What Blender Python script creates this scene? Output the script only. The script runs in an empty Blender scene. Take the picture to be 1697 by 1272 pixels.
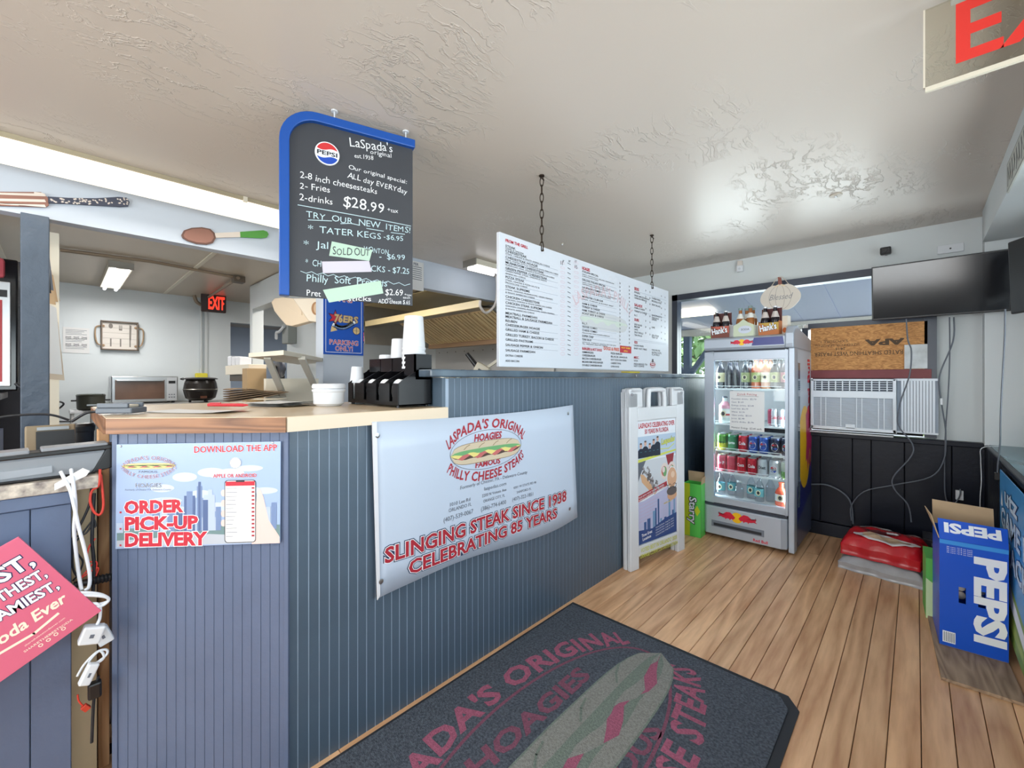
import bpy, math, random
from mathutils import Vector, Matrix, Euler
random.seed(7)
C = bpy.context.scene.collection
# ------------------------------------------------------------------ camera, sky, lights, exposure
HX = 1.2; FP = 708.0; CXP = 848.5; HYP = 627.0
YAW = math.atan2(670, 708); CA, SA = math.cos(YAW), math.sin(YAW)
cam_d = bpy.data.cameras.new('camera'); cam = bpy.data.objects.new('camera', cam_d); C.objects.link(cam)
cam.location = (0, 0, HX); cam.rotation_euler = (math.pi/2, 0, YAW)
cam_d.sensor_width = 36; cam_d.lens = 36*FP/1697; cam_d.shift_y = -(636-HYP)/1697; cam_d.clip_start = .02
bpy.context.scene.camera = cam
sc = bpy.context.scene
sc.view_settings.view_transform = 'Standard'; sc.view_settings.look = 'None'
sc.view_settings.exposure = 0.15; sc.view_settings.gamma = 1.0; sc.view_settings.use_curve_mapping = False
w = bpy.data.worlds.new('world'); sc.world = w; w.use_nodes = True
w.node_tree.nodes['Background'].inputs[0].default_value = (.82, .90, 1, 1)
w.node_tree.nodes['Background'].inputs[1].default_value = 3.2
def area(name, loc, rot, sx, sy, power, col=(1, 1, 1)):
    l = bpy.data.lights.new(name, 'AREA'); l.shape = 'RECTANGLE'; l.size = sx; l.size_y = sy; l.energy = power; l.color = col
    o = bpy.data.objects.new(name, l); C.objects.link(o); o.location = loc; o.rotation_euler = rot; return o
R = math.radians
area('daylight_right_window', (1.5, .9, 1.15), (0, R(128), 0), 1.5, 3.6, 82, (.99, .98, .96))
area('daylight_front_window', (-1.2, -3.15, 1.25), (R(125), 0, 0), 3.6, 1.2, 105, (1, .985, .96))
area('daylight_back_window', (-.8, 4.75, 1.45), (R(-112), 0, 0), 1.9, .7, 30, (.93, .97, 1))
area('dining_added_fill', (-.9, -.9, 2.12), (0, 0, 0), 1.2, .3, 20, (1, .97, .92))  # unseen soft fill added to flatten the lighting, no fixture here
area('counter_strip_lamp', (-2.86, .1, 2.13), (0, R(-8), 0), .2, 2.0, 7, (1, .95, .86))
area('kitchen_lamp', (-5.6, .35, 2.1), (0, 0, 0), 1.1, .25, 19, (1, .98, .95))
area('kitchen_rear_added_fill', (-4.4, 2.1, 2.2), (0, 0, 0), 1.2, .3, 34, (1, .95, .88))  # added fill without a fixture, brightens the hood filters
area('side_room_lamp', (-8.0, 2.5, 2.1), (0, 0, 0), .5, 1.5, 22, (1, 1, 1))
sun_d = bpy.data.lights.new('sun', 'SUN'); sun_d.energy = 3.5; sun_d.angle = R(20); sun = bpy.data.objects.new('sun', sun_d); C.objects.link(sun)
sun.rotation_euler = (R(52), R(8), 0)

# ------------------------------------------------------------------ colour and materials
def lin(c):
    return tuple((v/255/12.92 if v/255 <= .04045 else ((v/255+.055)/1.055)**2.4) for v in c)
MC = {}
def mat(name, c, rough=.5, metal=0, emit=0, noise=0, nscale=8, bump=0, bscale=40, coat=0, stretch=None, c2=None, spec=.5):
    if name in MC: return MC[name]
    m = bpy.data.materials.new(name); m.use_nodes = True; nt = m.node_tree; b = nt.nodes['Principled BSDF']
    col = (*lin(c), 1); b.inputs['Base Color'].default_value = col; b.inputs['Roughness'].default_value = rough
    b.inputs['Metallic'].default_value = metal; b.inputs['Coat Weight'].default_value = coat; b.inputs['Specular IOR Level'].default_value = spec
    if emit: b.inputs['Emission Color'].default_value = col; b.inputs['Emission Strength'].default_value = emit
    tc = None
    def coords(sc_):
        nonlocal tc
        if tc is None: tc = nt.nodes.new('ShaderNodeTexCoord')
        mp = nt.nodes.new('ShaderNodeMapping'); mp.inputs['Scale'].default_value = stretch or (1, 1, 1)
        nt.links.new(tc.outputs['Object'], mp.inputs['Vector']); n = nt.nodes.new('ShaderNodeTexNoise')
        n.inputs['Scale'].default_value = sc_; n.inputs['Detail'].default_value = 5; nt.links.new(mp.outputs[0], n.inputs['Vector']); return n
    if noise or c2:
        n = coords(nscale); r = nt.nodes.new('ShaderNodeValToRGB'); nt.links.new(n.outputs['Fac'], r.inputs['Fac'])
        r.color_ramp.elements[0].position = .32; r.color_ramp.elements[1].position = .68
        a = lin(c); d = lin(c2) if c2 else tuple(max(0, v*(1-noise)) for v in a)
        r.color_ramp.elements[0].color = (*d, 1); r.color_ramp.elements[1].color = (*a, 1)
        nt.links.new(r.outputs[0], b.inputs['Base Color'])
    if bump:
        n = coords(bscale); bp = nt.nodes.new('ShaderNodeBump'); bp.inputs['Strength'].default_value = bump; bp.inputs['Distance'].default_value = .01
        nt.links.new(n.outputs['Fac'], bp.inputs['Height']); nt.links.new(bp.outputs[0], b.inputs['Normal'])
    MC[name] = m; return m
def wood(name, c1, c2, axis='y', ring=1.0, rough=.35, coat=0, perobj=True):
    if name in MC: return MC[name]
    m = bpy.data.materials.new(name); m.use_nodes = True; nt = m.node_tree; b = nt.nodes['Principled BSDF']; L = nt.links.new
    tc = nt.nodes.new('ShaderNodeTexCoord'); mp = nt.nodes.new('ShaderNodeMapping')
    s = {'x': (.9, 9, 9), 'y': (9, .9, 9), 'z': (9, 9, .9)}[axis]; mp.inputs['Scale'].default_value = s
    L(tc.outputs['Object'], mp.inputs['Vector'])
    oi = nt.nodes.new('ShaderNodeObjectInfo'); ad = nt.nodes.new('ShaderNodeVectorMath'); ad.operation = 'ADD'
    ml = nt.nodes.new('ShaderNodeMath'); ml.operation = 'MULTIPLY'; ml.inputs[1].default_value = 37.0
    L(oi.outputs['Random'], ml.inputs[0]); L(mp.outputs[0], ad.inputs[0]); L(ml.outputs[0], ad.inputs[1])
    n = nt.nodes.new('ShaderNodeTexNoise'); n.inputs['Scale'].default_value = .9*ring; n.inputs['Detail'].default_value = 2; L(ad.outputs[0], n.inputs['Vector'])
    k = nt.nodes.new('ShaderNodeMath'); k.operation = 'MULTIPLY'; k.inputs[1].default_value = 9.0; L(n.outputs['Fac'], k.inputs[0])
    f = nt.nodes.new('ShaderNodeMath'); f.operation = 'PINGPONG'; f.inputs[1].default_value = .5; L(k.outputs[0], f.inputs[0])
    n2 = nt.nodes.new('ShaderNodeTexNoise'); n2.inputs['Scale'].default_value = 6; n2.inputs['Detail'].default_value = 6; L(ad.outputs[0], n2.inputs['Vector'])
    mx = nt.nodes.new('ShaderNodeMath'); mx.operation = 'MULTIPLY_ADD'; mx.inputs[1].default_value = .9; L(f.outputs[0], mx.inputs[0]); 
    m3 = nt.nodes.new('ShaderNodeMath'); m3.operation = 'MULTIPLY'; m3.inputs[1].default_value = .75; L(n2.outputs['Fac'], m3.inputs[0]); L(m3.outputs[0], mx.inputs[2])
    r = nt.nodes.new('ShaderNodeValToRGB'); r.color_ramp.elements[0].position = .18; r.color_ramp.elements[1].position = .85
    r.color_ramp.elements[0].color = (*lin(c2), 1); r.color_ramp.elements[1].color = (*lin(c1), 1); L(mx.outputs[0], r.inputs['Fac'])
    hs = nt.nodes.new('ShaderNodeHueSaturation'); mr = nt.nodes.new('ShaderNodeMapRange'); mr.inputs[3].default_value = .88 if perobj else 1; mr.inputs[4].default_value = 1.1 if perobj else 1
    L(oi.outputs['Random'], mr.inputs[0]); L(mr.outputs[0], hs.inputs['Value']); L(r.outputs[0], hs.inputs['Color']); L(hs.outputs[0], b.inputs['Base Color'])
    b.inputs['Roughness'].default_value = rough; b.inputs['Coat Weight'].default_value = coat; b.inputs['Coat Roughness'].default_value = .2
    bp = nt.nodes.new('ShaderNodeBump'); bp.inputs['Strength'].default_value = .12; bp.inputs['Distance'].default_value = .004
    L(mx.outputs[0], bp.inputs['Height']); L(bp.outputs[0], b.inputs['Normal'])
    MC[name] = m; return m
def glass(name, tint=(245, 250, 250), refl=.5):
    if name in MC: return MC[name]
    m = bpy.data.materials.new(name); m.use_nodes = True; nt = m.node_tree; nt.nodes.remove(nt.nodes['Principled BSDF'])
    t = nt.nodes.new('ShaderNodeBsdfTransparent'); t.inputs[0].default_value = (*lin(tint), 1)
    g = nt.nodes.new('ShaderNodeBsdfGlossy'); g.inputs['Roughness'].default_value = .03
    lw = nt.nodes.new('ShaderNodeLayerWeight'); lw.inputs[0].default_value = .25
    ml = nt.nodes.new('ShaderNodeMath'); ml.operation = 'MULTIPLY_ADD'; ml.inputs[1].default_value = refl; ml.inputs[2].default_value = .02; nt.links.new(lw.outputs['Facing'], ml.inputs[0])
    mx = nt.nodes.new('ShaderNodeMixShader'); nt.links.new(ml.outputs[0], mx.inputs[0]); nt.links.new(t.outputs[0], mx.inputs[1]); nt.links.new(g.outputs[0], mx.inputs[2])
    nt.links.new(mx.outputs[0], nt.nodes['Material Output'].inputs[0]); MC[name] = m; return m

# ------------------------------------------------------------------ mesh builder
GL = {}
def glyph(ch, bold):
    k = (ch, bold)
    if k in GL: return GL[k]
    cu = bpy.data.curves.new('t', 'FONT'); cu.resolution_u = 2; cu.offset = bold*.5; cu.fill_mode = 'FRONT'
    def width(s):
        cu.body = s; o = bpy.data.objects.new('t', cu); me = o.to_mesh()
        xs = [v.co.x for v in me.vertices]; r = (min(xs), max(xs)) if xs else (0, 0)
        d = [v.co.copy() for v in me.vertices]; f = [tuple(p.vertices) for p in me.polygons]
        o.to_mesh_clear(); bpy.data.objects.remove(o); return r, d, f
    r, d, f = width(ch); a = width('|'+ch+'|')[0]; b = width('||')[0]
    adv = (a[1]-a[0])-(b[1]-b[0])
    bpy.data.curves.remove(cu)
    GL[k] = ([(v.x, v.y) for v in d], f, adv); return GL[k]
CAP = None
def capheight():
    global CAP
    if CAP is None: CAP = max(v[1] for v in glyph('H', 0)[0])
    return CAP
class MB:
    def __init__(s): s.v = []; s.f = []; s.m = []; s.s = []; s.ml = []; s.T = None
    def mi(s, m):
        if m not in s.ml: s.ml.append(m)
        return s.ml.index(m)
    def add(s, vs, fs, m, smooth=False):
        o = len(s.v)
        if s.T is not None: vs = [s.T @ Vector(v) for v in vs]
        s.v += [tuple(v) for v in vs]; i = s.mi(m)
        for f in fs: s.f.append(tuple(o+k for k in f)); s.m.append(i); s.s.append(smooth)
        return s
    def box(s, x0, x1, y0, y1, z0, z1, m):
        x0, x1 = sorted((x0, x1)); y0, y1 = sorted((y0, y1)); z0, z1 = sorted((z0, z1))
        vs = [(x, y, z) for x in (x0, x1) for y in (y0, y1) for z in (z0, z1)]
        return s.add(vs, [(0, 1, 3, 2), (4, 6, 7, 5), (0, 4, 5, 1), (2, 3, 7, 6), (0, 2, 6, 4), (1, 5, 7, 3)], m)
    def bar(s, p, q, wd, th, m, up=(0, 0, 1)):
        p, q = Vector(p), Vector(q); d = (q-p).normalized(); u = Vector(up)
        if abs(d.dot(u)) > .98: u = Vector((1, 0, 0))
        a = d.cross(u).normalized()*wd/2; b = a.cross(d).normalized()*th/2
        vs = [c+i*a+j*b for c in (p, q) for i, j in ((-1, -1), (1, -1), (1, 1), (-1, 1))]
        return s.add(vs, [(3, 2, 1, 0), (4, 5, 6, 7), (0, 1, 5, 4), (1, 2, 6, 5), (2, 3, 7, 6), (3, 0, 4, 7)], m)
    def cyl(s, p, q, r0, m, r1=None, n=20, caps=True, smooth=True):
        r1 = r0 if r1 is None else r1; p, q = Vector(p), Vector(q); d = (q-p).normalized(); u = Vector((0, 0, 1)) if abs(d.z) < .9 else Vector((1, 0, 0))
        a = d.cross(u).normalized(); b = d.cross(a).normalized(); vs = []
        for c, r in ((p, r0), (q, r1)): vs += [c+r*(math.cos(2*math.pi*i/n)*a+math.sin(2*math.pi*i/n)*b) for i in range(n)]
        s.add(vs, [(i, (i+1) % n, n+(i+1) % n, n+i) for i in range(n)], m, smooth)
        if caps: s.add(vs[:n], [tuple(range(n))[::-1]], m); s.add(vs[n:], [tuple(range(n))], m)
        return s
    def lathe(s, prof, c, m, n=24, ax=None, caps=True):
        vs = []; c = Vector(c)
        for r, z in prof:
            for i in range(n):
                a = 2*math.pi*i/n; v = Vector((r*math.cos(a), r*math.sin(a), z))
                if ax == 'y': v = Vector((v.x, -v.z, v.y))
                if ax == 'x': v = Vector((v.z, v.x, v.y))
                vs.append(c+v)
        k = len(prof); mm = m if isinstance(m, list) else [m]*(k-1)
        o = len(s.v)
        for j in range(k-1):
            s.add(vs[j*n:(j+2)*n], [(i, (i+1) % n, n+(i+1) % n, n+i) for i in range(n)], mm[j], True)
        if caps and prof[0][0] > 1e-4: s.add(vs[:n], [tuple(range(n))[::-1]], mm[0])
        if caps and prof[-1][0] > 1e-4: s.add(vs[-n:], [tuple(range(n))], mm[-1])
        return s
    def tube(s, pts, r, m, n=8, sub=6, closed=False):
        P = [Vector(p) for p in pts]
        if sub > 1 and len(P) > 2:
            Q = []; N = len(P); rng = N if closed else N-1
            for i in range(rng):
                p0 = P[(i-1) % N] if closed or i > 0 else P[0]; p1 = P[i]; p2 = P[(i+1) % N]; p3 = P[(i+2) % N] if closed or i+2 < N else P[-1]
                for k in range(sub):
                    t = k/sub; Q.append(.5*((2*p1)+(-p0+p2)*t+(2*p0-5*p1+4*p2-p3)*t*t+(-p0+3*p1-3*p2+p3)*t**3))
            if not closed: Q.append(P[-1])
            P = Q
        N = len(P); vs = []; a = None
        for i, p in enumerate(P):
            d = (P[(i+1) % N]-P[i-1]) if closed else (P[min(i+1, N-1)]-P[max(i-1, 0)])
            d = d.normalized() if d.length > 1e-9 else Vector((0, 0, 1))
            if a is None: u = Vector((0, 0, 1)) if abs(d.z) < .9 else Vector((1, 0, 0)); a = d.cross(u).normalized()
            a = (a-d*a.dot(d)).normalized(); b = d.cross(a)
            vs += [p+r*(math.cos(2*math.pi*k/n)*a+math.sin(2*math.pi*k/n)*b) for k in range(n)]
        fs = [(i*n+k, i*n+(k+1) % n, ((i+1) % N)*n+(k+1) % n, ((i+1) % N)*n+k) for i in range(N if closed else N-1) for k in range(n)]
        s.add(vs, fs, m, True)
        if not closed: s.add(vs[:n], [tuple(range(n))[::-1]], m); s.add(vs[-n:], [tuple(range(n))], m)
        return s
    def poly(s, pts, m, z=0):
        vs = [(p[0], p[1], z if len(p) == 2 else p[2]) for p in pts]; return s.add(vs, [tuple(range(len(vs)))], m)
    def prism(s, pts, z0, z1, m, mside=None):
        if sum(pts[i-1][0]*pts[i][1]-pts[i][0]*pts[i-1][1] for i in range(len(pts))) < 0: pts = pts[::-1]
        n = len(pts); vs = [(x, y, z0) for x, y in pts]+[(x, y, z1) for x, y in pts]
        s.add(vs, [tuple(range(n))[::-1], tuple(range(n, 2*n))], m)
        return s.add(vs, [(i, (i+1) % n, n+(i+1) % n, n+i) for i in range(n)], mside or m)
    def ell(s, cx, cy, a, b, m, z=0, n=28, rot=0, t0=0, t1=2*math.pi):
        c, d = math.cos(rot), math.sin(rot); pts = []
        k = n if t1-t0 > 6.2 else n+1
        for i in range(k):
            t = t0+(t1-t0)*i/n; x, y = a*math.cos(t), b*math.sin(t); pts.append((cx+x*c-y*d, cy+x*d+y*c))
        return s.poly(pts, m, z)
    def ring(s, cx, cy, a, b, wd, m, z=0, n=40, rot=0, t0=0, t1=2*math.pi):
        c, d = math.cos(rot), math.sin(rot)
        for i in range(n):
            q = []
            for t, e in ((t0+(t1-t0)*i/n, 0), (t0+(t1-t0)*(i+1)/n, 0), (t0+(t1-t0)*(i+1)/n, wd), (t0+(t1-t0)*i/n, wd)):
                x, y = (a+e)*math.cos(t), (b+e)*math.sin(t); q.append((cx+x*c-y*d, cy+x*d+y*c))
            s.poly(q[::-1], m, z)
        return s
    def rect(s, x0, y0, x1, y1, m, z=0):
        x0, x1 = sorted((x0, x1)); y0, y1 = sorted((y0, y1)); return s.poly([(x0, y0), (x1, y0), (x1, y1), (x0, y1)], m, z)
    def stroke(s, pts, wd, m, z=0):
        for p, q in zip(pts, pts[1:]):
            d = Vector((q[0]-p[0], q[1]-p[1])); 
            if d.length < 1e-7: continue
            n = Vector((-d.y, d.x)).normalized()*wd/2; e = d.normalized()*wd*.3
            s.poly([(p[0]-n.x-e.x, p[1]-n.y-e.y), (q[0]-n.x+e.x, q[1]-n.y+e.y), (q[0]+n.x+e.x, q[1]+n.y+e.y), (p[0]+n.x-e.x, p[1]+n.y-e.y)], m, z)
        return s
    def text(s, t, x, y, h, m, z=0, width=None, xs=1.0, rot=0, shear=0, bold=0, jit=0, align='l', track=0, fn=None, path=None):
        k = h/capheight(); G = [glyph(c, bold) for c in t]; tw = sum(g[2] for g in G)+track*len(t)
        kx = (width/tw) if width else k*xs; W = tw*kx; cx = {'l': 0, 'c': -W/2, 'r': -W}[align]
        c, d = math.cos(rot), math.sin(rot)
        for g in G:
            jr = random.uniform(-jit, jit); js = 1+random.uniform(-jit, jit)*1.2; jy = random.uniform(-jit, jit)*h*.6
            vs = []
            for (u, v) in g[0]:
                U = u*kx*js; V = v*k*js+jy; U += shear*V
                U, V = U-V*jr, V+U*jr
                if path:
                    px, py, pa = path((cx+g[2]*kx/2)/1.0); ux = U-g[2]*kx/2
                    vs.append((px+ux*math.cos(pa)-V*math.sin(pa), py+ux*math.sin(pa)+V*math.cos(pa), z))
                else:
                    U += cx; p = (x+U*c-V*d, y+U*d+V*c); vs.append((*p, z))
            if vs: s.add([fn(q) for q in vs] if fn else vs, g[1], m)
            cx += (g[2]+track)*kx
        return W
    def build(s, name, parent=None, bevel=0, seg=2, subsurf=0):
        me = bpy.data.meshes.new(name); me.from_pydata(s.v, [], s.f)
        for m in s.ml: me.materials.append(m)
        me.polygons.foreach_set('material_index', s.m); me.polygons.foreach_set('use_smooth', s.s); me.update()
        o = bpy.data.objects.new(name, me); C.objects.link(o)
        if parent: o.parent = parent
        if bevel:
            import bmesh
            bm = bmesh.new(); bm.from_mesh(me); bmesh.ops.remove_doubles(bm, verts=bm.verts, dist=1e-5); bm.to_mesh(me); bm.free()
            b = o.modifiers.new('bevel', 'BEVEL'); b.width = bevel; b.segments = seg; b.limit_method = 'ANGLE'; b.angle_limit = .7
        if subsurf: q = o.modifiers.new('sub', 'SUBSURF'); q.levels = q.render_levels = subsurf
        return o
def tag(o, label=None, cat=None, group=None, kind=None):
    if label: o['label'] = label
    if cat: o['category'] = cat
    if group: o['group'] = group
    if kind: o['kind'] = kind
    return o
def thing(name, label, cat, loc=(0, 0, 0), rz=0, group=None):
    o = bpy.data.objects.new(name, None); C.objects.link(o); o.location = loc; o.rotation_euler = (0, 0, rz); o.empty_display_size = .05
    return tag(o, label, cat, group)
def struct(mb, name, **k): o = mb.build(name, **k); o['kind'] = 'structure'; return o
def copy_tree(o, parent=None):
    c = o.copy(); C.objects.link(c)
    if parent: c.parent = parent
    for ch in list(o.children): copy_tree(ch, c)
    return c
# ------------------------------------------------------------------ real planes in the room, read through the camera's rays
def ray(px, py):
    u = (px-CXP)/FP; return Vector((-SA+u*CA, CA+u*SA, (HYP-py)/FP))
CAMP = Vector((0, 0, HX))
def hitp(px, py, P, n):
    d = ray(px, py); n = Vector(n); return CAMP+d*((Vector(P)-CAMP).dot(n)/d.dot(n))
def onx(px, py, x): return hitp(px, py, (x, 0, 0), (1, 0, 0))
def ony(px, py, y): return hitp(px, py, (0, y, 0), (0, 1, 0))
def onz(px, py, z): return hitp(px, py, (0, 0, z), (0, 0, 1))
class Plane:
    def __init__(s, P, X, up=(0, 0, 1)):
        s.P = Vector(P); s.X = Vector(X).normalized(); u = Vector(up); s.N = s.X.cross(u).normalized(); s.Y = s.N.cross(s.X).normalized()
        s.M = Matrix(((s.X.x, s.Y.x, s.N.x, s.P.x), (s.X.y, s.Y.y, s.N.y, s.P.y), (s.X.z, s.Y.z, s.N.z, s.P.z), (0, 0, 0, 1)))
    def at(s, px, py): p = hitp(px, py, s.P, s.N)-s.P; return (p.dot(s.X), p.dot(s.Y))
    def root(s, name, label, cat, group=None):
        o = bpy.data.objects.new(name, None); C.objects.link(o); o.matrix_world = s.M; o.empty_display_size = .05
        return tag(o, label, cat, group)
class Zm:   # reads positions from an enlargement of the photograph onto a plane
    def __init__(s, pl, ox, oy, k): s.p = pl; s.ox = ox; s.oy = oy; s.k = k
    def __call__(s, x, y): return s.p.at(s.ox+x/s.k, s.oy+y/s.k)
    def fit(s, mb, t, x0, y0, x1, y1, h, m, z=0, **k):
        a = s(x0, y0); b = s(x1, y1); c = s(x0, y0-h); hh = math.dist(a, c)
        mb.text(t, a[0], a[1], hh, m, z, width=math.dist(a, b), rot=math.atan2(b[1]-a[1], b[0]-a[0]), **k)
# ------------------------------------------------------------------ materials
navy = mat('navy_paint', (92, 106, 134), .42, noise=.10, nscale=4, bump=.15, bscale=25)
bead = mat('slate_bead_paint', (84, 101, 118), .38, noise=.22, nscale=3, bump=.12, bscale=30)
groove = mat('worn_groove', (166, 182, 202), .6, noise=.25, nscale=6)
grooved = mat('dull_groove', (104, 120, 146), .6)
black_w = mat('black_wainscot_paint', (17, 22, 36), .34, noise=.2, nscale=3, bump=.08, spec=.22)
gapdark = mat('dark_gap', (10, 11, 14), .8)
wallw = mat('pale_wall_paint', (208, 213, 214), .55, noise=.04, nscale=1.5)
wallb = mat('beam_paint', (196, 205, 218), .5)
wallk = mat('kitchen_wall_paint', (216, 223, 226), .5, noise=.03, nscale=2)
white = mat('white_plastic', (218, 221, 226), .4)
offw = mat('cream_paint', (232, 224, 206), .5)
black = mat('black_plastic', (22, 22, 25), .35)
bgloss = mat('black_gloss', (16, 17, 22), .12)
chrome = mat('brushed_steel', (190, 192, 194), .3, 1)
steel = mat('stainless', (176, 172, 164), .38, .9, noise=.1, nscale=5)
red = mat('red_print', (190, 36, 56), .5)
dred = mat('dark_red_print', (168, 36, 52), .5)
ink = mat('black_print', (40, 42, 50), .5)
gink = mat('grey_print', (98, 104, 116), .6)
paper = mat('paper', (222, 222, 222), .6)
wprint = mat('white_print', (240, 243, 248), .5)
tan = mat('cardboard', (196, 166, 130), .8, noise=.08)
glas = glass('window_glass')
ceil_m = bpy.data.materials.new('textured_ceiling'); ceil_m.use_nodes = True
def mk_ceiling():
    nt = ceil_m.node_tree; b = nt.nodes['Principled BSDF']; L = nt.links.new
    b.inputs['Base Color'].default_value = (*lin((208, 198, 188)), 1); b.inputs['Roughness'].default_value = .36; b.inputs['Specular IOR Level'].default_value = .5
    tc = nt.nodes.new('ShaderNodeTexCoord'); n = nt.nodes.new('ShaderNodeTexNoise'); n.inputs['Scale'].default_value = 3.5; n.inputs['Detail'].default_value = 4; L(tc.outputs['Object'], n.inputs['Vector'])
    mp = nt.nodes.new('ShaderNodeMapping'); mp.inputs['Scale'].default_value = (11, 2.6, 1); mp.inputs['Rotation'].default_value = (0, 0, -.5); L(tc.outputs['Object'], mp.inputs['Vector'])
    ad = nt.nodes.new('ShaderNodeVectorMath'); ad.operation = 'MULTIPLY_ADD'; ad.inputs[1].default_value = (2.2, 2.2, 2.2); L(n.outputs['Color'], ad.inputs[0]); L(mp.outputs[0], ad.inputs[2])
    t0 = nt.nodes.new('ShaderNodeTexNoise'); t0.inputs['Scale'].default_value = 1.3; t0.inputs['Detail'].default_value = 5; t0.inputs['Roughness'].default_value = .6; L(ad.outputs[0], t0.inputs['Vector'])
    s0 = nt.nodes.new('ShaderNodeMath'); s0.operation = 'SUBTRACT'; s0.inputs[1].default_value = .5; L(t0.outputs['Fac'], s0.inputs[0]); t = nt.nodes.new('ShaderNodeMath'); t.operation = 'ABSOLUTE'; L(s0.outputs[0], t.inputs[0])
    r = nt.nodes.new('ShaderNodeMapRange'); r.inputs[1].default_value = .0; r.inputs[2].default_value = .03; r.inputs[3].default_value = 1; r.inputs[4].default_value = 0; L(t.outputs[0], r.inputs[0])
    r.clamp = True
    bp = nt.nodes.new('ShaderNodeBump'); bp.inputs['Strength'].default_value = .7; bp.inputs['Distance'].default_value = .0055; mk = nt.nodes.new('ShaderNodeTexNoise'); mk.inputs['Scale'].default_value = 1.6; mk.inputs['Detail'].default_value = 3; L(tc.outputs['Object'], mk.inputs['Vector']); mr2 = nt.nodes.new('ShaderNodeMapRange'); mr2.inputs[1].default_value = .46; mr2.inputs[2].default_value = .66; L(mk.outputs['Fac'], mr2.inputs[0]); mu = nt.nodes.new('ShaderNodeMath'); mu.operation = 'MULTIPLY'; L(r.outputs[0], mu.inputs[0]); L(mr2.outputs[0], mu.inputs[1]); L(mu.outputs[0], bp.inputs['Height']); L(bp.outputs[0], b.inputs['Normal'])
mk_ceiling()
kceil = mat('kitchen_ceiling_paint', (206, 192, 172), .35, noise=.06, nscale=1.2)
ZC = 2.245; YB = 4.09
# ------------------------------------------------------------------ setting
floor = MB().box(-10, 1.6, -3.4, 6.5, -.12, -.02, mat('subfloor', (60, 44, 34), .8)); fl = struct(floor, 'floor')
plank_m = wood('oak_floorboard', (236, 190, 146), (184, 132, 92), 'y', .5, .36, .1)
pw = .082; PM = {}
def plank(L_):
    k = round(L_, 2)
    if k not in PM:
        b = MB().box(-pw/2+.0012, pw/2-.0012, 0, k-.002, -.02, 0, plank_m); o = b.build('floorboard', fl, bevel=.0015, seg=1); PM[k] = o; return o
    o = PM[k].copy(); C.objects.link(o); return o
x = .34-pw/2; i = 0
while x > -3.1:
    cut = [.45, .2, .62, -.4, 3.55, .1][i % 6]; y0 = -1.3
    for a, b in ((y0, cut), (cut, YB-.02)):
        if x < -1.45 and a == cut: continue
        o = plank(b-a); o.location = (x, a, 0)
    x -= pw; i += 1
struct(MB().box(-10, .95, -3.4, 4.3, ZC, ZC+.1, ceil_m), 'ceiling')
struct(MB().box(-9.9, -3.24, -3.3, 4.08, ZC-.012, ZC-.002, kceil), 'trim_1')
tr = MB()
for y in (-.35, .85): tr.box(-6.6, -3.24, y, y+.03, ZC-.022, ZC-.012, offw)
struct(tr, 'trim_2')
# beam
struct(MB().box(-3.24, -3.16, -3.4, YB, 2.0, ZC, wallb), 'trim_3')
# wall back: (y = YB) with window opening x -1.70..0.08, z .79..1.99
wb = MB(); wb.box(-10, -1.72, YB, YB+.14, 0, ZC, wallw); wb.box(-1.72, .10, YB, YB+.14, 2.0, ZC, wallw); wb.box(.10, 1.0, YB, YB+.14, 0, ZC, wallw); wb.box(-1.72, .10, YB, YB+.14, 0, .79, wallw)
wback = struct(wb, 'wall_back')
# pilaster, recessed right wall and header
struct(MB().box(.31, .56, 3.97, YB, .78, ZC-.001, mat('pilaster_paint', (214, 219, 221), .5)), 'trim_4')
wr = MB(); wr.box(.56, .70, 3.3, YB, 0, ZC, wallw); wr.box(.56, .70, -3.4, 3.3, 0, .78, wallw); wr.box(.56, .70, -3.4, 3.3, 1.95, ZC, wallw); wr.box(.56, .70, -3.4, -2.2, .78, 1.95, wallw); wr.box(.56, .70, .2, .32, .78, 1.95, wallw)
struct(wr, 'wall_right')
struct(MB().box(.30, .558, -3.3, 3.96, 2.05, ZC-.001, wallw), 'trim_5')
wf = MB(); wf.box(-10, -3.4, -3.4, -3.26, 0, ZC, wallw); wf.box(-3.4, .7, -3.4, -3.26, 0, .7, wallw); wf.box(-3.4, .7, -3.4, -3.26, 2.1, ZC, wallw); wf.box(.4, .7, -3.4, -3.26, .7, 2.1, wallw)
struct(wf, 'wall_front')
struct(MB().box(-10, -9.9, -3.4, YB, 0, ZC, mat('far_room_paint', (166, 180, 198), .6)), 'wall_left')
# kitchen rear wall x=-6.65 with an opening 1.50..2.6
wk = MB(); wk.box(-6.77, -6.65, -3.3, 1.56, 0, ZC, wallk); wk.box(-6.77, -6.65, 2.9, YB, 0, ZC, wallk); wk.box(-6.77, -6.65, 1.56, 2.9, 1.95, ZC, wallk)
struct(wk, 'wall_kitchen_rear')
struct(MB().box(-6.66, -6.63, 1.27, 1.30, 0, ZC-.02, wallw), 'trim_6')
# partition y=1.45 with a pass-through opening
wp = MB(); wp.box(-5.39, -5.30, 1.45, 1.56, 0, ZC-.02, wallw); wp.box(-5.30, -4.26, 1.45, 1.56, 1.965, ZC-.02, wallw); wp.box(-5.30, -4.26, 1.45, 1.56, 0, 1.19, offw); wp.box(-4.26, -3.16, 1.45, 1.56, 0, ZC-.02, wallw)
struct(wp, 'wall_pass_through')
struct(MB().box(-3.155, -3.03, 1.27, 1.57, 0, 2.0, wallb).box(-3.155, -3.03, 1.27, 1.57, 2.0, ZC-.002, wallb), 'trim_7')
struct(MB().box(-3.155, -3.11, .93, 1.27, 0, 1.2, offw), 'trim_8')

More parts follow.
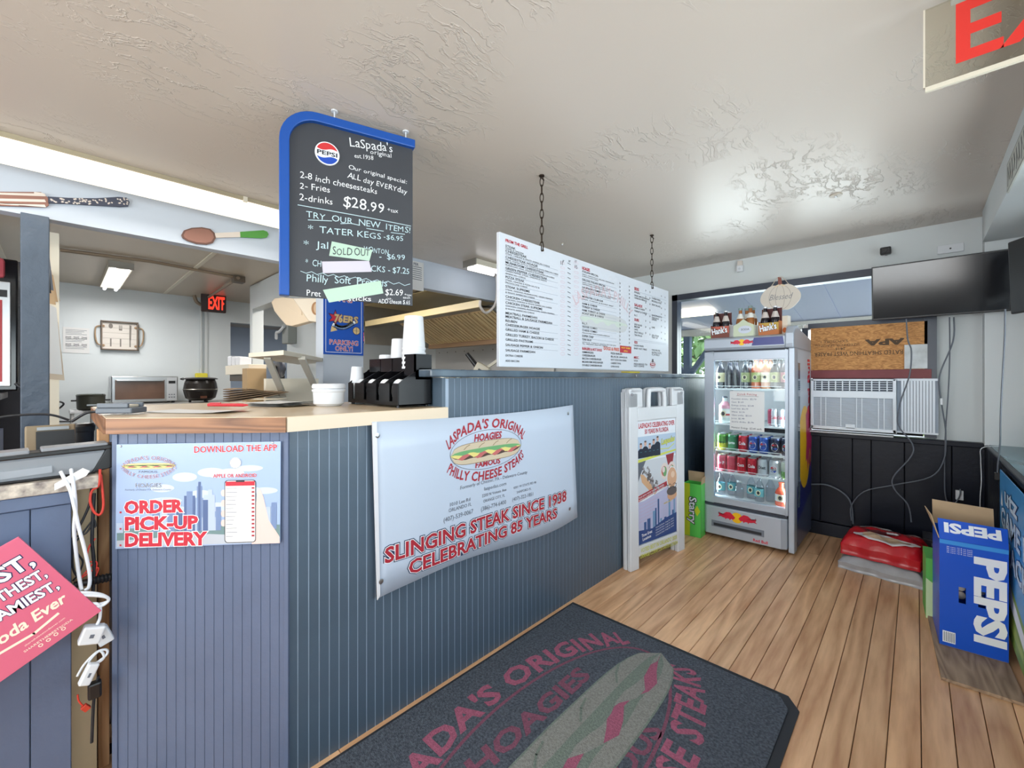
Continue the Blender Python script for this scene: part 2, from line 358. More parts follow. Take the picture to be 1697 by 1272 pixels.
# wainscot on the back wall
ws = MB().box(-1.34, .555, 4.062, YB+.001, 0, .77, gapdark); wains = struct(ws, 'trim_9')
edges = [-1.34, -1.18, -1.02, -.86, -.70, onx and ony(1360, 760, 4.06).x, ony(1413, 760, 4.06).x, ony(1444, 760, 4.06).x, ony(1499, 760, 4.06).x, ony(1577, 760, 4.06).x, .30, .555]
edges = sorted(edges)
for a, b in zip(edges, edges[1:]):
    if b-a < .02: continue
    MB().box(a+.002, b-.002, 4.044, 4.063, .1, .755, black_w).build('wainscot_board', wains, bevel=.002, seg=1)
MB().box(-1.34, .31, 4.01, 4.07, .757, .79, black_w).build('cap_rail', wains, bevel=.004)
MB().box(-1.34, .31, 4.025, 4.062, 0, .095, black_w).build('baseboard', wains, bevel=.004)
# window in the back wall
fm = mat('window_frame_navy', (40, 48, 64), .35)
wn = MB(); X0, X1, Z0, Z1 = -1.71, .10, .80, 2.0
wn.box(X0, X0+.05, 4.05, 4.15, Z0, Z1, fm); wn.box(X1-.06, X1, 4.03, 4.15, Z0, Z1, fm); wn.box(X0, X1, 4.05, 4.15, Z1-.055, Z1, fm); wn.box(-.62, X1, 4.05, 4.15, 1.585, 1.63, fm); wn.box(-.66, -.62, 4.05, 4.15, Z0, 1.60, fm)
wn.box(X0, -.62, 4.07, 4.15, Z0, Z0+.04, fm)
win = struct(wn, 'window_1')
struct(MB().box(-.60, .035, 4.10, 4.125, .80, 1.60, gapdark), 'leak_blocker')  # hidden dark panel added to block daylight leaking around the air conditioner
MB().box(X0+.05, X1-.06, 4.11, 4.114, 1.63, Z1-.055, glas).build('pane', win)
MB().box(X0+.05, -.66, 4.11, 4.114, Z0+.04, 1.63, glas).build('pane', win)
MB().box(-.62, -.115, 3.965, 4.06, .791, .80, mat('white_sill', (226, 229, 232), .45)).build('window_sill', win, bevel=.003)
# right wall window (over the ledge) and front window, dark frames
for nm, ax, (a, b), (z0, z1), nx in (('window_2', 'x', (.32, 3.3), (.78, 1.95), 3), ('window_3', 'x', (-2.2, .2), (.78, 1.95), 2), ('window_4', 'y', (-3.4, .4), (.7, 2.1), 3)):
    f = MB(); gl = MB()
    def bx(u0, u1, v0, v1, t0, t1, M_, m):
        (M_.box(.6+t0, .6+t1, u0, u1, v0, v1, m) if ax == 'x' else M_.box(u0, u1, -3.36+t0, -3.36+t1, v0, v1, m))
    bx(a, b, z0, z0+.05, 0, .06, f, fm); bx(a, b, z1-.05, z1, 0, .06, f, fm)
    for k in range(nx+1):
        u = a+(b-a-.05)*k/nx; bx(u, u+.05, z0, z1, 0, .06, f, fm)
    o = struct(f, nm); bx(a+.05, b-.05, z0+.05, z1-.05, .028, .032, gl, glas); gl.build('pane', o)
# ------------------------------------------------------------------ outside seen through the back window
struct(MB().box(-12, 6, 4.25, 16, -.2, -.12, mat('porch_ground', (150, 146, 136), .9)), 'ground')
pc = mat('porch_ceiling_paint', (196, 206, 236), .5)
po = thing('covered_porch', 'pale blue porch roof with white beam beyond the back window', 'porch', (-1.5, 4.3, 0))
for k in range(16):
    m = MB(); xa, xb = -4+k*.4, -3.605+k*.4; m.add([(xa, 0, 2.36), (xb, 0, 2.36), (xb, 2.66, 1.97), (xa, 2.66, 1.97), (xa, 0, 2.39), (xb, 0, 2.39), (xb, 2.66, 2.0), (xa, 2.66, 2.0)], [(3, 2, 1, 0), (4, 5, 6, 7), (0, 1, 5, 4), (1, 2, 6, 5), (2, 3, 7, 6), (3, 0, 4, 7)], pc); m.build('ceiling_board', po)
MB().box(-4, 3, 2.55, 2.68, 1.87, 1.97, mat('porch_fascia', (206, 198, 184), .6)).build('beam', po)
dkg = mat('porch_post_paint', (96, 110, 132), .6)
for k, xx in enumerate((-1.22, 1.6)):
    MB().box(xx, xx+.1, 2.58, 2.68, -.15, 1.87, dkg).build('post', po)
    b = MB(); b.bar((xx+.05, 2.63, 1.2), (xx+.5, 2.63, 1.84), .07, .07, dkg); b.bar((xx+.05, 2.63, 1.2), (xx-.4, 2.63, 1.84), .07, .07, dkg); b.build('brace', po)
l = MB(); l.box(-.95, -.45, 1.5, 1.75, 2.06, 2.10, mat('porch_tube_glow', (255, 235, 200), .4, emit=3)); l.build('light_fixture', po)
fol = [mat('leaf_green_dark', (96, 128, 80), .7), mat('leaf_green_mid', (142, 172, 112), .7), mat('leaf_green_light', (190, 212, 156), .7)]
def bush(x, y, h, rr, lab, n=3000):
    t = thing('leafy_tree', lab, 'tree', (x, y, -.12), 0, None)
    MB().cyl((0, 0, 0), (0, 0, h*.6), .09, mat('bark', (96, 80, 62), .9), .05).build('trunk', t)
    f = MB()
    for i in range(n):
        a, u, q = random.random()*6.283, random.uniform(-1, 1), rr*(random.uniform(.4, 1))
        c = Vector((q*math.cos(a)*math.sqrt(1-u*u), q*math.sin(a)*math.sqrt(1-u*u), h*.55+q*u*1.1))
        e = Euler([random.random()*6 for _ in range(3)]).to_matrix(); s_ = random.uniform(.07, .15)
        f.add([c+e@Vector(p) for p in ((-s_, 0, 0), (0, -s_*.5, 0), (s_, 0, 0), (0, s_*.5, 0))], [(0, 1, 2, 3)], random.choice(fol))
    tag(f.build('foliage', t), kind='stuff')
bush(-3.5, 9.3, 3.0, 1.6, 'bright green leafy tree past the porch post, left in the back window'); bush(-.1, 10.6, 2.8, 1.4, 'green tree beyond the porch, behind the drinks cooler'); bush(-7.2, 10.9, 3.4, 1.7, 'farthest green tree beyond the porch, mostly hidden by the menu board')
# ------------------------------------------------------------------ long counter
cn = thing('long_counter', 'slate blue beadboard service counter with angled end and raised bar section', 'counter', (-1.357, .461, 0))
O = Vector((-1.357, .461, 0))
XF = -1.357
b = MB(); b.box(XF-.50-O.x, XF-.0016-O.x, 0, 1.05-O.y, 0, 1.04, groove); b.box(XF-.40-O.x, XF-.0016-O.x, 1.05-O.y, YB-.01-O.y, 0, 1.20, groove); b.build('carcass', cn)
sp = .0318; y = 0
lowm = MB().box(-.0014, 0, .0015, sp-.0015, .0, 1.043, bead); highm = MB().box(-.0014, 0, .0015, sp-.0015, .0, 1.203, bead)
lo = hi = None
while y < YB-.02-O.y-sp:
    tall = y+O.y > 1.045
    if tall:
        if hi is None: hi = highm.build('bead_board', cn, bevel=.0006, seg=1); o = hi
        else: o = hi.copy(); C.objects.link(o)
    else:
        if lo is None: lo = lowm.build('bead_board', cn, bevel=.0006, seg=1); o = lo
        else: o = lo.copy(); C.objects.link(o)
    o.location = (0, y, 0); y += sp
MB().box(-.40, .0, 1.05-O.y-.016, 1.05-O.y, 1.045, 1.204, bead).build('end_panel', cn, bevel=.001)
for zz in range(5): MB().box(-.39+zz*.075, -.388+zz*.075, 1.05-O.y-.018, 1.05-O.y-.0155, 1.09, 1.2, groove).build('end_groove', cn)
# angled cabinet face
fd = Vector((-.667, -.744, 0)).normalized(); LF = .476
FPl = Plane((XF, .461, 0), (.667, .744, 0))
E2 = FPl.P-FPl.X*LF
inn = MB()
pts = [(0, 0), (fd.x*LF+.01, fd.y*LF+.012), (-1.0, fd.y*LF+.012), (-1.0, .14), (-.5, .14), (-.5, 0.02)]
N_ = FPl.N*.0022
inn.prism([(p[0]-N_.x, p[1]-N_.y) for p in pts], 0, 1.04, grooved); inn.build('corner_carcass', cn)
def on_face(mb_, name):
    o = mb_.build(name, cn, bevel=.0005, seg=1); o.matrix_parent_inverse = Matrix(); M = FPl.M.copy(); M.translation = Vector((0, 0, 0)); o.matrix_local = M; return o
k = 0; xx = -LF
ws_ = [.036, .0268, .0268]
while xx < -.002:
    wd = min(.036 if k == 0 else .0262, -xx)
    on_face(MB().box(xx+.0005, xx+wd-.0005, 0, 1.043, -.0020, 0, navy), 'face_board'); xx += wd; k += 1
on_face(MB().box(-LF-.004, -LF+.010, 0, 1.04, -.004, .004, navy), 'corner_trim')
on_face(MB().box(-.006, .006, 0, 1.043, -.006, .0035, navy), 'corner_trim')
# worktop
lam = mat('pale_laminate', (222, 199, 166), .3, noise=.07, nscale=3, coat=.2)
lame = mat('laminate_edge', (226, 208, 184), .4)
bev = wood('brown_edge_wood', (150, 106, 74), (78, 48, 34), 'x', 1.2, .45)
wt = thing('lower_worktop', 'pale laminate lower worktop with a brown wood front edge', 'worktop', (0, 0, 1.045))
a0 = Vector((XF+.016, .461-.01, 0)); a1 = a0+fd*(LF+.012)
tp = [(a0.x, a0.y), (a1.x, a1.y), (-2.38, a1.y), (-2.38, .62), (-1.98, .62), (-1.98, 1.048), (a0.x, 1.048)]
MB().prism(tp, 0, .043, lam).build('top', wt, bevel=.001)
ft = MB(); ft.box(a0.x, a0.x+.004, a0.y+.005, 1.048, -.002, .0415, lame); ft.build('right_edge_strip', wt)
bf = MB(); bf.box(-LF-.008, .004, -.002, .0415, 0, .005, bev); o = bf.build('brown_edge_strip', wt); M = FPl.M.copy(); M.translation = a0+Vector((0, 0, 0)); o.matrix_local = M
MB().box(-2.38, a1.x, a1.y-.005, a1.y, -.002, .0415, bev).build('side_edge_strip', wt)
# raised bar top
bt = thing('raised_bar_top', 'dark chipped painted bar top running along the raised counter to the window', 'worktop', (-1.35, 1.0, 1.206))
b = MB(); b.box(-.42, .028, .046, 3.08, 0, .03, MC['chipped_bar_paint']) if False else None; b.prism([(-.055, -.045), (.028, -.045), (.028, 3.08), (-.36, 3.08), (-.36, .046), (-.055, .046)], 0, .03, mat('chipped_bar_paint', (58, 68, 80), .25, noise=.35, nscale=5, bump=.4, bscale=12, c2=(92, 112, 128))); b.build('slab', bt, bevel=.005)
for yy in (1.56, 1.93):
    MB().cyl((.028, yy, .013), (.034, yy, .013), .006, chrome, n=12).build('screw', bt)
# ------------------------------------------------------------------ shared print: the hoagie
h_bun = mat('bun_print', (206, 190, 164), .6); h_edge = mat('bun_edge_print', (146, 126, 96), .6); h_let = mat('lettuce_print', (110, 168, 112), .6)
h_ch = mat('cheese_print', (228, 214, 130), .6); h_meat = mat('meat_print', (82, 62, 54), .6); h_ham = mat('ham_print', (196, 106, 104), .6)
def hoagie(mb, cx, cy, L, H, rot=0, z=0, pal=None, dz=.00015):
    bun, edge, let, ch, meat, ham = pal or (h_bun, h_edge, h_let, h_ch, h_meat, h_ham)
    c, d = math.cos(rot), math.sin(rot)
    def P(pts): return [(cx+(u*L/2)*c-(v*H/2)*d, cy+(u*L/2)*d+(v*H/2)*c) for u, v in pts]
    def blob(v0, v1, e, m, zz, wob=0, ph=0):
        top = []; bot = []
        for i in range(21):
            u = -1+i/10; q = math.sqrt(max(0, 1-abs(u)**5)); ww = wob*math.sin(i*1.35+ph)
            top.append((u, v1*q*(1-.1*abs(u)))); bot.append((u, v0*q+ww*q))
        for i in range(20): mb.poly([P([bot[i]])[0], P([bot[i+1]])[0], P([top[i+1]])[0], P([top[i]])[0]], m, zz)
    blob(-1.06, 1.06, 0, edge, z); blob(-1, 1, 0, bun, z+dz)
    blob(-.52, .30, 0, meat, z+2*dz, .06); blob(-.40, .25, 0, ham, z+3*dz, .22, 1); blob(-.18, .25, 0, ch, z+4*dz, .26, 2.5); blob(.0, .38, 0, let, z+5*dz, .10, .6)
    for u in (-.6, -.2, .2, .6):
        p = P([(u-.06, .45), (u+.02, .72), (u+.1, .84)]); mb.stroke(p, H*.035, edge, z+6*dz)
def arc_text(mb, t, cx, cy, a, b, ang0, ang1, h, m, z, up=True, bold=.03, shear=0, xs=1):
    k = h/capheight(); G = [glyph(c, bold) for c in t]; tw = sum(g[2] for g in G); cum = 0
    for g in G:
        f = (cum+g[2]/2)/tw; an = ang0+(ang1-ang0)*f
        x_, y_ = cx+a*math.cos(an), cy+b*math.sin(an); tx, ty = -a*math.sin(an), b*math.cos(an)
        sg = 1 if ang1 > ang0 else -1; pa = math.atan2(ty*sg, tx*sg)
        if shear: pa *= .55
        arc = abs(ang1-ang0)*math.hypot(tx, ty)/tw
        vs = []
        for (u, v) in g[0]:
            U = (u-g[2]/2)*arc*.98*xs+v*k*shear; V = v*k-(0 if up else h)
            vs.append((x_+U*math.cos(pa)-V*math.sin(pa), y_+U*math.sin(pa)+V*math.cos(pa), z))
        if vs: mb.add(vs, g[1], m)
        cum += g[2]
def outlined(mb, z_, t, p0, p1, h, m, mo, z, bold=.04, ob=.10, **k):
    z_.fit(mb, t, *p0, *p1, h, mo, z, bold=ob, **k); z_.fit(mb, t, *p0, *p1, h, m, z+.0004, bold=bold, **k)

# ------------------------------------------------------------------ chalkboard hanging from the ceiling
cb = Plane((-1.705, .553, 1.51), (.294, .956, 0)); W = .500; H = .70
board_m = mat('chalkboard', (62, 64, 70), .55, noise=.12, nscale=6); blue = mat('cobalt_frame', (16, 76, 160), .35)
ct = cb.root('chalkboard_sign', 'black chalkboard sign with blue frame and round soda logo hanging from the ceiling', 'sign')
def arch(ins, w_, top, wend):
    pts = [(wend, top-ins)]; r = .13-ins; cx, cy = .13, top-.13
    for i in range(11):
        a = math.pi/2+i*math.pi/20; pts.append((cx+r*math.cos(a), cy+r*math.sin(a)))
    return pts
b = MB(); b.prism([(.004, 0), (W, 0)]+arch(.004, W, H, W), -.012, -.001, board_m); b.build('board', ct)
b = MB(); outer = [(0, -.003)][::-1]+[]; 
o_ = arch(0, W, H, W+.006)+[(0, -.003)]; i_ = arch(.034, W, H, W+.006)+[(.034, -.003)]
for k in range(len(o_)-1):
    q = [o_[k], o_[k+1], i_[k+1], i_[k]]
    for z0 in (0,):
        vs = [(x, y, -.02) for x, y in q]+[(x, y, .018) for x, y in q]
        b.add(vs, [(3, 2, 1, 0), (4, 5, 6, 7), (0, 1, 5, 4), (1, 2, 6, 5), (2, 3, 7, 6), (3, 0, 4, 7)], blue)
b.build('frame', ct, bevel=.003)
for u in (.19, .47):
    k = MB(); k.cyl((u, H, 0), (u, H+.035, 0), .0025, white, n=8); k.cyl((u, ZC-1.51-.006, 0), (u, ZC-1.51-.001, 0), .013, white, n=16); k.build('hook', ct)
chalk = mat('chalk_marks', (232, 234, 236), .7); chalkb = mat('chalk_marks_soft', (190, 214, 220), .7)
z = Zm(cb, 440, 160, 3.534)
lt = MB(); hand = dict(jit=.07, bold=-.004)
def cw(t, x0, y0, x1, y1, h, m=chalk, bd=.0, **k): z.fit(lt, t, x0, y0, x1, y1, h, m, .0008, bold=bd, jit=k.get('jit', .07), shear=k.get('shear', .06))
cw("LaSpada's", 490, 290, 748, 328, 50); cw('original', 612, 335, 740, 358, 26); cw('est.1938', 520, 357, 632, 372, 24)
cw('Our original special:', 483, 420, 828, 512, 24); cw('ALL day EVERYday', 478, 474, 828, 572, 32)
cw('2-8 inch cheesesteaks', 200, 474, 655, 572, 36); cw('2- Fries', 198, 536, 380, 562, 36); cw('2-drinks', 196, 604, 396, 634, 38)
cw('$28.99', 450, 640, 700, 686, 62); cw('+tax', 712, 672, 775, 682, 22)
cw('TRY  OUR  NEW  ITEMS!', 238, 706, 850, 800, 36, chalkb); cw('*  TATER KEGS', 246, 790, 680, 836, 38, chalkb); cw('-$6.95', 690, 832, 808, 848, 28, chalkb)
cw('*  Jal', 220, 880, 372, 892, 42, chalkb); cw('WONTON', 572, 905, 722, 926, 30, chalkb); cw('-  $6.99', 665, 950, 818, 956, 30, chalkb)
cw('*  CH', 232, 985, 330, 996, 38, chalkb); cw('CKS - $7.25', 615, 1022, 845, 1040, 34, chalkb)
cw('Philly  Soft  Pretzels', 236, 1082, 712, 1112, 42, chalkb); cw('Pret', 238, 1166, 325, 1172, 36); cw('$2.69', 698, 1160, 806, 1166, 36); cw('+tax', 812, 1166, 856, 1168, 14); cw('sticks', 480, 1196, 620, 1196, 28); cw('ADD cheese $.65', 660, 1208, 848, 1216, 24); cw('cup', 708, 1186, 736, 1188, 12); cw('each', 804, 1182, 848, 1184, 14)
def zl(pts, wpx, m=chalk, mb=None, zz=.0008): (mb or lt).stroke([z(*p) for p in pts], wpx*.00105/3.534*1.9, m, zz)
zl([(190, 634), (400, 672), (620, 712), (850, 758)], 5, chalkb); zl([(250, 722), (388, 728)], 5, chalkb); zl([(440, 744), (500, 742), (552, 754)], 5, chalkb); zl([(592, 772), (690, 788)], 5, chalkb); zl([(735, 796), (815, 806)], 5, chalkb)
zl([(206, 1022)]+[(206+i*32, 1022+i*4+(8 if i % 2 else -5)) for i in range(1, 21)], 4, chalkb)
lt.build('chalk_lettering', ct)
b = MB(); c0 = z(361, 337); r_ = .044
def disc(rr, z0, m, mb=b): mb.ell(c0[0], c0[1], rr, rr*1.03, m, z0, 40)
b.T = Matrix.Translation((c0[0], c0[1], 0)); b.cyl((0, 0, 0), (0, 0, .006), r_, wprint, n=40, smooth=False); b.T = None
pr = mat('cola_red', (206, 52, 56), .4); pb = mat('cola_blue', (30, 74, 176), .4)
def cola_disc(mb, cx, cy, r, z0, name='PEPSI'):
    def cap(sgn, m):
        pts = []
        for i in range(17):
            a = math.pi*(.12+.76*i/16) if sgn > 0 else math.pi*(1.12+.76*i/16); pts.append((cx+r*.9*math.cos(a), cy+r*.92*math.sin(a)))
        n = 10; x_a, y_a = pts[-1]; x_b, y_b = pts[0]
        mid = [(x_a+(x_b-x_a)*i/n, y_a+(y_b-y_a)*i/n+sgn*r*.10*math.sin(i/n*2*math.pi)*(-1 if sgn > 0 else -1)+(-.0)*sgn) for i in range(1, n)]
        mb.poly(pts+mid, m, z0)
    cap(1, pr); cap(-1, pb)
    mb.text(name, cx, cy-r*.17, r*.34, ink, z0+.0004, width=r*1.72, bold=.05, align='c')
cola_disc(b, c0[0], c0[1], r_, .0064); b.build('round_logo', ct)
mint = mat('mint_paper', (182, 208, 190), .7); lil = mat('lilac_paper', (204, 198, 210), .7)
for nm, qd, m, lab in (('paper_strip', [(388, 848), (626, 898), (608, 962), (372, 932)], mint, 'mint strip reading SOLD OUT'), ('paper_strip', [(330, 966), (606, 962), (622, 1026), (336, 1034)], lil, 'blank pale lilac strip'), ('paper_strip', [(336, 1132), (674, 1078), (690, 1152), (372, 1206)], mint, 'blank mint strip, lowest on the board')):
    p_ = MB(); q = [z(*p) for p in qd]; p_.prism(q, .0012, .0022, m)
    if 'SOLD' in lab: z.fit(p_, 'SOLD OUT', 392, 925, 610, 934, 42, ink, .0026, jit=.08, shear=.1)
    p_.build(nm, ct)['label'] = lab

# ------------------------------------------------------------------ menu board on chains
mbp = Plane((-1.40, 1.395, 1.255), (0, 1, 0)); mr = mbp.root('menu_board', 'large white printed menu board hanging on two chains above the bar', 'sign')
MW = mbp.at(1108, 500)[0]; MH = .625
mbd = mat('menu_white', (212, 217, 226), .35)
MB().box(0, MW, 0, MH, -.02, -.001, mbd).build('panel', mr, bevel=.002)
t = MB(); z = Zm(mbp, 780, 280, 3.5325)
def ml(tx, x0, y0, x1, h, m=ink, bold=.02, dst=None, fallback=None):
    a = z(x0, y0); bb = z(x1, y0); c_ = z(x0, y0-h); (dst or t).text(tx, a[0], a[1], math.dist(a, c_)*.98, m, .0006, width=bb[0]-a[0], bold=bold)
ml('FROM THE GRILL', 203, 424, 335, 17, red, .06)
rows = [('STEAK', 455, 262), ('CHEESESTEAK', 484, 328), ('CHEESESTEAK HOAGIE', 520, 392), ('MUSHROOM CHEESESTEAK', 551, 428), ('GREEN PEPPER CHEESESTEAK', 584, 448), ('PIZZA STEAK', 637, 314), ('STEAK SUPREME', 692, 346), ('CHICKEN CHEESESTEAK', 751, 405), ('CHICKEN STEAK SUPREME', 787, 420), ('MEATBALL PARMESAN', 848, 390), ('MEATBALL & SAUSAGE PARMESAN', 868, 477), ('REUBEN', 893, 272), ('CHEESEBURGER HOAGIE', 917, 405), ('GRILLED HAM & CHEESE', 944, 402), ('GRILLED TURKEY, BACON & CHEESE', 975, 487), ('GRILLED PASTRAMI', 1003, 365), ('SAUSAGE PEPPER & ONION', 1034, 423), ('SAUSAGE PARMESAN', 1066, 378), ('EXTRA CHEESE', 1096, 305), ('ADD BACON', 1127, 285)]
for tx, y, x1 in rows: ml(tx, 203, y, x1, 14 if y < 1080 else 12)
for tx, y, x1 in [('STEAK & ONIONS', 467, 310), ('STEAK, ONIONS & WHITE AMERICAN CHEESE', 497, 463), ('STEAK, ONIONS, LETTUCE, TOMATO & WHITE AMERICAN CHEESE', 533, 512), ('MUSHROOMS, STEAK, ONIONS & WHITE AMERICAN CHEESE', 564, 490), ('GREEN PEPPER, STEAK, ONIONS & WHITE', 598, 445), ('AMERICAN CHEESE', 614, 322), ('STEAK, ONIONS & PIZZA SAUCE &', 652, 402), ('PROVOLONE CHEESE', 667, 332), ('STEAK, ONIONS, MUSHROOMS, GREEN PEPPERS,', 708, 482), ('& WHITE AMERICAN CHEESE', 724, 375), ('CHICKEN, ONIONS & WHITE AMERICAN CHEESE', 766, 475), ('CHICKEN, ONIONS, MUSHROOMS, GREEN PEPPERS,', 803, 492), ('& WHITE AMERICAN CHEESE', 820, 373)]: ml(tx, 203, y, x1, 9, ink, .0)
z2 = Zm(mbp, 955, 400, 5.78)
def m2(tx, x0, y0, x1, h, m=ink, bold=.02):
    a = z2(x0, y0); bb = z2(x1, y0); c_ = z2(x0, y0-h); t.text(tx, a[0], a[1], math.dist(a, c_), m, .0006, width=bb[0]-a[0], bold=bold)
m2('HOAGIES', 56, 266, 130, 28, red, .06)
for tx, y, x1 in [('ITALIAN SPECIAL', 292, 212), ('DELUXE ITALIAN SPECIAL', 372, 280), ('LA SPADA COMBO', 445, 240), ('MONSTER CLUB SUB', 533, 255), ('HAM & CHEESE', 600, 200), ('TURKEY & CHEESE', 632, 225), ('HAM, TURKEY, & CHEESE', 664, 275), ('ROAST BEEF & CHEESE', 694, 262), ('B.L.T.', 790, 110), ('VEGGIE COMBO', 822, 200), ('CHEESE COMBO', 856, 200), ('SUPER CHEF', 912, 165), ('TUNA SALAD', 945, 145)]: m2(tx, 56, y, x1, 18)
for tx, y, x1 in [('HAM, CAPICOLLA, SALAMI, PEPPERONI', 316, 360), ('& PROVOLONE CHEESE', 334, 210), ('HAM, CAPICOLLA, SALAMI, ROAST BEEF', 394, 360), ('PEPPERONI & SHARP PROVOLONE', 412, 300), ('PROSCIUTTO, CAPICOLLA, PEPPERONI', 468, 385), ('PROVOLONE & SHARP CHEESE', 484, 330), ('HAM, TURKEY & ROAST BEEF', 556, 355), ('PROVOLONE, SWISS & WHITE AMERICAN', 878, 320), ('LETTUCE, TOMATO, ONION ON THE SIDE', 968, 380), ('OIL, OREGANO AND HOT PEPPERS', 984, 300)]: m2(tx, 56, y, x1, 11, ink, 0)
m2('BURGERS & HOT DOGS', 56, 1036, 245, 24, red, .06)
for a_, b_, y, xa, xb in [('HAMBURGERS', 'PIZZA BURGER', 1066, 165, 440), ('CHEESEBURGER', 'BLACK ANGUS', 1097, 182, 488), ('BACON CHEESEBURGER', 'HOT DOG ON A BUN', 1128, 240, 480), ('MUSHROOM SWISS BURGER', 'CHEESE DOG', 1160, 256, 428), ('DOUBLE CHEESEBURGER', 'GYRO DOG', 1192, 246, 410)]:
    m2(a_, 56, y, xa, 18); m2(b_, 330, y+12, xb, 17)
m2('SIDES', 556, 462, 600, 26, red, .06); m2('SALADS', 556, 616, 632, 24, red, .06); m2('SUBS', 556, 758, 600, 24, red, .06); m2('KIDS', 556, 975, 586, 22, red, .06); m2('MISC.', 552, 1120, 600, 22, red, .06)
for tx, x0, y, x1 in [('FRIES', 556, 492, 610), ('FRIED MOZZARELLA', 556, 522, 700), ('ONION RINGS', 556, 545, 675), ('CHEESE FRIES', 722, 548, 805), ('MOZZARELLA STICKS', 722, 575, 815), ('SIDE SALAD', 722, 610, 805), ('HAM & CHEESE', 556, 640, 655), ('TURKEY & CHEESE', 556, 672, 675), ('B.L.T.', 556, 712, 586), ('ANTIPASTO', 722, 712, 820), ('TUNA SALAD', 722, 735, 790), ('GARDEN', 722, 752, 770), ('SIDE SALAD', 556, 800, 630), ('MEDIUM', 556, 822, 606), ('LARGE', 556, 848, 590), ('SPLIT ROLLS', 556, 876, 640), ('TEN ROLLS', 556, 902, 630), ('CAKE', 722, 828, 752), ('GELATION', 722, 905, 790), ('TRAY UP', 722, 925, 780), ('CHICKEN FINGERS', 552, 1002, 645), ('BABY HOT FRIES', 552, 1030, 676), ('TWO FOR ONE', 722, 1046, 802), ('EXTRA CUTS', 722, 1070, 815), ('CHILI', 722, 1090, 795), ('SODA', 552, 1148, 590), ('FRESH BREWED TEA', 552, 1180, 680), ('HOT COFFEE', 552, 1200, 650)]: m2(tx, x0, y, x1, 16, ink, .01)
lg = mat('menu_line_pink', (228, 178, 190), .6); lb = mat('menu_line_grey', (170, 178, 190), .6); ghost = mat('faded_watermark_print', (216, 196, 204), .6); ggr = mat('faded_green_print', (202, 214, 204), .6); gbr = mat('faded_brown_print', (202, 205, 208), .6)
arc_text(t, "LASPADA'S PHILLY", MW*.50, MH*.34, .40, .24, 2.5, .65, .06, ghost, .0001)
hoagie(t, MW*.50, MH*.47, .56, .10, 0, .00015, (gbr, gbr, ggr, ggr, gbr, gbr), dz=.00003)
pk = MB()
def row_lines(zz, x0, x1, ys, m, wd=.0016):
    for y in ys: a, c_ = zz(x0, y), zz(x1, y); t.rect(a[0], a[1]-wd/2, c_[0], a[1]+wd/2, m, .0004)
row_lines(z, 203, 510, [500, 540, 585, 620, 670, 726, 800, 870, 925, 960, 1000, 1040], lb); row_lines(z2, 56, 385, [350, 430, 500, 570, 612, 645, 678, 708, 800, 832, 890, 925, 1000, 1212], lb)
row_lines(z2, 556, 860, [470, 660, 935, 948], lb)
for cx_ in (538, 575, 618):
    for k in range(20):
        y = 560+k*28; a = z(cx_-14, y-22); c_ = z(cx_+14, y)
        if cx_ != 575: t.ring((a[0]+c_[0])/2, (a[1]+c_[1])/2, abs(c_[0]-a[0])/2*.9, abs(a[1]-c_[1])/2*.8, .0012, lg, .0005, 12)
        p = z(cx_, y-6)
        if cx_ == 575: t.stroke([(p[0]-.012, p[1]+.002), (p[0]+.014, p[1]-.002)], .003, ink, .0008)
for q, tx in ((543, '8"'), (578, '10"'), (615, '12"')): p = z(q, 546); t.text(tx, p[0], p[1], .012, ink, .0008, align='c')
for q, tx in ((533, '11'), (616, '15')): p = z(q, 562+(q-533)*.25); t.text(tx, p[0], p[1], .02, ink, .0009, align='c', jit=.1)
for zz, xs_, y0, dy, n_ in ((z2, (418, 462, 508), 400, 36, 17), (z2, (665, 705, 815, 850), 470, 58, 8)):
    for q in xs_:
        for k in range(n_):
            if zz is z2 and len(xs_) == 3 and q == 462: continue
            p = zz(q, y0+k*dy+(q-xs_[0])*.35); t.stroke([(p[0]-.006, p[1]+.006), (p[0]-.002, p[1]-.006), (p[0]+.006, p[1]+.004)], .0026, ink, .0008)
q0, q1 = z2(418, 995), z2(526, 1072); t.rect(q0[0], q0[1], q1[0], q1[1], red, .0006); ml2 = mat('yellow_print', (240, 206, 60), .5)
t.text('HOT SUBS', (q0[0]+q1[0])/2, q1[1]+.028, .010, ml2, .001, align='c', bold=.05, width=abs(q1[0]-q0[0])*.8); t.text('EXTRA $', (q0[0]+q1[0])/2, q1[1]+.008, .009, ml2, .001, align='c', bold=.05)
m2('DOGS & FRIES', 262, 1036, 410, 30, mat('orange_print', (226, 112, 84), .5), .06)
c_ = z2(732, 1178); t.ring(c_[0], c_[1], .04, .022, .003, dred, .0008, 24); t.ell(c_[0], c_[1], .04, .012, dred, .0008); t.text('SPADA', c_[0], c_[1]-.005, .012, wprint, .0012, align='c', bold=.04)
t.poly([(c_[0]-.012, c_[1]+.016), (c_[0]+.012, c_[1]+.016), (c_[0]+.01, c_[1]+.04), (c_[0]-.01, c_[1]+.04)], ink, .0008)
t.build('printed_menu', mr)
chm = mat('dark_chain', (62, 50, 42), .45, .8)
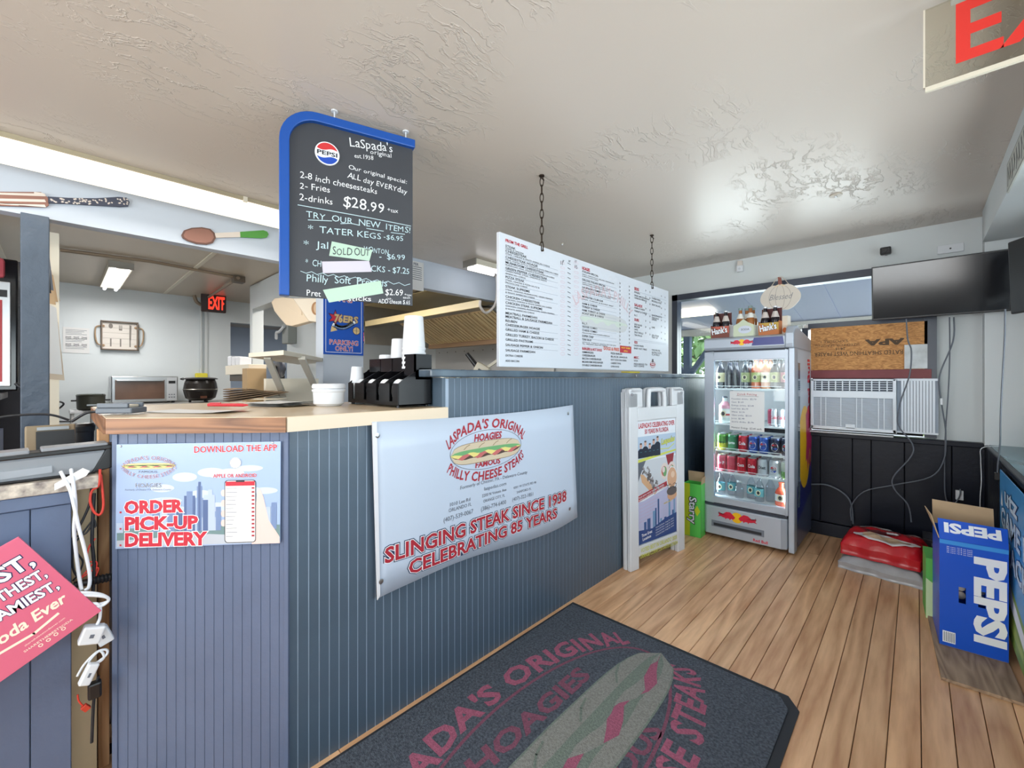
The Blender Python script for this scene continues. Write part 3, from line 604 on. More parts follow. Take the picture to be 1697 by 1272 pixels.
for k, (pxx, y_) in enumerate(((899, 1.702), (1078, 2.963))):
    r = thing('hanging_chain', ['dark link chain holding the left end of the menu board', 'dark link chain holding the right end of the menu board'][k], 'chain', (-1.40, y_, 1.86), 0, 'chains of the menu board')
    n_ = 9; hh = ZC-1.86-.012; lk = hh/n_
    L0 = None
    for j in range(n_):
        if L0 is None:
            m_ = MB(); m_.tube([(.009*math.cos(a), 0, lk*.62*math.sin(a)) for a in [i*math.pi/4 for i in range(8)]], .0026, chm, 6, 2, closed=True); L0 = m_.build('chain_link', r); o = L0
        else: o = L0.copy(); C.objects.link(o)
        o.location = (0, 0, lk*(j+.5)); o.rotation_euler = (0, 0, (j % 2)*math.pi/2+.5)
    MB().tube([(0, 0, hh+.01), (0, 0, hh-.005), (.012, 0, hh-.012), (.014, 0, hh-.02)], .0025, chm, 6, 3).cyl((0, 0, hh+.006), (0, 0, hh+.012), .014, chm, n=12).build('ceiling_hook', r)
    MB().tube([(0, 0, .03), (0, -.004, 0), (.012, 0, -.006), (.008, 0, .01)], .0025, chm, 6, 3).build('board_hook', r)

# ------------------------------------------------------------------ vinyl banner
bp_ = Plane((-1.340, .724, .454), (0, 1, 0)); br = bp_.root('vinyl_banner', 'white vinyl banner with red lettering and hoagie logo hung on the long counter', 'banner')
vin = mat('banner_vinyl', (192, 204, 222), .38)
z = Zm(bp_, 600, 660, 3.742)
def wav(p): u, v, w_ = p; return (u, v, w_+.004+.0045*(1+math.sin(u*7+v*2.5))*max(0, min(1, u*6))*max(0, min(1, (1.19-u)*6)))
b = MB(); N = 30; Mv = 6
tl, tr_, brr, bl = z(58, 145), z(1303, 40), z(1332, 735), z(95, 1235)
vs = []
for i in range(N+1):
    f = i/N; top = (tl[0]+(tr_[0]-tl[0])*f, tl[1]+(tr_[1]-tl[1])*f-.012*math.sin(f*math.pi)); bot = (bl[0]+(brr[0]-bl[0])*f, bl[1]+(brr[1]-bl[1])*f+.018*math.sin(f*2*math.pi))
    for j in range(Mv+1): g = j/Mv; vs.append(wav((bot[0]+(top[0]-bot[0])*g, bot[1]+(top[1]-bot[1])*g, 0)))
b.add(vs, [(i*(Mv+1)+j, (i+1)*(Mv+1)+j, (i+1)*(Mv+1)+j+1, i*(Mv+1)+j+1) for i in range(N) for j in range(Mv)], vin, True)
o = b.build('sheet', br); sm = o.modifiers.new('th', 'SOLIDIFY'); sm.thickness = .0015; sm.offset = -1
fold = MB(); p0, p1 = z(72, 145), z(100, 1240); fold.prism([z(56, 150), z(84, 145), z(105, 1215), z(88, 1245)], .004, .009, mat('banner_fold', (222, 222, 228), .4)); fold.build('folded_edge', br)
class WB(MB):
    def add(s, vs, fs, m, smooth=False):
        return MB.add(s, [(lambda q: (q[0], q[1], q[2]+.0016))(wav(tuple(v))) for v in vs], fs, m, smooth)
t = WB()
cx_, cy_ = z(775, 318); 
A_ = abs(z(990, 318)[0]-z(560, 318)[0])/2; B_ = abs(z(775, 192)[1]-z(775, 432)[1])/2/.9
t.ring(cx_, cy_+.004, A_, B_*.88, .0022, gink, 0, 48)
blp = mat('blush_halo', (232, 210, 222), .5)
arc_text(t, "LASPADA'S ORIGINAL", cx_, cy_+.004, A_*1.06, B_*.98, 2.92, .20, .038, dred, 0, True, .05, .15)
arc_text(t, 'PHILLY CHEESE STEAKS', cx_, cy_+.004, A_*1.06, B_*1.0, 3.45, 5.98, .036, dred, 0, False, .05, .1)
t.text('HOAGIES', cx_, cy_+B_*.48, .028, dred, .0, width=A_*.78, bold=.07, shear=.15, align='c'); t.text('FAMOUS', cx_, cy_-B_*.72, .022, dred, .0, width=A_*.72, bold=.07, shear=.1, align='c')
hoagie(t, cx_, cy_-.002, A_*2.0, B_*.92, 0, .0002)
def bt_(tx, x0, x1, y0, h, m, bold=0):   # level on the banner
    a, c = z(x0, y0), z(x1, y0); hh = math.dist(a, z(x0, y0-h)); t.text(tx, a[0], a[1], hh, m, 0, width=c[0]-a[0], bold=bold)
for tx, x0, x1, y0, h in [('Formerly of Chester, PA - Delaware County', 600, 1015, 563, 22), ('laspadas.com', 750, 890, 570, 22), ('1010 Lee Rd', 530, 665, 668, 22), ('ORLANDO FL', 525, 672, 703, 22), ('(407)-539-0067', 492, 682, 765, 28), ('2200 N Volusia Ave', 737, 890, 612, 18), ('ORANGE CITY, FL', 745, 880, 645, 18), ('(386)-774-6400', 730, 888, 698, 26), ('4301 W STATE RD 46', 932, 1070, 560, 15), ('SANFORD FL', 952, 1040, 588, 15), ('(407)-322-1851', 924, 1055, 637, 22)]: bt_(tx, x0, x1, y0, h, gink)
navyp = mat('navy_print', (44, 56, 88), .5)
for tx, x0, x1, y0, h in [('SLINGING STEAK SINCE 1938', 132, 1256, 1018, 92), ('CELEBRATING 85 YEARS', 275, 1195, 1085, 82)]:
    a, c = z(x0, y0), z(x1, y0); hh = math.dist(a, z(x0, y0-h)); wd = c[0]-a[0]
    for bd, m, zz in ((.20, navyp, 0), (.12, wprint, .0006), (.06, dred, .0012)):
        t.text(tx, a[0], a[1], hh, m, zz, width=wd, bold=bd)
t.build('banner_print', br)
for p in ((88, 228), (1270, 92), (1280, 682), (110, 1130)):
    q = z(*p); MB().lathe([(.004, 0), (.009, .002), (.004, .003)], (q[0], q[1], .007), chrome, 14).build('grommet', br)

# ------------------------------------------------------------------ app sign on the angled face
ap = Plane(FPl.P-FPl.X*LF+FPl.N*.004, FPl.X)
ar = ap.root('app_sign', 'glossy blue app advertising sign with a city skyline on the angled cabinet', 'sign')
z = Zm(ap, 0, 680, 3.5354)
sky1 = mat('sky_print', (160, 180, 214), .25); sky2 = mat('pale_sky_print', (196, 208, 230), .25)
q = [z(688, 197), z(1648, 180), z(1644, 772), z(682, 808)]
b = MB(); b.prism(q, 0, .004, sky1); b.build('panel', ar, bevel=.001)
t = MB(); e = .0043
xl, xr = q[0][0]+.002, q[1][0]-.002; yb, yt = q[3][1]+.006, q[0][1]
rnd = random.Random(3)
for i in range(14):
    x_ = xl+.03+(xr-xl-.06)*rnd.random(); y_ = yb+.10+rnd.random()*.12; t.ell(x_, y_, .025+.02*rnd.random(), .008+.006*rnd.random(), sky2, e+.00002*i, 20)
bl1 = mat('tower_print_blue', (118, 138, 176), .3); bl2 = mat('tower_print_pale', (176, 190, 212), .3); bl3 = mat('tower_print_dark', (88, 106, 146), .3); trp = mat('park_print', (112, 138, 140), .3); rvp = mat('road_print', (180, 186, 196), .3)
t.rect(xl, yb, xr, yb+.052, trp, e+.0004)
t.poly([(xl, yb), (xr, yb), (xr, yb+.016), (xl+.25, yb+.03), (xl, yb+.018)], rvp, e+.0005)
for x0, x1, yy, m in [(690, 730, 655, bl2), (900, 940, 520, bl1), (945, 985, 510, bl2), (990, 1030, 560, bl1), (1085, 1150, 495, bl3), (1100, 1135, 470, bl1), (1160, 1190, 440, bl1), (1168, 1182, 415, bl3), (1195, 1225, 520, bl3), (1200, 1265, 490, bl2), (1225, 1250, 460, bl2), (1270, 1300, 560, bl1), (1560, 1590, 560, bl2), (1595, 1625, 535, bl1), (1040, 1075, 590, bl3), (1150, 1290, 620, bl2)]:
    a, c = z(x0, 690), z(x1, yy); t.rect(a[0], yb+.04, c[0], c[1], m, e+.0006+(x0 % 7)*.00002)
# phone and the hand that holds it
sk = mat('skin_print', (222, 196, 190), .4)
a, c = z(1322, 772), z(1505, 402); pcx = (a[0]+c[0])/2
w1, w2 = z(1650, 776), z(1590, 540)
t.poly([z(1500, 640), z(1510, 470), z(1530, 455), z(1548, 500), z(1580, 640), z(1640, 730), z(1644, 772), z(1480, 778)], sk, e+.0008)
for yy in (480, 540, 600, 655): p = z(1315, yy); t.ell(p[0], p[1], .007, .010, sk, e+.0008)
def rr(x0, y0, x1, y1, r, m, zz):
    pts = []
    for cx0, cy0, s0 in ((x1-r, y1-r, 0), (x0+r, y1-r, 1), (x0+r, y0+r, 2), (x1-r, y0+r, 3)):
        for i in range(6): an = s0*math.pi/2+i*math.pi/10; pts.append((cx0+r*math.cos(an), cy0+r*math.sin(an)))
    t.poly(pts, m, zz)
rr(a[0], a[1], c[0], c[1], .009, ink, e+.001); rr(a[0]+.002, a[1]+.002, c[0]-.002, c[1]-.002, .008, paper, e+.0012)
t.rect(a[0]+.003, c[1]-.017, c[0]-.003, c[1]-.004, red, e+.0014); t.rect(pcx-.012, c[1]-.006, pcx+.012, c[1]-.002, ink, e+.0016)
hh = c[1]-a[1]
for i in range(13):
    y_ = c[1]-.024-i*(hh-.032)/13; t.rect(a[0]+.004, y_-.0008, a[0]+.004+rnd.uniform(.018, .032), y_+.0004, gink, e+.0014); t.rect(c[0]-.012, y_-.0025, c[0]-.004, y_+.0025, dred, e+.0014)
outlined(t, z, 'DOWNLOAD THE APP', (1142, 245), (1628, 232), 36, red, wprint, e+.001)
outlined(t, z, 'APPLE OR ANDROID', (1256, 390), (1510, 386), 20, red, wprint, e+.001)
for tx, x1, y0, h in (('ORDER', 1074, 598, 68), ('PICK-UP', 1164, 694, 70), ('DELIVERY', 1212, 790, 72)):
    outlined(t, z, tx, (738, y0), (x1, y0-10), h, red, wprint, e+.0012, .10, .17); p = z(710, y0); t.rect(p[0], p[1], p[0]+.005, p[1]+.005, red, e+.0012)
cx0, cy0 = z(1385, 304); t.ell(cx0, cy0, .0165, .0165, wprint, e+.001, 30); t.ring(cx0, cy0, .015, .015, .001, gink, e+.0012, 30)
# sandwich badge
cx1, cy1 = z(880, 322); sa = abs(z(1038, 322)[0]-z(722, 322)[0])/2
halo = mat('pale_halo_print', (206, 214, 232), .3)
for bd, m, zz in ((.11, halo, 0), (.02, mat('rosy_grey_print', (150, 110, 130), .4), .0004)):
    arc_text(t, "LASPADA'S ORIGINAL", cx1, cy1-.012, sa*.95, .030, 2.9, .24, .011, m, e+.001+zz, True, bd); arc_text(t, 'PHILLY CHEESE STEAKS', cx1, cy1+.010, sa*.95, .036, 3.42, 6.0, .010, m, e+.001+zz, False, bd)
hoagie(t, cx1, cy1, sa*2, .0165, 0, e+.0012, (mat('y_bun', (222, 204, 140), .4), h_edge, mat('dk_let', (52, 88, 60), .4), h_ch, mat('dk_let', (52, 88, 60), .4), h_ham), dz=.00005)
z.fit(t, 'FAMOUS', 820, 362, 930, 362, 12, gink, e+.0012); z.fit(t, 'HOAGIES', 800, 447, 955, 446, 24, gink, e+.0014); z.fit(t, 'HOAGIES', 800, 447, 955, 446, 24, halo, e+.001, bold=.1)
z.fit(t, 'Formerly of Chester P.A. Delaware County', 742, 466, 1010, 464, 10, gink, e+.0014)
t.build('sign_print', ar)
for p in ((716, 208), (1604, 188)): q_ = z(*p); MB().lathe([(.0035, 0), (.0025, .002), (.001, .0025)], (q_[0], q_[1], .004), chrome, 12).build('screw', ar)

# ------------------------------------------------------------------ blue parking sign on the pillar
sx = Plane((-3.026, 1.268, 1.372), (0, 1, 0)); s6 = sx.root('parking_sign', 'blue metal team parking sign hung on the white pillar below the chalkboard', 'sign')
b = MB(); b.box(0, .30, 0, .44, 0, .003, mat('royal_blue_enamel', (26, 84, 184), .3)); b.build('plate', s6, bevel=.0008)
t = MB(); gold = mat('gold_print', (214, 186, 130), .4); navy2 = mat('deep_navy_print', (28, 34, 84), .4)
for x0, y0, x1, y1 in ((.015, .015, .285, .0185), (.015, .4215, .285, .425), (.015, .015, .0185, .425), (.2815, .015, .285, .425)): t.rect(x0, y0, x1, y1, wprint, .0035)
for tx, y0, wd in (('FANS', .385, .125), ('PARKING', .072, .22), ('ONLY!', .028, .135)):
    for bd, m, zz in ((.08, wprint, .0004), (.01, red, .0009)): t.text(tx, .15, y0, .034, m, .0036+zz, width=wd, bold=bd, align='c')
st = []
for i in range(12): a = math.pi/2+i*math.pi/6; r = .055 if i % 2 == 0 else .026; st.append((.085+r*math.cos(a)*1.1, .262+r*math.sin(a)*1.15))
t.poly(st, navy2, .0036); t.poly([(.085+(x-.085)*.8, .262+(y-.262)*.8) for x, y in st], red, .0040)
for bd, m, zz in ((.16, navy2, 0), (.11, gold, .0003), (.05, navy2, .0006), (.02, gold, .0009)): t.text('76', .075, .235, .052, m, .0042+zz, width=.06, bold=bd, shear=.1)
for bd, m, zz in ((.16, navy2, 0), (.11, gold, .0003), (.06, navy2, .0006), (.02, gold, .0009)): t.text('ERS', .138, .238, .046, m, .0042+zz, width=.115, bold=bd, shear=.1)
t.poly([(.06, .215), (.10, .175), (.05, .16)], gold, .0038); sw = [(.07+i*.013, .222-.030*math.sin(i*.26+.3)+.01*(i*.1)) for i in range(13)]
t.stroke(sw, .030, navy2, .0054); t.stroke(sw, .022, wprint, .0060); t.stroke([(x, y-.006) for x, y in sw], .006, mat('light_blue_print', (130, 170, 220), .4), .0066)
t.ell(.243, .182, .030, .030, navy2, .0046); t.ell(.243, .182, .026, .026, gold, .0048); t.ring(.243, .182, .001, .024, .002, navy2, .005, 20); t.stroke([(.22, .182), (.266, .182)], .002, navy2, .005)
t.build('sign_print', s6)

# ------------------------------------------------------------------ pink sign leaning over the left stand
pk_ = Plane((-1.60, -.30, .3), (0, 1, 0)); z = Zm(pk_, 0, 680, 3.5354)
c1 = pk_.at(31, 888); c2 = pk_.at(168, 1010); c3 = pk_.at(0, 1128)
ex = Vector((c2[0]-c1[0], c2[1]-c1[1])); ey = Vector((c3[0]-c2[0], c3[1]-c2[1])); ey = ey.normalized()
pkr = pk_.root('soda_sign', 'tilted pink soda advertising board leaning on the left stand', 'sign')
L1 = .40; b = MB(); A_ = Vector(c1)-ex.normalized()*.04*0; 
Q = [c1, c2, (c2[0]+ey.x*L1, c2[1]+ey.y*L1), (c1[0]+ey.x*L1*.75-ex.x*.0, c1[1]+ey.y*L1*.75)]
b.prism(Q, 0, .008, mat('rose_pink_print', (212, 102, 130), .35)); b.build('panel', pkr, bevel=.001)
t = MB(); z4 = Zm(pk_, 0, 900, 3.5354)
d1 = (c2[0]-c1[0], c2[1]-c1[1])
for tx, x0, y0, x1, y1, h in (('ST,', 6, 228, 212, 110, 86), ('THEST,', 0, 340, 282, 182, 58), ('AMIEST,', 0, 448, 352, 250, 58)):
    for bd, m, zz in ((.14, navy2, 0), (.06, wprint, .0004)): z4.fit(t, tx, x0, y0, x1, y1, h, m, .0084+zz, bold=bd)
cream = mat('cream_print', (244, 226, 206), .5)
z4.fit(t, 'oda Ever', 0, 590, 392, 330, 62, cream, .0086, bold=.05, shear=.25); t.stroke([z4(0, 636), z4(200, 520), z4(340, 404)], .006, cream, .0086)
z4.fit(t, 'sharethebestsodaever.com', 148, 596, 384, 430, 10, cream, .0086); z4.fit(t, 'SHARETHEBESTSODA', 145, 632, 428, 440, 12, cream, .0086, bold=.02)
for p in ((239, 588), (284, 557), (328, 524), (372, 492)): q_ = z4(*p); t.ring(q_[0], q_[1], .0025, .0025, .0018, cream, .0086, 14)
t.build('sign_print', pkr)
# ------------------------------------------------------------------ folding A-frame sign leaning on the counter
q0, q1 = Vector((-1.282, 2.425, 0)), Vector((-1.178, 3.03, 0))
dx = (q1-q0).normalized(); wdt = .60; lean = Vector((-.012, .004, 1.135)).normalized()
af = Plane(q0, dx, lean); ar_ = af.root('folding_sidewalk_sign', 'white plastic folding sidewalk sign with an anniversary poster leaning on the counter', 'sign')
HS = 1.14
def side(zoff, name, lab=None):
    b = MB(); z0, z1 = zoff-.028, zoff
    b.box(0, .085, 0, HS-.03, z0, z1, white); b.box(wdt-.085, wdt, 0, HS-.03, z0, z1, white)
    b.box(.085, wdt-.085, .075, .14, z0, z1, white); b.box(.085, wdt-.085, .93, 1.015, z0, z1, white); b.box(.085, wdt-.085, .14, .93, z0+.004, z1-.012, white)
    for x0, x1 in ((0, .135), (wdt-.135, wdt)): b.box(x0, x1, 1.015, HS-.005, z0, z1, white)
    b.prism([(.0, HS-.03), (.03, HS), (.12, HS), (.13, HS-.03)], z0, z1, white); b.prism([(wdt-.13, HS-.03), (wdt-.12, HS), (wdt-.03, HS), (wdt, HS-.03)], z0, z1, white)
    return b.build(name, ar_, bevel=.006)
side(0, 'front_panel'); side(-.033, 'back_panel')
b = MB()
for zo in (-.014, -.047): b.tube([(.21, 1.0, zo), (.215, 1.10, zo), (.235, 1.125, zo), (.365, 1.125, zo), (.385, 1.10, zo), (.39, 1.0, zo)], .016, white, 8, 4)
b.build('handle', ar_)
for x_ in (.025, wdt-.025): MB().cyl((x_, HS-.04, -.062), (x_, HS-.04, .004), .01, mat('grey_hinge', (150, 154, 160), .4), n=12).build('hinge_pin', ar_)
t = MB(); PX0, PX1, PY0, PY1 = .088, .512, .145, .925; e = -.009
z = Zm(af, 1035, 680, 5.088)
def U(x, y):     # poster coordinates: x 0..1, y 0 (bottom)..1
    return (PX0+(PX1-PX0)*x, PY0+(PY1-PY0)*y)
t.rect(PX0, PY0, PX1, PY1, mat('poster_white', (230, 236, 244), .35), e-.001)
def ur(x0, y0, x1, y1, m, zz): a, c = U(x0, y0), U(x1, y1); t.rect(a[0], a[1], c[0], c[1], m, e+zz)
t.text("LASPADA'S CELEBRATING OVER", *U(.03, .945), .030, red, e, width=(PX1-PX0)*.94, bold=.05); t.text('50 YEARS IN FLORIDA', *U(.18, .895), .028, red, e, width=(PX1-PX0)*.62, bold=.05)
pbl = mat('poster_sky', (184, 204, 226), .35); yel = mat('yellow_green_print', (214, 220, 96), .4)
ur(0, .69, 1, .875, pbl, .0001)
shirt = mat('shirt_print', (36, 44, 62), .4); skp = mat('face_print', (214, 172, 156), .4); hr = mat('hair_print', (92, 78, 72), .4)
for k, (x_, yy) in enumerate(((.08, .80), (.19, .815), (.30, .79), (.40, .82), (.50, .84))):
    a = U(x_, yy); b0 = U(x_-.075, .70); b1 = U(x_+.075, .70); s0 = U(x_-.07, yy-.04); s1 = U(x_+.07, yy-.04)
    t.poly([b0, b1, s1, (a[0]+.012, a[1]-.018), (a[0]-.012, a[1]-.018), s0], shirt, e+.0003+k*.0001); t.ell(a[0], a[1], .013, .017, skp, e+.0010+k*.0001, 14); t.ell(a[0], a[1]+.013, .012, .006, hr, e+.0012+k*.0001, 14)
    t.text('crew', a[0], U(0, .745)[1], .007, mat('teal_print', (90, 170, 180), .5), e+.0018, align='c')
for bd, m, zz in ((.14, gink, 0), (.06, yel, .0004)): t.text('Laspadas', *U(.60, .785), .035, m, e+.0004+zz, width=(PX1-PX0)*.37, bold=bd, shear=.2, rot=.1)
t.stroke([U(.58, .75), U(.8, .745), U(.95, .78)], .006, yel, e+.0006)
t.poly([U(0, .665), U(1, .715), U(1, .73), U(0, .69)], yel, e+.0006)
pgr = mat('plate_print', (206, 212, 220), .35); ur(0, .40, 1, .675, pgr, .0001); t.poly([U(0, .67), U(0, .5), U(.06, .56), U(.2, .675)], gink, e+.0002)
mt1 = mat('steak_print', (96, 88, 88), .5); mt2 = mat('steak_print_light', (150, 146, 150), .5); brd = mat('roll_print', (212, 170, 132), .5)
t.poly([U(.06, .57), U(.14, .56), U(.5, .40), U(.42, .375), U(.3, .41), U(.1, .5)], brd, e+.0004)
for i in range(46):
    f = rnd.random(); p = U(.14+.33*f+rnd.uniform(-.07, .07), .60-.17*f+rnd.uniform(-.035, .045)); t.ell(p[0], p[1], rnd.uniform(.008, .018), rnd.uniform(.005, .010), rnd.choice((mt1, mt1, mt2)), e+.0006+i*.00001, 8, rnd.random()*3)
for x_ in (.68, .88):
    p = U(x_, .555); t.ell(p[0], p[1], .045, .055, mat('bun_white_print', (226, 214, 208), .5), e+.0004, 20); t.ell(p[0]-.004, p[1], .030, .034, h_ham, e+.0005, 18); t.ell(p[0]+.004, p[1]-.004, .020, .034, h_let, e+.0006, 16); t.ell(p[0]-.01, p[1]+.01, .016, .02, mat('bun_white_print', (226, 214, 208), .5), e+.0007, 16)
t.poly([U(.72, .69), U(.95, .70), U(.90, .60), U(.78, .60)], mat('dark_red_cup', (150, 40, 52), .4), e+.0003)
t.poly([U(0, .345), U(.85, .435), U(.85, .475), U(0, .395)], dred, e+.0007)
for k, tx in enumerate(('PLUS NOW WITH THE BEST BURGERS,', 'WINGS & CHEESESTEAKS ANYWHERE')): p = U(.02, .372-k*.022); t.text(tx, p[0], p[1], .0105, wprint, e+.001, width=(PX1-PX0)*.66, rot=.17, bold=.02)
ur(0, .10, 1, .345, mat('dusk_sky_print', (188, 190, 222), .35), .0001); t.poly([U(0, .33), U(.85, .42), U(1, .43), U(1, .3), U(0, .3)], mat('dusk_sky_print', (188, 190, 222), .35), e+.0002)
for k in range(6): p = U(.03, .31-k*.027); t.text('Come in and taste the tradition today', p[0], p[1], .007, mat('rose_text_print', (206, 170, 196), .5), e+.0006, width=(PX1-PX0)*.5, rot=.12)
tw1 = mat('tower_night_print', (62, 96, 150), .35); tw2 = mat('tower_night_pale', (120, 160, 200), .35)
for x0, x1, h_, m in ((.14, .20, .17, tw1), (.22, .30, .19, tw1), (.36, .43, .24, tw2), (.42, .46, .26, tw1), (.49, .53, .33, tw1), (.55, .6, .16, tw2), (.78, .83, .31, tw2), (.92, .96, .30, tw2), (.88, .92, .2, tw1), (.66, .72, .16, tw1)): ur(x0, .06, x1, h_, m, .0008)
t.poly([U(0, 0), U(0, .115), U(.35, .10), U(.7, .15), U(1, .17), U(1, .0)], mat('deep_blue_print', (44, 78, 140), .35), e+.001)
t.text('Three Great', *U(.08, .055), .018, wprint, e+.0014, width=.11, bold=.04, rot=.08); t.text('Locations', *U(.10, .022), .018, wprint, e+.0014, width=.09, bold=.04, rot=.08)
for k in range(4): t.text('1010 Lee Rd Orlando - Orange City - Sanford', *U(.43, .088-k*.022), .009, wprint, e+.0014, width=.21, rot=.13)
p = U(.72, .27); t.text('ORDER ONLINE', p[0]-.03, p[1], .009, mat('yellow_print', (240, 206, 60), .5), e+.0015, rot=.1, bold=.03)
bx_, by_ = U(.88, .44); buns = mat('bun_tan_print', (216, 168, 132), .4)
t.ell(bx_, by_+.03, .062, .080, mat('poster_white', (230, 236, 244), .35), e+.0012, 30); t.ell(bx_, by_+.035, .055, .070, buns, e+.0016, 30); t.ell(bx_, by_-.085, .055, .032, buns, e+.0016, 26); t.ell(bx_-.002, by_-.055, .060, .030, mt1, e+.0018, 26)
t.ell(bx_+.01, by_+.055, .022, .022, mat('bun_shine_print', (232, 200, 172), .4), e+.0018, 20)
for s_ in (-1, 1): t.ring(bx_+s_*.028, by_-.022, .018, .013, .004, ink, e+.0022, 20)
t.stroke([(bx_-.064, by_-.006), (bx_-.046, by_-.016)], .005, ink, e+.0022); t.stroke([(bx_+.046, by_-.016), (bx_+.062, by_-.006)], .005, ink, e+.0022)
t.text('VOTED BEST IN ORLANDO 2020', .10, .098, .026, yel, .0012, width=.40, bold=.03); t.text('ORANGE COUNTY & TASTE FLORIDA', .09, .062, 0.000001+.024, yel, .0012, width=.42, bold=.03)
t.build('poster', ar_)
# ------------------------------------------------------------------ drinks cooler
FX, FY, FW, FD, FH = -1.184, 3.405, .586, .655, 1.51
silv = mat('silver_plastic', (176, 184, 196), .35, .25); silvd = mat('silver_dark_grey', (120, 128, 142), .4, .2); led = mat('led_strip', (235, 246, 255), .4, emit=4)  # darker silver grey for the cooler's back, inner panels and handle recess
inn_ = mat('cooler_liner', (236, 240, 244), .45)
fr = thing('drinks_cooler', 'silver glass door drinks cooler with energy drink logo, standing at the bar end', 'refrigerator', (FX, FY, 0))
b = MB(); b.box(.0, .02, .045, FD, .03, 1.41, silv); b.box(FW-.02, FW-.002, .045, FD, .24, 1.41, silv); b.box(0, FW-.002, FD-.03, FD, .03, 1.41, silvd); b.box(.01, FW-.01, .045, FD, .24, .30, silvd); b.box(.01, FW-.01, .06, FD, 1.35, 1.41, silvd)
b.build('cabinet', fr)
b = MB(); b.box(.021, .024, .05, FD-.04, .30, 1.35, inn_); b.box(FW-.024, FW-.021, .05, FD-.04, .30, 1.35, inn_); b.box(.02, FW-.02, FD-.045, FD-.035, .30, 1.35, inn_); b.box(.02, FW-.02, .05, FD-.04, .295, .302, inn_); b.build('liner', fr)
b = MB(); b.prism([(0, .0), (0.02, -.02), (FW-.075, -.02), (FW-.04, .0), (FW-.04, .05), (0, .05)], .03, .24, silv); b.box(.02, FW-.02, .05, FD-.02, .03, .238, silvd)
base = b.build('base_drawer', fr, bevel=.006)
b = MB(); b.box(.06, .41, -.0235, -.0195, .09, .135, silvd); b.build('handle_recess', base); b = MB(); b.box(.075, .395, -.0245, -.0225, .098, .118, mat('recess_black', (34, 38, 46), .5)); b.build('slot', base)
MB().box(FW-.036, FW, .004, .09, .012, 1.41, silv).build('corner_column', fr, bevel=.006)
b = MB(); 
prof = [(0.0, 1.41), (-.015, 1.43), (-.012, 1.50), (.03, 1.525), (.16, 1.512), (FD, 1.512), (FD, 1.41)]
def xprism(mb, prof_, x0, x1, m):
    n = len(prof_); vs = [(x0, y, z_) for y, z_ in prof_]+[(x1, y, z_) for y, z_ in prof_]
    mb.add(vs, [tuple(range(n)), tuple(range(n, 2*n))[::-1]]+[(i, n+i, n+(i+1) % n, (i+1) % n) for i in range(n)], m)
xprism(b, [(0.0, 1.41), (-.014, 1.43), (-.012, 1.495), (.02, 1.508), (FD, 1.508), (FD, 1.41)], 0, FW-.05, silv); b.build('top_header', fr, bevel=.008)
b = MB(); xprism(b, [(-.012, 1.41), (-.02, 1.44), (-.015, 1.51), (.03, 1.56), (.12, 1.57), (.22, 1.55), (FD, 1.50), (FD, 1.41)], FW-.052, FW, silv); b.build('corner_cap', fr, bevel=.008)
b = MB(); b.box(.0, .065, 0, .045, .262, 1.40, silv); b.box(FW-.05, FW-.036, .0, .045, .262, 1.40, silv); b.box(.065, FW-.05, 0, .045, .262, .31, silv); b.box(.065, FW-.05, 0, .045, 1.335, 1.40, silv); dr = b.build('door', fr, bevel=.004)
MB().box(.065, FW-.05, .012, .016, .31, 1.335, glas).build('glass', dr)
MB().box(.0, FW-.04, -.001, .04, .242, .26, mat('dark_gasket', (48, 54, 66), .5)).build('gasket', fr)
MB().box(.0, FW-.002, .02, .045, 1.401, 1.409, mat('dark_gasket', (48, 54, 66), .5)).build('seam', fr)
for x0 in (.026, FW-.034): MB().box(x0, x0+.007, .049, .056, .32, 1.33, led).build('light_strip', fr)
MB().box(.05, FW-.06, .05, .058, 1.335, 1.341, led).build('light_strip', fr)
for sx_, ry in ((.045, R(-90)), (FW-.055, R(90))):
    o = area('cooler_lamp', (FX+sx_, FY+.075, .82), (0, ry, 0), 1.0, .02, 2.6, (.86, .94, 1))
area('cooler_top_lamp', (FX+.28, FY+.12, 1.325), (0, 0, 0), .4, .1, 2.0, (.88, .95, 1))
shz = (1.127, .861, .658, .497)
wire = mat('white_wire', (240, 244, 248), .35)
for zz in shz:
    b = MB(); b.box(.03, FW-.035, .052, .062, zz-.012, zz-.002, wire); b.box(.03, FW-.035, FD-.06, FD-.052, zz-.008, zz-.002, wire)
    for k in range(22): b.box(.035+k*.0235, .0375+k*.0235, .062, FD-.052, zz-.005, zz-.002, wire)
    sh = b.build('wire_shelf', fr); g = MB(); g.tube([(.06, .056, zz-.004), (.06, .054, zz+.016), (.50, .054, zz+.016), (.50, .056, zz-.004)], .0022, wire, 6, 1); g.build('front_rail', sh)
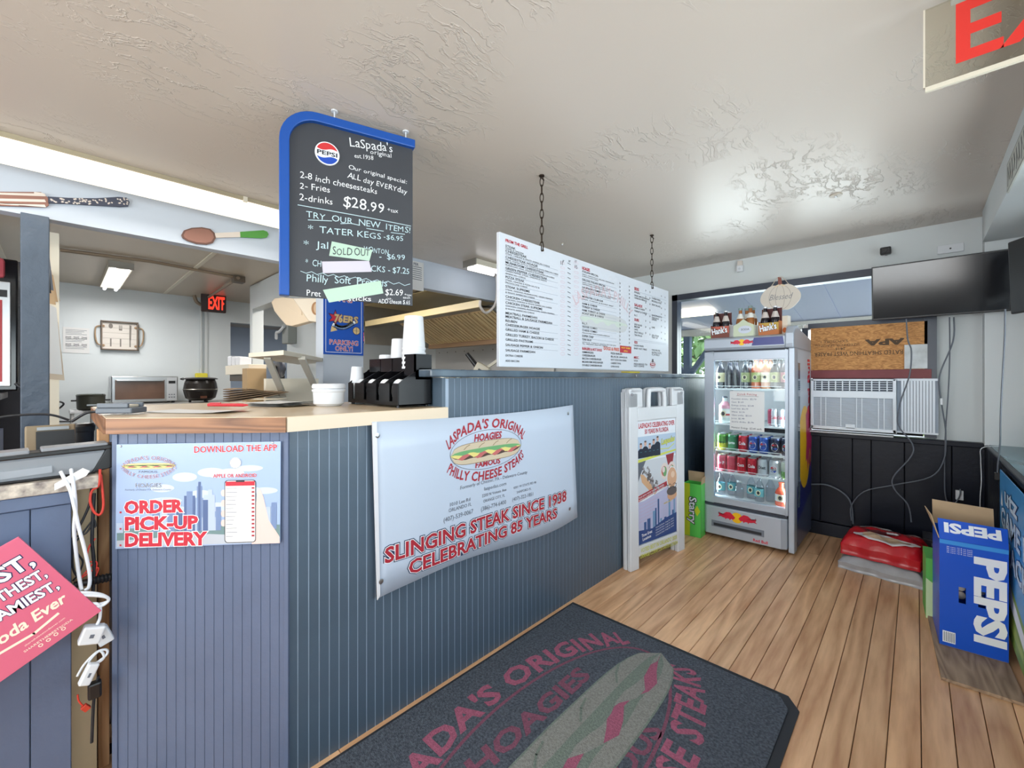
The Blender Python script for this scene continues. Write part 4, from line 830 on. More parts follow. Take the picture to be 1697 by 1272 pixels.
# logos and lettering on the cooler
bullr = mat('bull_red', (214, 26, 60), .35); suny = mat('sun_yellow', (246, 190, 20), .35); nb = mat('cooler_navy', (36, 44, 120), .3)
def bulls(mb, cx, cy, s, z0, f):
    old = mb.T; mb.T = f; mb.ell(cx, cy, s*.36, s*.36, suny, z0, 28)
    bull = [(.0, -.02), (.12, .12), (.35, .30), (.62, .28), (.82, .12), (1.0, .06), (1.12, .16), (1.16, .06), (1.1, -.02), (1.22, -.14), (1.02, -.08), (.86, -.14), (.7, -.16), (.66, -.26), (.6, -.16), (.42, -.16), (.36, -.26), (.28, -.14), (.14, -.18)]
    for sg in (-1, 1): 
        pts = [(cx+sg*(.10+p[0]*.95)*s, cy+p[1]*s-.0*s) for p in bull]
        cxm = cx+sg*.55*s
        for i in range(len(pts)): mb.poly([(cxm, cy+.02*s), pts[i], pts[(i+1) % len(pts)]][::sg], bullr, z0+.0004)
        mb.stroke([(cx+sg*1.14*s, cy+.05*s), (cx+sg*1.2*s, cy+.12*s), (cx+sg*1.15*s, cy+.2*s)], s*.03, ink, z0+.0005)
    mb.T = old
FRT = Matrix(((1, 0, 0, 0), (0, 0, -1, 0), (0, 1, 0, 0), (0, 0, 0, 1)))    # print plane facing -y
b = MB(); bulls(b, .235, .185, .105, .0206, FRT); b.T = FRT; b.text('Red Bull', .34, .045, .019, bullr, .0206, bold=.05); b.T = None; b.build('drawer_print', base)
b = MB(); bulls(b, .265, 1.462, .062, .0152, FRT); b.T = FRT; b.poly([(.33, 1.435), (.345, 1.49), (.522, 1.49), (.53, 1.435)], nb, .0152); b.T = None; b.build('header_print', fr)
SD = Matrix(((0, 0, 1, FW+.0002), (1, 0, 0, 0), (0, 1, 0, 0), (0, 0, 0, 1)))  # print plane facing +x; u = depth
b = MB(); b.T = SD; b.rect(.095, .03, FD, 1.40, mat('cooler_side_grey', (190, 200, 212), .3), .0004)
b.poly([(.095, .03), (FD, .03), (FD, .62), (.36, .50), (.095, .45)], nb, .0008); b.poly([(.095, .03), (FD, .03), (FD, .34), (.095, .2)], mat('cooler_steel_blue', (80, 92, 120), .3), .0010)
b.ell(.36, .70, .22, .30, suny, .0012, 36); bl_ = [(.40, .93), (.52, 1.0), (.62, .90), (.64, .72), (.62, .60), (.58, .52), (.52, .56), (.47, .50), (.45, .60), (.40, .58), (.43, .72)]
b.poly(bl_, mat('magenta_bull', (196, 36, 96), .35), .0016); b.stroke([(.5, .54), (.56, .66), (.6, .56)], .012, suny, .0018)
b.rect(.115, .30, .19, 1.31, mat('side_window_tint', (92, 108, 124), .1), .0014)
b.text('ENERGY', .60, 1.02, .0001+.115, bullr, .0018, rot=math.pi/2, bold=.06, width=.0+.0001) if False else None
b.text('Red Bull', .56, .93, .09, bullr, .0018, rot=math.pi/2, bold=.06, width=.42); b.T = None; b.build('side_print', fr)
# hand-written price list behind the glass
b = MB(); b.T = FRT @ Matrix.Translation((0, 0, 0)); x0, x1, z0_, z1_ = .178, .405, .822, 1.108
b.rect(x0, z0_, x1, z1_, paper, -.0105); hb = mat('pen_blue', (70, 80, 120), .6)
b.text('Drink Pricing', x0+.05, z1_-.030, .016, mat('pen_red', (170, 50, 60), .6), -.0100, jit=.08, width=.13); b.stroke([(x0+.045, z1_-.035), (x0+.19, z1_-.037)], .0015, ink, -.0100)
for k, tx in enumerate(('Fountain drinks  $2.79', 'Cans  $1.69', 'Energy drinks  $3.49', 'Iced tea  $2.79', 'Water  $1.99', 'Glass sodas  $3.29', 'Juice  $2.49', 'Sports drinks  $2.99')): b.text(tx, x0+.012, z1_-.062-k*.024, .0105, hb, -.0100, jit=.08, width=.012*len(tx)*.62)
b.text('Monster Energy  $3.49 each', x0+.01, z0_+.012, .013, ink, -.0100, jit=.08, width=.2); b.T = None
pl_ = b.build('price_list', None); pl_.location = (FX, FY, 0); tag(pl_, 'white handwritten price sheet taped inside the cooler glass', 'paper')

# ---- drinks
def bottle(name, lab, col, labcol, x, y, z_, h=.235, r=.0305, grp=None, cap=(60, 60, 64), clear=False):
    t_ = thing(name, lab, 'bottle', (FX+x, FY+y, z_), 0, grp)
    g = mat('bottle_%d_%d_%d' % col, col, .12, spec=.6); 
    if clear: g = glass('bottle_clear', (244, 249, 252), .6)
    MB().lathe([(r*.9, 0), (r, .006), (r, h*.55), (r*.86, h*.64), (r*.42, h*.78), (r*.40, h*.94)], (0, 0, 0), g, 18).build('glass_body', t_)
    MB().lathe([(r*.46, h*.93), (r*.50, h*.935), (r*.46, h*.985), (r*.2, h)], (0, 0, 0), mat('cap_%d_%d_%d' % cap, cap, .4), 16).build('cap', t_)
    if labcol: MB().lathe([(r*1.01, h*.20), (r*1.012, h*.50)], (0, 0, 0), mat('label_%d_%d_%d' % labcol, labcol, .5), 18, caps=False).build('label', t_)
    if labcol: m = MB(); m.T = Matrix(((1, 0, 0, 0), (0, 0, -1, -r*1.02), (0, 1, 0, 0), (0, 0, 0, 1))); m.ell(0, h*.35, r*.5, r*.62, mat('label_cream', (232, 222, 186), .5), .0005, 18); m.ell(0, h*.35, r*.3, r*.4, ink, .0009, 14); m.T = None; m.build('label_print', t_)
    return t_
dk = (38, 42, 54)
for x, col, lc, lab in ((.085, dk, (214, 206, 168), 'dark soda bottle with cream label at the far left of the top cooler shelf'), (.262, (44, 52, 60), (150, 160, 110), 'dark bottle with green oval label, left of the orange bottle on the top cooler shelf'), (.330, (206, 104, 60), (180, 190, 120), 'bright orange soda bottle on the top cooler shelf'), (.393, (190, 120, 66), (236, 226, 200), 'amber bottle with big white round label on the top cooler shelf'), (.452, (56, 56, 56), (176, 180, 120), 'dark bottle with yellow green label right of the amber one, top cooler shelf'), (.517, (58, 50, 60), (196, 120, 130), 'dark bottle with pink label at the far right of the top cooler shelf')):
    bottle('soda_bottle', lab, col, lc, x, .10, 1.127)
for x, y in ((.150, .095), (.172, .10), (.150, .155), (.172, .16)): bottle('dark_bottle', ('front' if y < .12 else 'back')+(' left' if x < .16 else ' right')+' slim dark bottle of the tight cluster on the top cooler shelf', dk, None, x-.004+(.02 if x > .16 else 0), y, 1.127, .22, .020, 'dark bottle cluster')
for x in (.262, .33, .393, .452): bottle('soda_bottle', {.262: 'dark bottle hidden behind the green labelled one, top cooler shelf', .33: 'orange bottle hidden behind the front orange one, top cooler shelf', .393: 'amber bottle hidden behind the front amber one, top cooler shelf', .452: 'dark bottle hidden behind the yellow green labelled one, top cooler shelf'}[x], {.262: dk, .33: (206, 104, 60), .393: (190, 120, 66), .452: dk}[x], None, x+.012, .19, 1.127, grp='second row of bottles')
def can(lab, c1, c2, x, y, z_, txt='', grp=None, disc_=False, tc=None, h=.122, r=.0325):
    t_ = thing('soda_can', lab, 'can', (FX+x, FY+y, z_), 0, grp)
    a = mat('can_%d_%d_%d' % c1, c1, .28, .35); c = mat('can_%d_%d_%d' % c2, c2, .28, .35); al = mat('can_aluminium', (196, 200, 206), .3, .8)
    MB().lathe([(r*.76, 0), (r, .010), (r, h*.40), (r, h*.42), (r, h*.86), (r*.84, h*.955)], (0, 0, 0), [c, c, c, a, a], 20).build('body', t_)
    MB().lathe([(r*.84, h*.955), (r*.86, h), (r*.78, h*.985), (.002, h*.98)], (0, 0, 0), al, 20).build('rim', t_)
    if txt or disc_:
        m = MB()
        def wrap(p, rr=r): an = p[0]/rr; return (rr*math.sin(an)*(1.0)+0, -(rr+p[2])*math.cos(an), p[1])
        if disc_:
            class WM(MB):
                def add(s, vs, fs, mm, smooth=False): return MB.add(s, [wrap((v[0], v[1], v[2])) for v in vs], fs, mm, smooth)
            m = WM(); m.rect(-.026, h*.33, .026, h*.68, wprint, .0002) if disc_ == 2 else m.ell(0, h*.47, .024, .030, wprint, .0003, 24)
            cola_disc(m, 0, h*.47, .0235, .0006)
        else:
            for c_, gch in [(0, txt)]: m.text(txt, 0, h*.42, .022 if len(txt) < 5 else .017, tc or wprint, .0008, align='c', bold=.05, width=.05, fn=lambda p: wrap((p[0], p[1], .0008)))
        m.build('can_print', t_)
    return t_
def blank(c1, c2, x, y, z_, grp, lab): return can(lab, c1, c2, x, y, z_, grp=grp)
RD = (196, 30, 50); PB = (30, 60, 140); SLV = (206, 210, 218)
for x, c1, c2, kw, lab in ((.098, (96, 160, 70), (226, 220, 70), dict(txt='Starry', tc=ink), 'green and yellow lemon soda can, far left of the third cooler shelf'), (.172, (60, 130, 90), (70, 140, 100), dict(txt='Sprite'), 'plain green can second from left, third cooler shelf'), (.245, RD, RD, dict(txt='Cola'), 'red cola can between the green and blue cans, third cooler shelf'), (.314, (40, 84, 170), (40, 84, 170), dict(disc_=True), 'blue cola can right next to the red can, third cooler shelf'), (.383, (40, 84, 170), (40, 84, 170), dict(disc_=True), 'second blue cola can from the red can, third cooler shelf'), (.455, (40, 50, 80), (34, 44, 70), dict(disc_=True), 'dark navy cola can second from right, third cooler shelf'), (.524, (40, 50, 80), (34, 44, 70), dict(disc_=True), 'dark navy cola can at the right end, third cooler shelf')):
    can(lab, c1, c2, x, .095, .658, **kw)
    for k in (1, 2): can(['middle', 'rearmost'][k-1]+' can in the file behind the '+lab.split(',')[0].split(' right next')[0].split(' between')[0], c1, c2, x, .095+k*.068, .658, grp='back rows of cans, third shelf')
for x, c1, c2, kw, lab in ((.098, (216, 96, 120), (206, 60, 84), dict(txt='Dr P'), 'pink red can at the left end, fourth cooler shelf'), (.165, (206, 80, 100), (206, 70, 90), dict(txt=''), 'plain rose red can second from left, fourth cooler shelf'), (.235, RD, RD, dict(txt='Coca'), 'red cola can third from left, fourth cooler shelf'), (.307, RD, RD, dict(txt='Cola'), 'red cola can left of the silver cans, fourth cooler shelf'), (.375, SLV, SLV, dict(txt='Diet', tc=ink), 'silver can next to the red cans, fourth cooler shelf'), (.448, SLV, SLV, dict(disc_=True), 'silver can with red and blue disc, fourth cooler shelf'), (.522, (206, 220, 206), (120, 170, 100), dict(txt=''), 'white and green can at the right end, fourth cooler shelf')):
    can(lab, c1, c2, x, .095, .497, **kw)
    for k in (1, 2): can(['middle', 'rearmost'][k-1]+' can, fourth shelf, behind the '+lab.split(',')[0], c1, c2, x, .095+k*.068, .497, grp='back rows of cans, fourth shelf')
for k, (x, c1) in enumerate(((.425, (190, 70, 100)), (.455, SLV), (.497, SLV), (.535, SLV))):
    can(['rose can at the left of the diet cans, second cooler shelf', 'white diet cola can half hidden by the price sheet, second cooler shelf', 'white diet cola can in the middle of its row, second cooler shelf', 'white diet cola can at the right end, second cooler shelf'][k], c1, c1, x-.006, .10+(.05 if k == 0 else 0)+(k == 2)*.0, .861, txt='' if k == 0 else 'Coke', tc=bullr, r=.0215 if k else .024)
jt = bottle('juice_bottle', 'plastic juice bottle with pink top, left of the price sheet in the cooler', (206, 222, 220), (226, 230, 226), .115, .105, .861, .205, .040, cap=(60, 66, 80))
m = MB(); m.lathe([(.0405, .11), (.0395, .135), (.018, .165)], (0, 0, 0), mat('pink_sleeve', (214, 150, 170), .4), 18, caps=False); m.lathe([(.0412, .058), (.0412, .072)], (0, 0, 0), mat('label_red_band', (190, 60, 60), .5), 18, caps=False); m.build('pink_sleeve', jt)
can('pale green can partly behind the price sheet, second cooler shelf', (150, 200, 180), (200, 220, 210), .178, .13, .861)
for k, x in enumerate((.085, .15, .215, .285, .35, .41)):
    w_ = bottle('water_bottle', ['leftmost water bottle on the cooler floor, teal label', 'second water bottle from the left on the cooler floor, teal label', 'short unlabelled water bottle on the cooler floor', 'water bottle just right of the short one on the cooler floor', 'second water bottle right of the short one on the cooler floor', 'unlabelled tall water bottle beside the orange sports bottle'][k], (210, 230, 240), (110, 176, 184) if k % 3 != 2 else None, x, .11+(k % 2)*.05, .303, .19 if k != 2 else .13, .031, 'water bottles on the cooler floor', cap=(220, 230, 236), clear=True)
m_ = bottle('sports_bottle', 'squat bottle of orange red drink at the right of the cooler floor', (226, 96, 70), (226, 226, 230), .49, .10, .303, .165, .038, cap=(226, 90, 60))

# four-packs on the cooler
def carrier(lab, x, rz, c1, c2, txt):
    t_ = thing('soda_four_pack', lab, 'carton', (FX+x, FY+.085, 1.509), rz)
    a, b_ = mat('carton_%d_%d_%d' % c1, c1, .5), mat('carton_%d_%d_%d' % c2, c2, .5)
    m = MB(); w2 = .065; m.box(-w2, w2, -.062, -.060, 0, .085, a); m.box(-w2, w2, .060, .062, 0, .085, a); m.box(-w2, -w2+.002, -.062, .062, 0, .095, b_); m.box(w2-.002, w2, -.062, .062, 0, .095, b_); m.box(-w2, w2, -.001, .001, 0, .19, mat('carton_dark_red', (84, 34, 34), .5)); m.box(-w2, w2, -.062, .062, 0, .003, a); m.build('carrier', t_)
    p = MB(); p.T = Matrix(((1, 0, 0, 0), (0, 0, -1, -.0625), (0, 1, 0, 0), (0, 0, 0, 1))); p.poly([(-w2, .0), (w2, 0), (w2, .03), (-w2, .085)][::1], b_, .0006); p.text(txt, -w2*.86, .024, .042, ink, .001, width=w2*1.7, bold=.14, rot=.14); p.text(txt, -w2*.86, .024, .042, wprint, .0014, width=w2*1.7, bold=.06, rot=.14); p.T = None; p.build('carton_print', t_)
    for q in ((-.032, -.03), (.032, -.03), (-.032, .03), (.032, .03)):
        m = MB(); m.lathe([(.029, .004), (.029, .10), (.025, .125), (.012, .165), (.012, .195)], (q[0], q[1], 0), mat('cola_glass', (30, 26, 34), .1), 16); o = m.build('bottle', t_)
        c_ = MB(); c_.lathe([(.014, .192), (.0145, .20), (.004, .203)], (q[0], q[1], 0), mat('silver_cap', (206, 206, 210), .3, .5), 14); c_.lathe([(.0265, .122), (.0135, .165)], (q[0], q[1], 0), mat('neck_label', (206, 196, 190), .5), 14, caps=False); c_.build('cap', o)
carrier('four pack of dark soda bottles in a red and brown carton, left on the cooler', .105, 0, (190, 92, 74), (120, 62, 50), "Hank's"); carrier('four pack of dark soda bottles in a yellow carton, right on the cooler', .435, -.12, (196, 160, 70), (186, 110, 60), "Hank's")
t_ = thing('white_four_pack', 'four pack of amber bottles in a pale green carton, middle on the cooler', 'carton', (FX+.27, FY+.085, 1.509), -.05)
m = MB(); pale = mat('carton_pale_green', (200, 208, 182), .5); m.T = Matrix(((1, 0, 0, 0), (0, 0, -1, -.0625), (0, 1, 0, 0), (0, 0, 0, 1))); m.prism([(-.068, 0), (.068, 0), (.068, .08), (.03, .10), (0, .125), (-.03, .10), (-.068, .08)], 0, .002, pale); m.ell(.01, .048, .045, .028, mat('label_lilac', (206, 212, 226), .5), .0025, 24); m.text('SODA', .012, .042, .014, gink, .003, bold=.04, align='c'); m.T = None; m.box(-.068, -.066, -.062, .062, 0, .08, pale); m.box(.066, .068, -.062, .062, 0, .08, pale); m.box(-.068, .068, .06, .062, 0, .08, pale); m.build('carrier', t_)
for q, hh_ in (((-.034, -.02), .0), ((-.006, .03), 0), ((.036, -.028), .008), ((.036, .034), 0)):
    m = MB(); m.lathe([(.029, .004), (.029, .11), (.025, .135), (.012, .17), (.012, .205+hh_)], (q[0], q[1], 0), mat('amber_glass', (150, 92, 44), .1), 16); o = m.build('bottle', t_); m = MB(); m.lathe([(.0142, .195+hh_), (.0145, .212+hh_), (.004, .216+hh_)], (q[0], q[1], 0), mat('teal_cap', (120, 140, 140), .4), 14); m.lathe([(.0265, .133), (.0135, .17)], (q[0], q[1], 0), mat('neck_label_white', (226, 226, 220), .5), 14, caps=False); m.build('cap', o)
for q in ((.51, 'glass-of-beer printed flap')[0:1]):
    pass
t_ = thing('printed_flap', 'small cream carton flap with an orange picture, right of the yellow four pack', 'carton', (FX+.512, FY+.075, 1.509), -.2); m = MB(); m.box(-.022, .022, 0, .05, 0, .13, mat('flap_cream', (226, 216, 200), .5)); m.T = Matrix(((1, 0, 0, 0), (0, 0, -1, 0), (0, 1, 0, 0), (0, 0, 0, 1))); m.ell(.004, .03, .014, .018, mat('flap_orange', (206, 110, 50), .5), .0006, 16); m.T = None; m.build('box', t_)

# ------------------------------------------------------------------ lemon soda carton between sign and cooler
t_ = thing('lemon_soda_carton', 'open green and yellow lemon lime soda carton between the folding sign and the cooler', 'carton', (-1.30, 3.30, 0), .05)
gr = mat('lime_carton', (96, 208, 90), .4); yl = mat('lemon_carton', (206, 220, 50), .4)
m = MB(); hh = .40; m.box(0, .003, 0, .11, 0, hh, gr); m.box(.0, .125, 0, .003, 0, hh, gr); m.box(.122, .125, 0, .11, 0, hh, gr); m.box(0, .125, .107, .11, 0, hh, gr); m.box(0, .125, 0, .11, 0, .003, gr); m.build('box', t_)
m = MB(); m.T = Matrix(((1, 0, 0, 0), (0, 0, -1, 0), (0, 1, 0, 0), (0, 0, 0, 1))); m.rect(0, .004, .045, hh, yl, .0008); m.ell(.098, .20, .022, .04, yl, .0012, 4, 0)
for bd, mm, zz in ((.16, ink, 0), (.04, wprint, .0008)): m.text('Starry', .042, .30, .05, mm, .0014+zz, width=.20, rot=-math.pi/2, bold=bd)
m.T = None; m.build('carton_print', t_)
for q in (((0, .11, hh), (.125, .11, hh), (.135, .13, hh+.07), (-.01, .13, hh+.07)), ((.125, 0, hh), (.125, .11, hh), (.128, .10, hh+.05), (.128, .01, hh+.045))): MB().add([*q, *[(a_, b__+.002, c__+.002) for a_, b__, c__ in q]], [(0, 1, 2, 3), (7, 6, 5, 4), (0, 4, 5, 1), (1, 5, 6, 2), (2, 6, 7, 3), (3, 7, 4, 0)], tan).build('flap', t_)

# ------------------------------------------------------------------ door mat
mt = thing('logo_door_mat', 'large charcoal carpet mat printed with a faded hoagie logo on the wood floor', 'mat', (-.82, 1.15, 0))
mm_ = mat('charcoal_carpet', (96, 104, 116), .95, noise=.35, nscale=120, bump=.9, bscale=260, c2=(60, 66, 76)); rub = mat('rubber_edge', (40, 43, 50), .7)
m = MB(); x0, x1, y0, y1 = -.515, .515, -.86, .735
m.prism([(x0, y0), (x1, y0), (x1, y1-.06), (x1-.045, y1), (x0, y1)], .0005, .0045, rub); m.build('rubber_backing', mt)
m = MB(); m.prism([(x0+.015, y0+.03), (x1-.03, y0+.03), (x1-.03, y1-.085), (x1-.07, y1-.025), (x0+.015, y1-.025)], .0045, .010, mm_); m.build('pile', mt)
m = MB(); MTM = Matrix(((0, -1, 0, -.0), (1, 0, 0, 0), (0, 0, 1, 0), (0, 0, 0, 1))); m.T = MTM
car = lambda n_, c_: mat(n_, c_, .95, noise=.35, nscale=150, bump=.6, bscale=260)
mr_ = car('faded_red_pile', (176, 98, 124)); mg = car('faded_grey_pile', (150, 150, 144)); mgr = car('faded_green_pile', (128, 140, 130)); md = car('faded_rose_pile', (140, 84, 106))
m.ring(0, .03, .60, .245, .012, md, .0106, 60); arc_text(m, "LASPADA'S ORIGINAL", 0, .03, .635, .275, 2.86, .30, .088, mr_, .0106, True, .07, .1)
arc_text(m, 'PHILLY CHEESE STEAKS', 0, .03, .625, .27, 3.5, 5.92, .10, mr_, .0106, False, .06, .1); m.text('HOAGIES', 0, .125, .07, md, .0108, width=.62, bold=.07, shear=.15, align='c')
m.text('FAMOUS', 0, -.20, .07, md, .0106, width=.5, bold=.06, align='c')
hoagie(m, .0, -.03, 1.28, .235, .02, .0112, (mg, mgr, mgr, mg, mgr, mr_), dz=.0003); m.T = None; m.build('logo_pile', mt)
# ------------------------------------------------------------------ air conditioner, boards around it
t_ = thing('window_air_conditioner', 'white window air conditioner with grille, set in the boarded part of the window', 'air conditioner', (-.585, 3.93, .825))
acw = mat('ac_white', (222, 229, 238), .4); acg = mat('ac_grille_grey', (150, 160, 174), .5); acd = mat('ac_dark', (70, 78, 92), .6)
AW, AH = .485, .372
m = MB(); m.box(0, AW, .03, .17, 0, AH, acw); m.box(0, AW, 0, .03, 0, .022, acw); m.box(0, .018, 0, .03, 0, AH, acw); m.box(AW-.018, AW, 0, .03, 0, AH, acw); m.box(0, AW, 0, .03, AH-.015, AH, acw); m.box(0, AW, -.001, .03, .235, .285, acw); m.build('housing', t_, bevel=.003)
m = MB(); m.box(.018, AW-.018, .022, .03, .285, AH-.015, acd); m.build('vent_recess', t_)
for k in range(11): MB().box(.025+k*.041, .031+k*.041, .004, .022, .287, AH-.016, acw).build('vent_divider', t_)
for k in range(4): MB().box(.02, AW-.02, .010, .020, .297+k*.016, .301+k*.016, acw).build('vent_louver', t_)
m = MB(); m.box(.018, AW-.018, .018, .028, .022, .235, acg); m.build('intake_backing', t_)
m = MB()
for k in range(26): m.box(.02, AW-.02, .008, .014, .026+k*.008, .0285+k*.008, acw)
for xx in (.06, .09, .18, .27, .30, .39, .42): m.box(xx, xx+.005, .006, .014, .022, .235, acw)
m.build('intake_grille', t_); MB().box(.21, .265, .0, .01, .012, .042, acw).build('badge', t_, bevel=.002)
t_ = thing('accordion_panel', 'white pleated filler panel right of the air conditioner', 'panel', (-.098, 4.0, .825))
m = MB(); m.box(0, .205, .010, .03, 0, .375, acg)
m.build('backing', t_)
for k in range(11): MB().box(.022+k*.0155, .034+k*.0155, -.004, .010, .012, .36, acw).build('pleat', t_)
MB().box(.0, .205, -.004, .006, .36, .375, acw).build('top_rail', t_); MB().box(.0, .205, -.004, .006, 0, .012, acw).build('bottom_rail', t_)
osb = bpy.data.materials.new('strand_board'); osb.use_nodes = True
nt = osb.node_tree; bs = nt.nodes['Principled BSDF']; tc = nt.nodes.new('ShaderNodeTexCoord'); mp = nt.nodes.new('ShaderNodeMapping'); mp.inputs['Scale'].default_value = (14, 14, 40); nt.links.new(tc.outputs['Object'], mp.inputs[0])
no = nt.nodes.new('ShaderNodeTexNoise'); no.inputs['Scale'].default_value = 1.2; no.inputs['Detail'].default_value = 6; no.inputs['Distortion'].default_value = 2.5; nt.links.new(mp.outputs[0], no.inputs['Vector'])
rp = nt.nodes.new('ShaderNodeValToRGB'); rp.color_ramp.elements[0].position = .3; rp.color_ramp.elements[1].position = .7; rp.color_ramp.elements[0].color = (*lin((150, 100, 56)), 1); rp.color_ramp.elements[1].color = (*lin((214, 160, 100)), 1); e_ = rp.color_ramp.elements.new(.5); e_.color = (*lin((190, 134, 78)), 1)
nt.links.new(no.outputs['Fac'], rp.inputs[0]); nt.links.new(rp.outputs[0], bs.inputs['Base Color']); bs.inputs['Roughness'].default_value = .7
t_ = thing('strand_board_panel', 'orange strand board with upside down black stamp over the air conditioner', 'board', (-.60, 4.03, 1.265))
MB().box(0, .655, 0, .02, 0, .325, osb).build('board', t_)
m = MB(); m.T = Matrix(((1, 0, 0, 0), (0, 0, -1, 0), (0, 1, 0, 0), (0, 0, 0, 1))); st_ = mat('stamp_ink', (84, 66, 50), .8)
m.text('APA', .50, .21, .042, st_, .001, rot=math.pi, width=.18, bold=.08, align='l') if False else None
def flip(s_, xr_, yt_, h_, w__, bd=.03): m.text(s_, xr_, yt_, h_, st_, .001, rot=math.pi, width=w__, bold=bd)
flip('APA', .535, .215, .040, .20, .10); flip('RATED SHEATHING WEST FRASER', .535, .135, .028, .51, .02); flip('24/16', .215, .168, .020, .06); flip('SIZED FOR SPACING', .30, .195, .018, .27, .0); flip('EXPOSURE 1', .23, .225, .018, .17, .0)
m.T = None; m.build('stamp', t_)
t_ = thing('maroon_board', 'long maroon painted strip of wood directly above the air conditioner', 'board', (-.60, 4.02, 1.202)); MB().box(0, .675, 0, .03, 0, .062, mat('maroon_paint', (128, 62, 66), .6, noise=.15, nscale=12)).build('board', t_, bevel=.002)
t_ = thing('scuffed_white_panel', 'small scuffed white panel at the right end of the strand board', 'panel', (-.060, 4.018, 1.268)); m = MB(); m.box(0, .115, 0, .012, 0, .165, mat('scuffed_white', (214, 218, 220), .6, noise=.3, nscale=14)); m.build('panel', t_)

# ------------------------------------------------------------------ televisions and things on the back wall
pts = [ony(1444, 443, 3.80), ony(1679, 407, 3.80), ony(1676, 521, 3.86), ony(1445, 528, 3.86)]
tvp = Plane((pts[3].x, 3.86, pts[3].z-.03), (1, 0, 0)); tv = thing('wall_television', 'black flat television on the back wall above the air conditioner', 'television', (pts[3].x, 3.86, 1.60))
tvw = pts[1].x-pts[3].x; tvh = .362; tv.rotation_euler = (R(9), 0, 0)
MB().box(0, tvw, 0, .035, 0, tvh, black).build('casing', tv, bevel=.004); MB().box(.008, tvw-.008, -.002, .002, .012, tvh-.008, bgloss).build('screen', tv)
MB().box(.18, tvw-.2, .035, .07, .08, tvh-.1, black).build('rear_housing', tv)
m = MB(); m.bar((.3, .07, .18), (.3, .20, .10), .05, .03, black); m.box(.2, .4, .17, .19, .02, .22, black); m.build('wall_bracket', tv)
tv2 = thing('second_television', 'second black television at the right edge, seen from its rounded back', 'television', (.49, 3.02, 1.52)); tv2.rotation_euler = (R(2), 0, R(-62))
m = MB(); m.box(-.28, .28, -.02, .0, 0, .36, black); m.build('casing', tv2, bevel=.006)
m = MB(); pr_ = []
for i in range(20): a = i*2*math.pi/20; pr_.append((.255*abs(math.cos(a))**.5*(1 if math.cos(a) > 0 else -1), .17+.15*abs(math.sin(a))**.6*(1 if math.sin(a) > 0 else -1)))
old = m.T; m.T = Matrix(((1, 0, 0, 0), (0, 0, 1, 0), (0, 1, 0, 0), (0, 0, 0, 1))); m.prism(pr_, 0, .03, mat('tv_back_grey', (48, 50, 58), .5)); m.prism([(x*.8, .17+(y-.17)*.8) for x, y in pr_], .03, .05, mat('tv_back_grey', (48, 50, 58), .5)); m.T = None; m.build('rear_cover', tv2, bevel=.012)
MB().tube([(0, .04, .30), (-.02, .03, .40), (-.02, .02, .72)], .008, black, 8).build('hanging_strap', tv2)
t_ = thing('security_camera', 'small black camera on the back wall left of the television', 'camera', (*ony(1468, 417, 4.0).xy, 0)); p = ony(1468, 417, 4.02); t_.location = p
MB().box(-.03, .03, -.05, 0, -.025, .025, black).build('body', t_, bevel=.008); MB().cyl((-.005, -.05, 0), (-.005, -.062, 0), .015, bgloss).build('lens', t_); MB().cyl((0, 0, 0), (0, .07, 0), .012, black).build('mount', t_)
t_ = thing('junction_plate', 'white blank cover plate high on the back wall over the television', 'plate', tuple(ony(1575, 412, 4.086))); MB().box(-.062, .062, -.008, .002, -.028, .028, white).build('plate', t_, bevel=.002); MB().cyl((0, -.012, 0), (0, -.008, 0), .005, black).build('cable_stub', t_)
t_ = thing('wall_sensor', 'small white square sensor below the ceiling over the cooler', 'sensor', tuple(ony(1227, 446, 4.08))); MB().box(-.026, .026, -.03, .008, -.026, .03, white).build('housing', t_, bevel=.008); MB().cyl((0, -.032, 0), (0, -.03, 0), .010, mat('sensor_lens', (200, 204, 210), .3)).build('lens', t_); MB().box(-.018, .018, -.02, .01, .03, .07, mat('tape_beige', (214, 204, 196), .5)).build('bracket', t_)
for q in ((1385, 323), (932, 403)):
    p = onz(*q, ZC-.001); t_ = thing('ceiling_hook_stub', ['small pale hook plate in the ceiling over the cooler', 'tiny nail hole cover in the ceiling right of the menu board chain'][q[0] < 1000], 'hook', tuple(p)); MB().cyl((0, 0, -.006), (0, 0, 0), .03 if q[0] > 1000 else .010, mat('hook_cream', (196, 186, 172), .5), n=16).build('plate', t_); MB().cyl((0, 0, -.014), (0, 0, -.006), .006, white, n=8).build('pin', t_)
# pumpkin plaque
p = ony(1293, 493, 3.98); t_ = thing('pumpkin_plaque', 'cream wooden pumpkin plaque hanging on the top window rail above the cooler', 'plaque', (p.x, 3.98, p.z))
wd_ = mat('plaque_cream', (222, 212, 200), .6); pts_ = []
for i in range(48):
    a = i*2*math.pi/48; r = 1+.05*math.cos(a*2)+.035*abs(math.cos(a*3)); pts_.append((.130*r*math.cos(a), .112*r*math.sin(a)*(.94 if abs(math.sin(a)) > .93 else 1)))
PM_ = Matrix(((1, 0, 0, 0), (0, 0, -1, 0), (0, 1, 0, 0), (0, 0, 0, 1)))
m = MB(); m.T = PM_; m.prism(pts_, 0, .01, wd_); m.build('board', t_, bevel=.002)
m = MB(); m.T = PM_; gl_ = mat('plaque_line', (176, 164, 154), .6); m.ring(0, 0, .075, .098, .003, gl_, .0106, 30); m.ring(0, 0, .03, .10, .003, gl_, .0106, 30); m.text('Blessed', 0, -.016, .045, mat('plaque_script', (142, 140, 142), .6), .0108, width=.16, align='c', shear=.3, bold=-.005); m.build('lettering', t_)
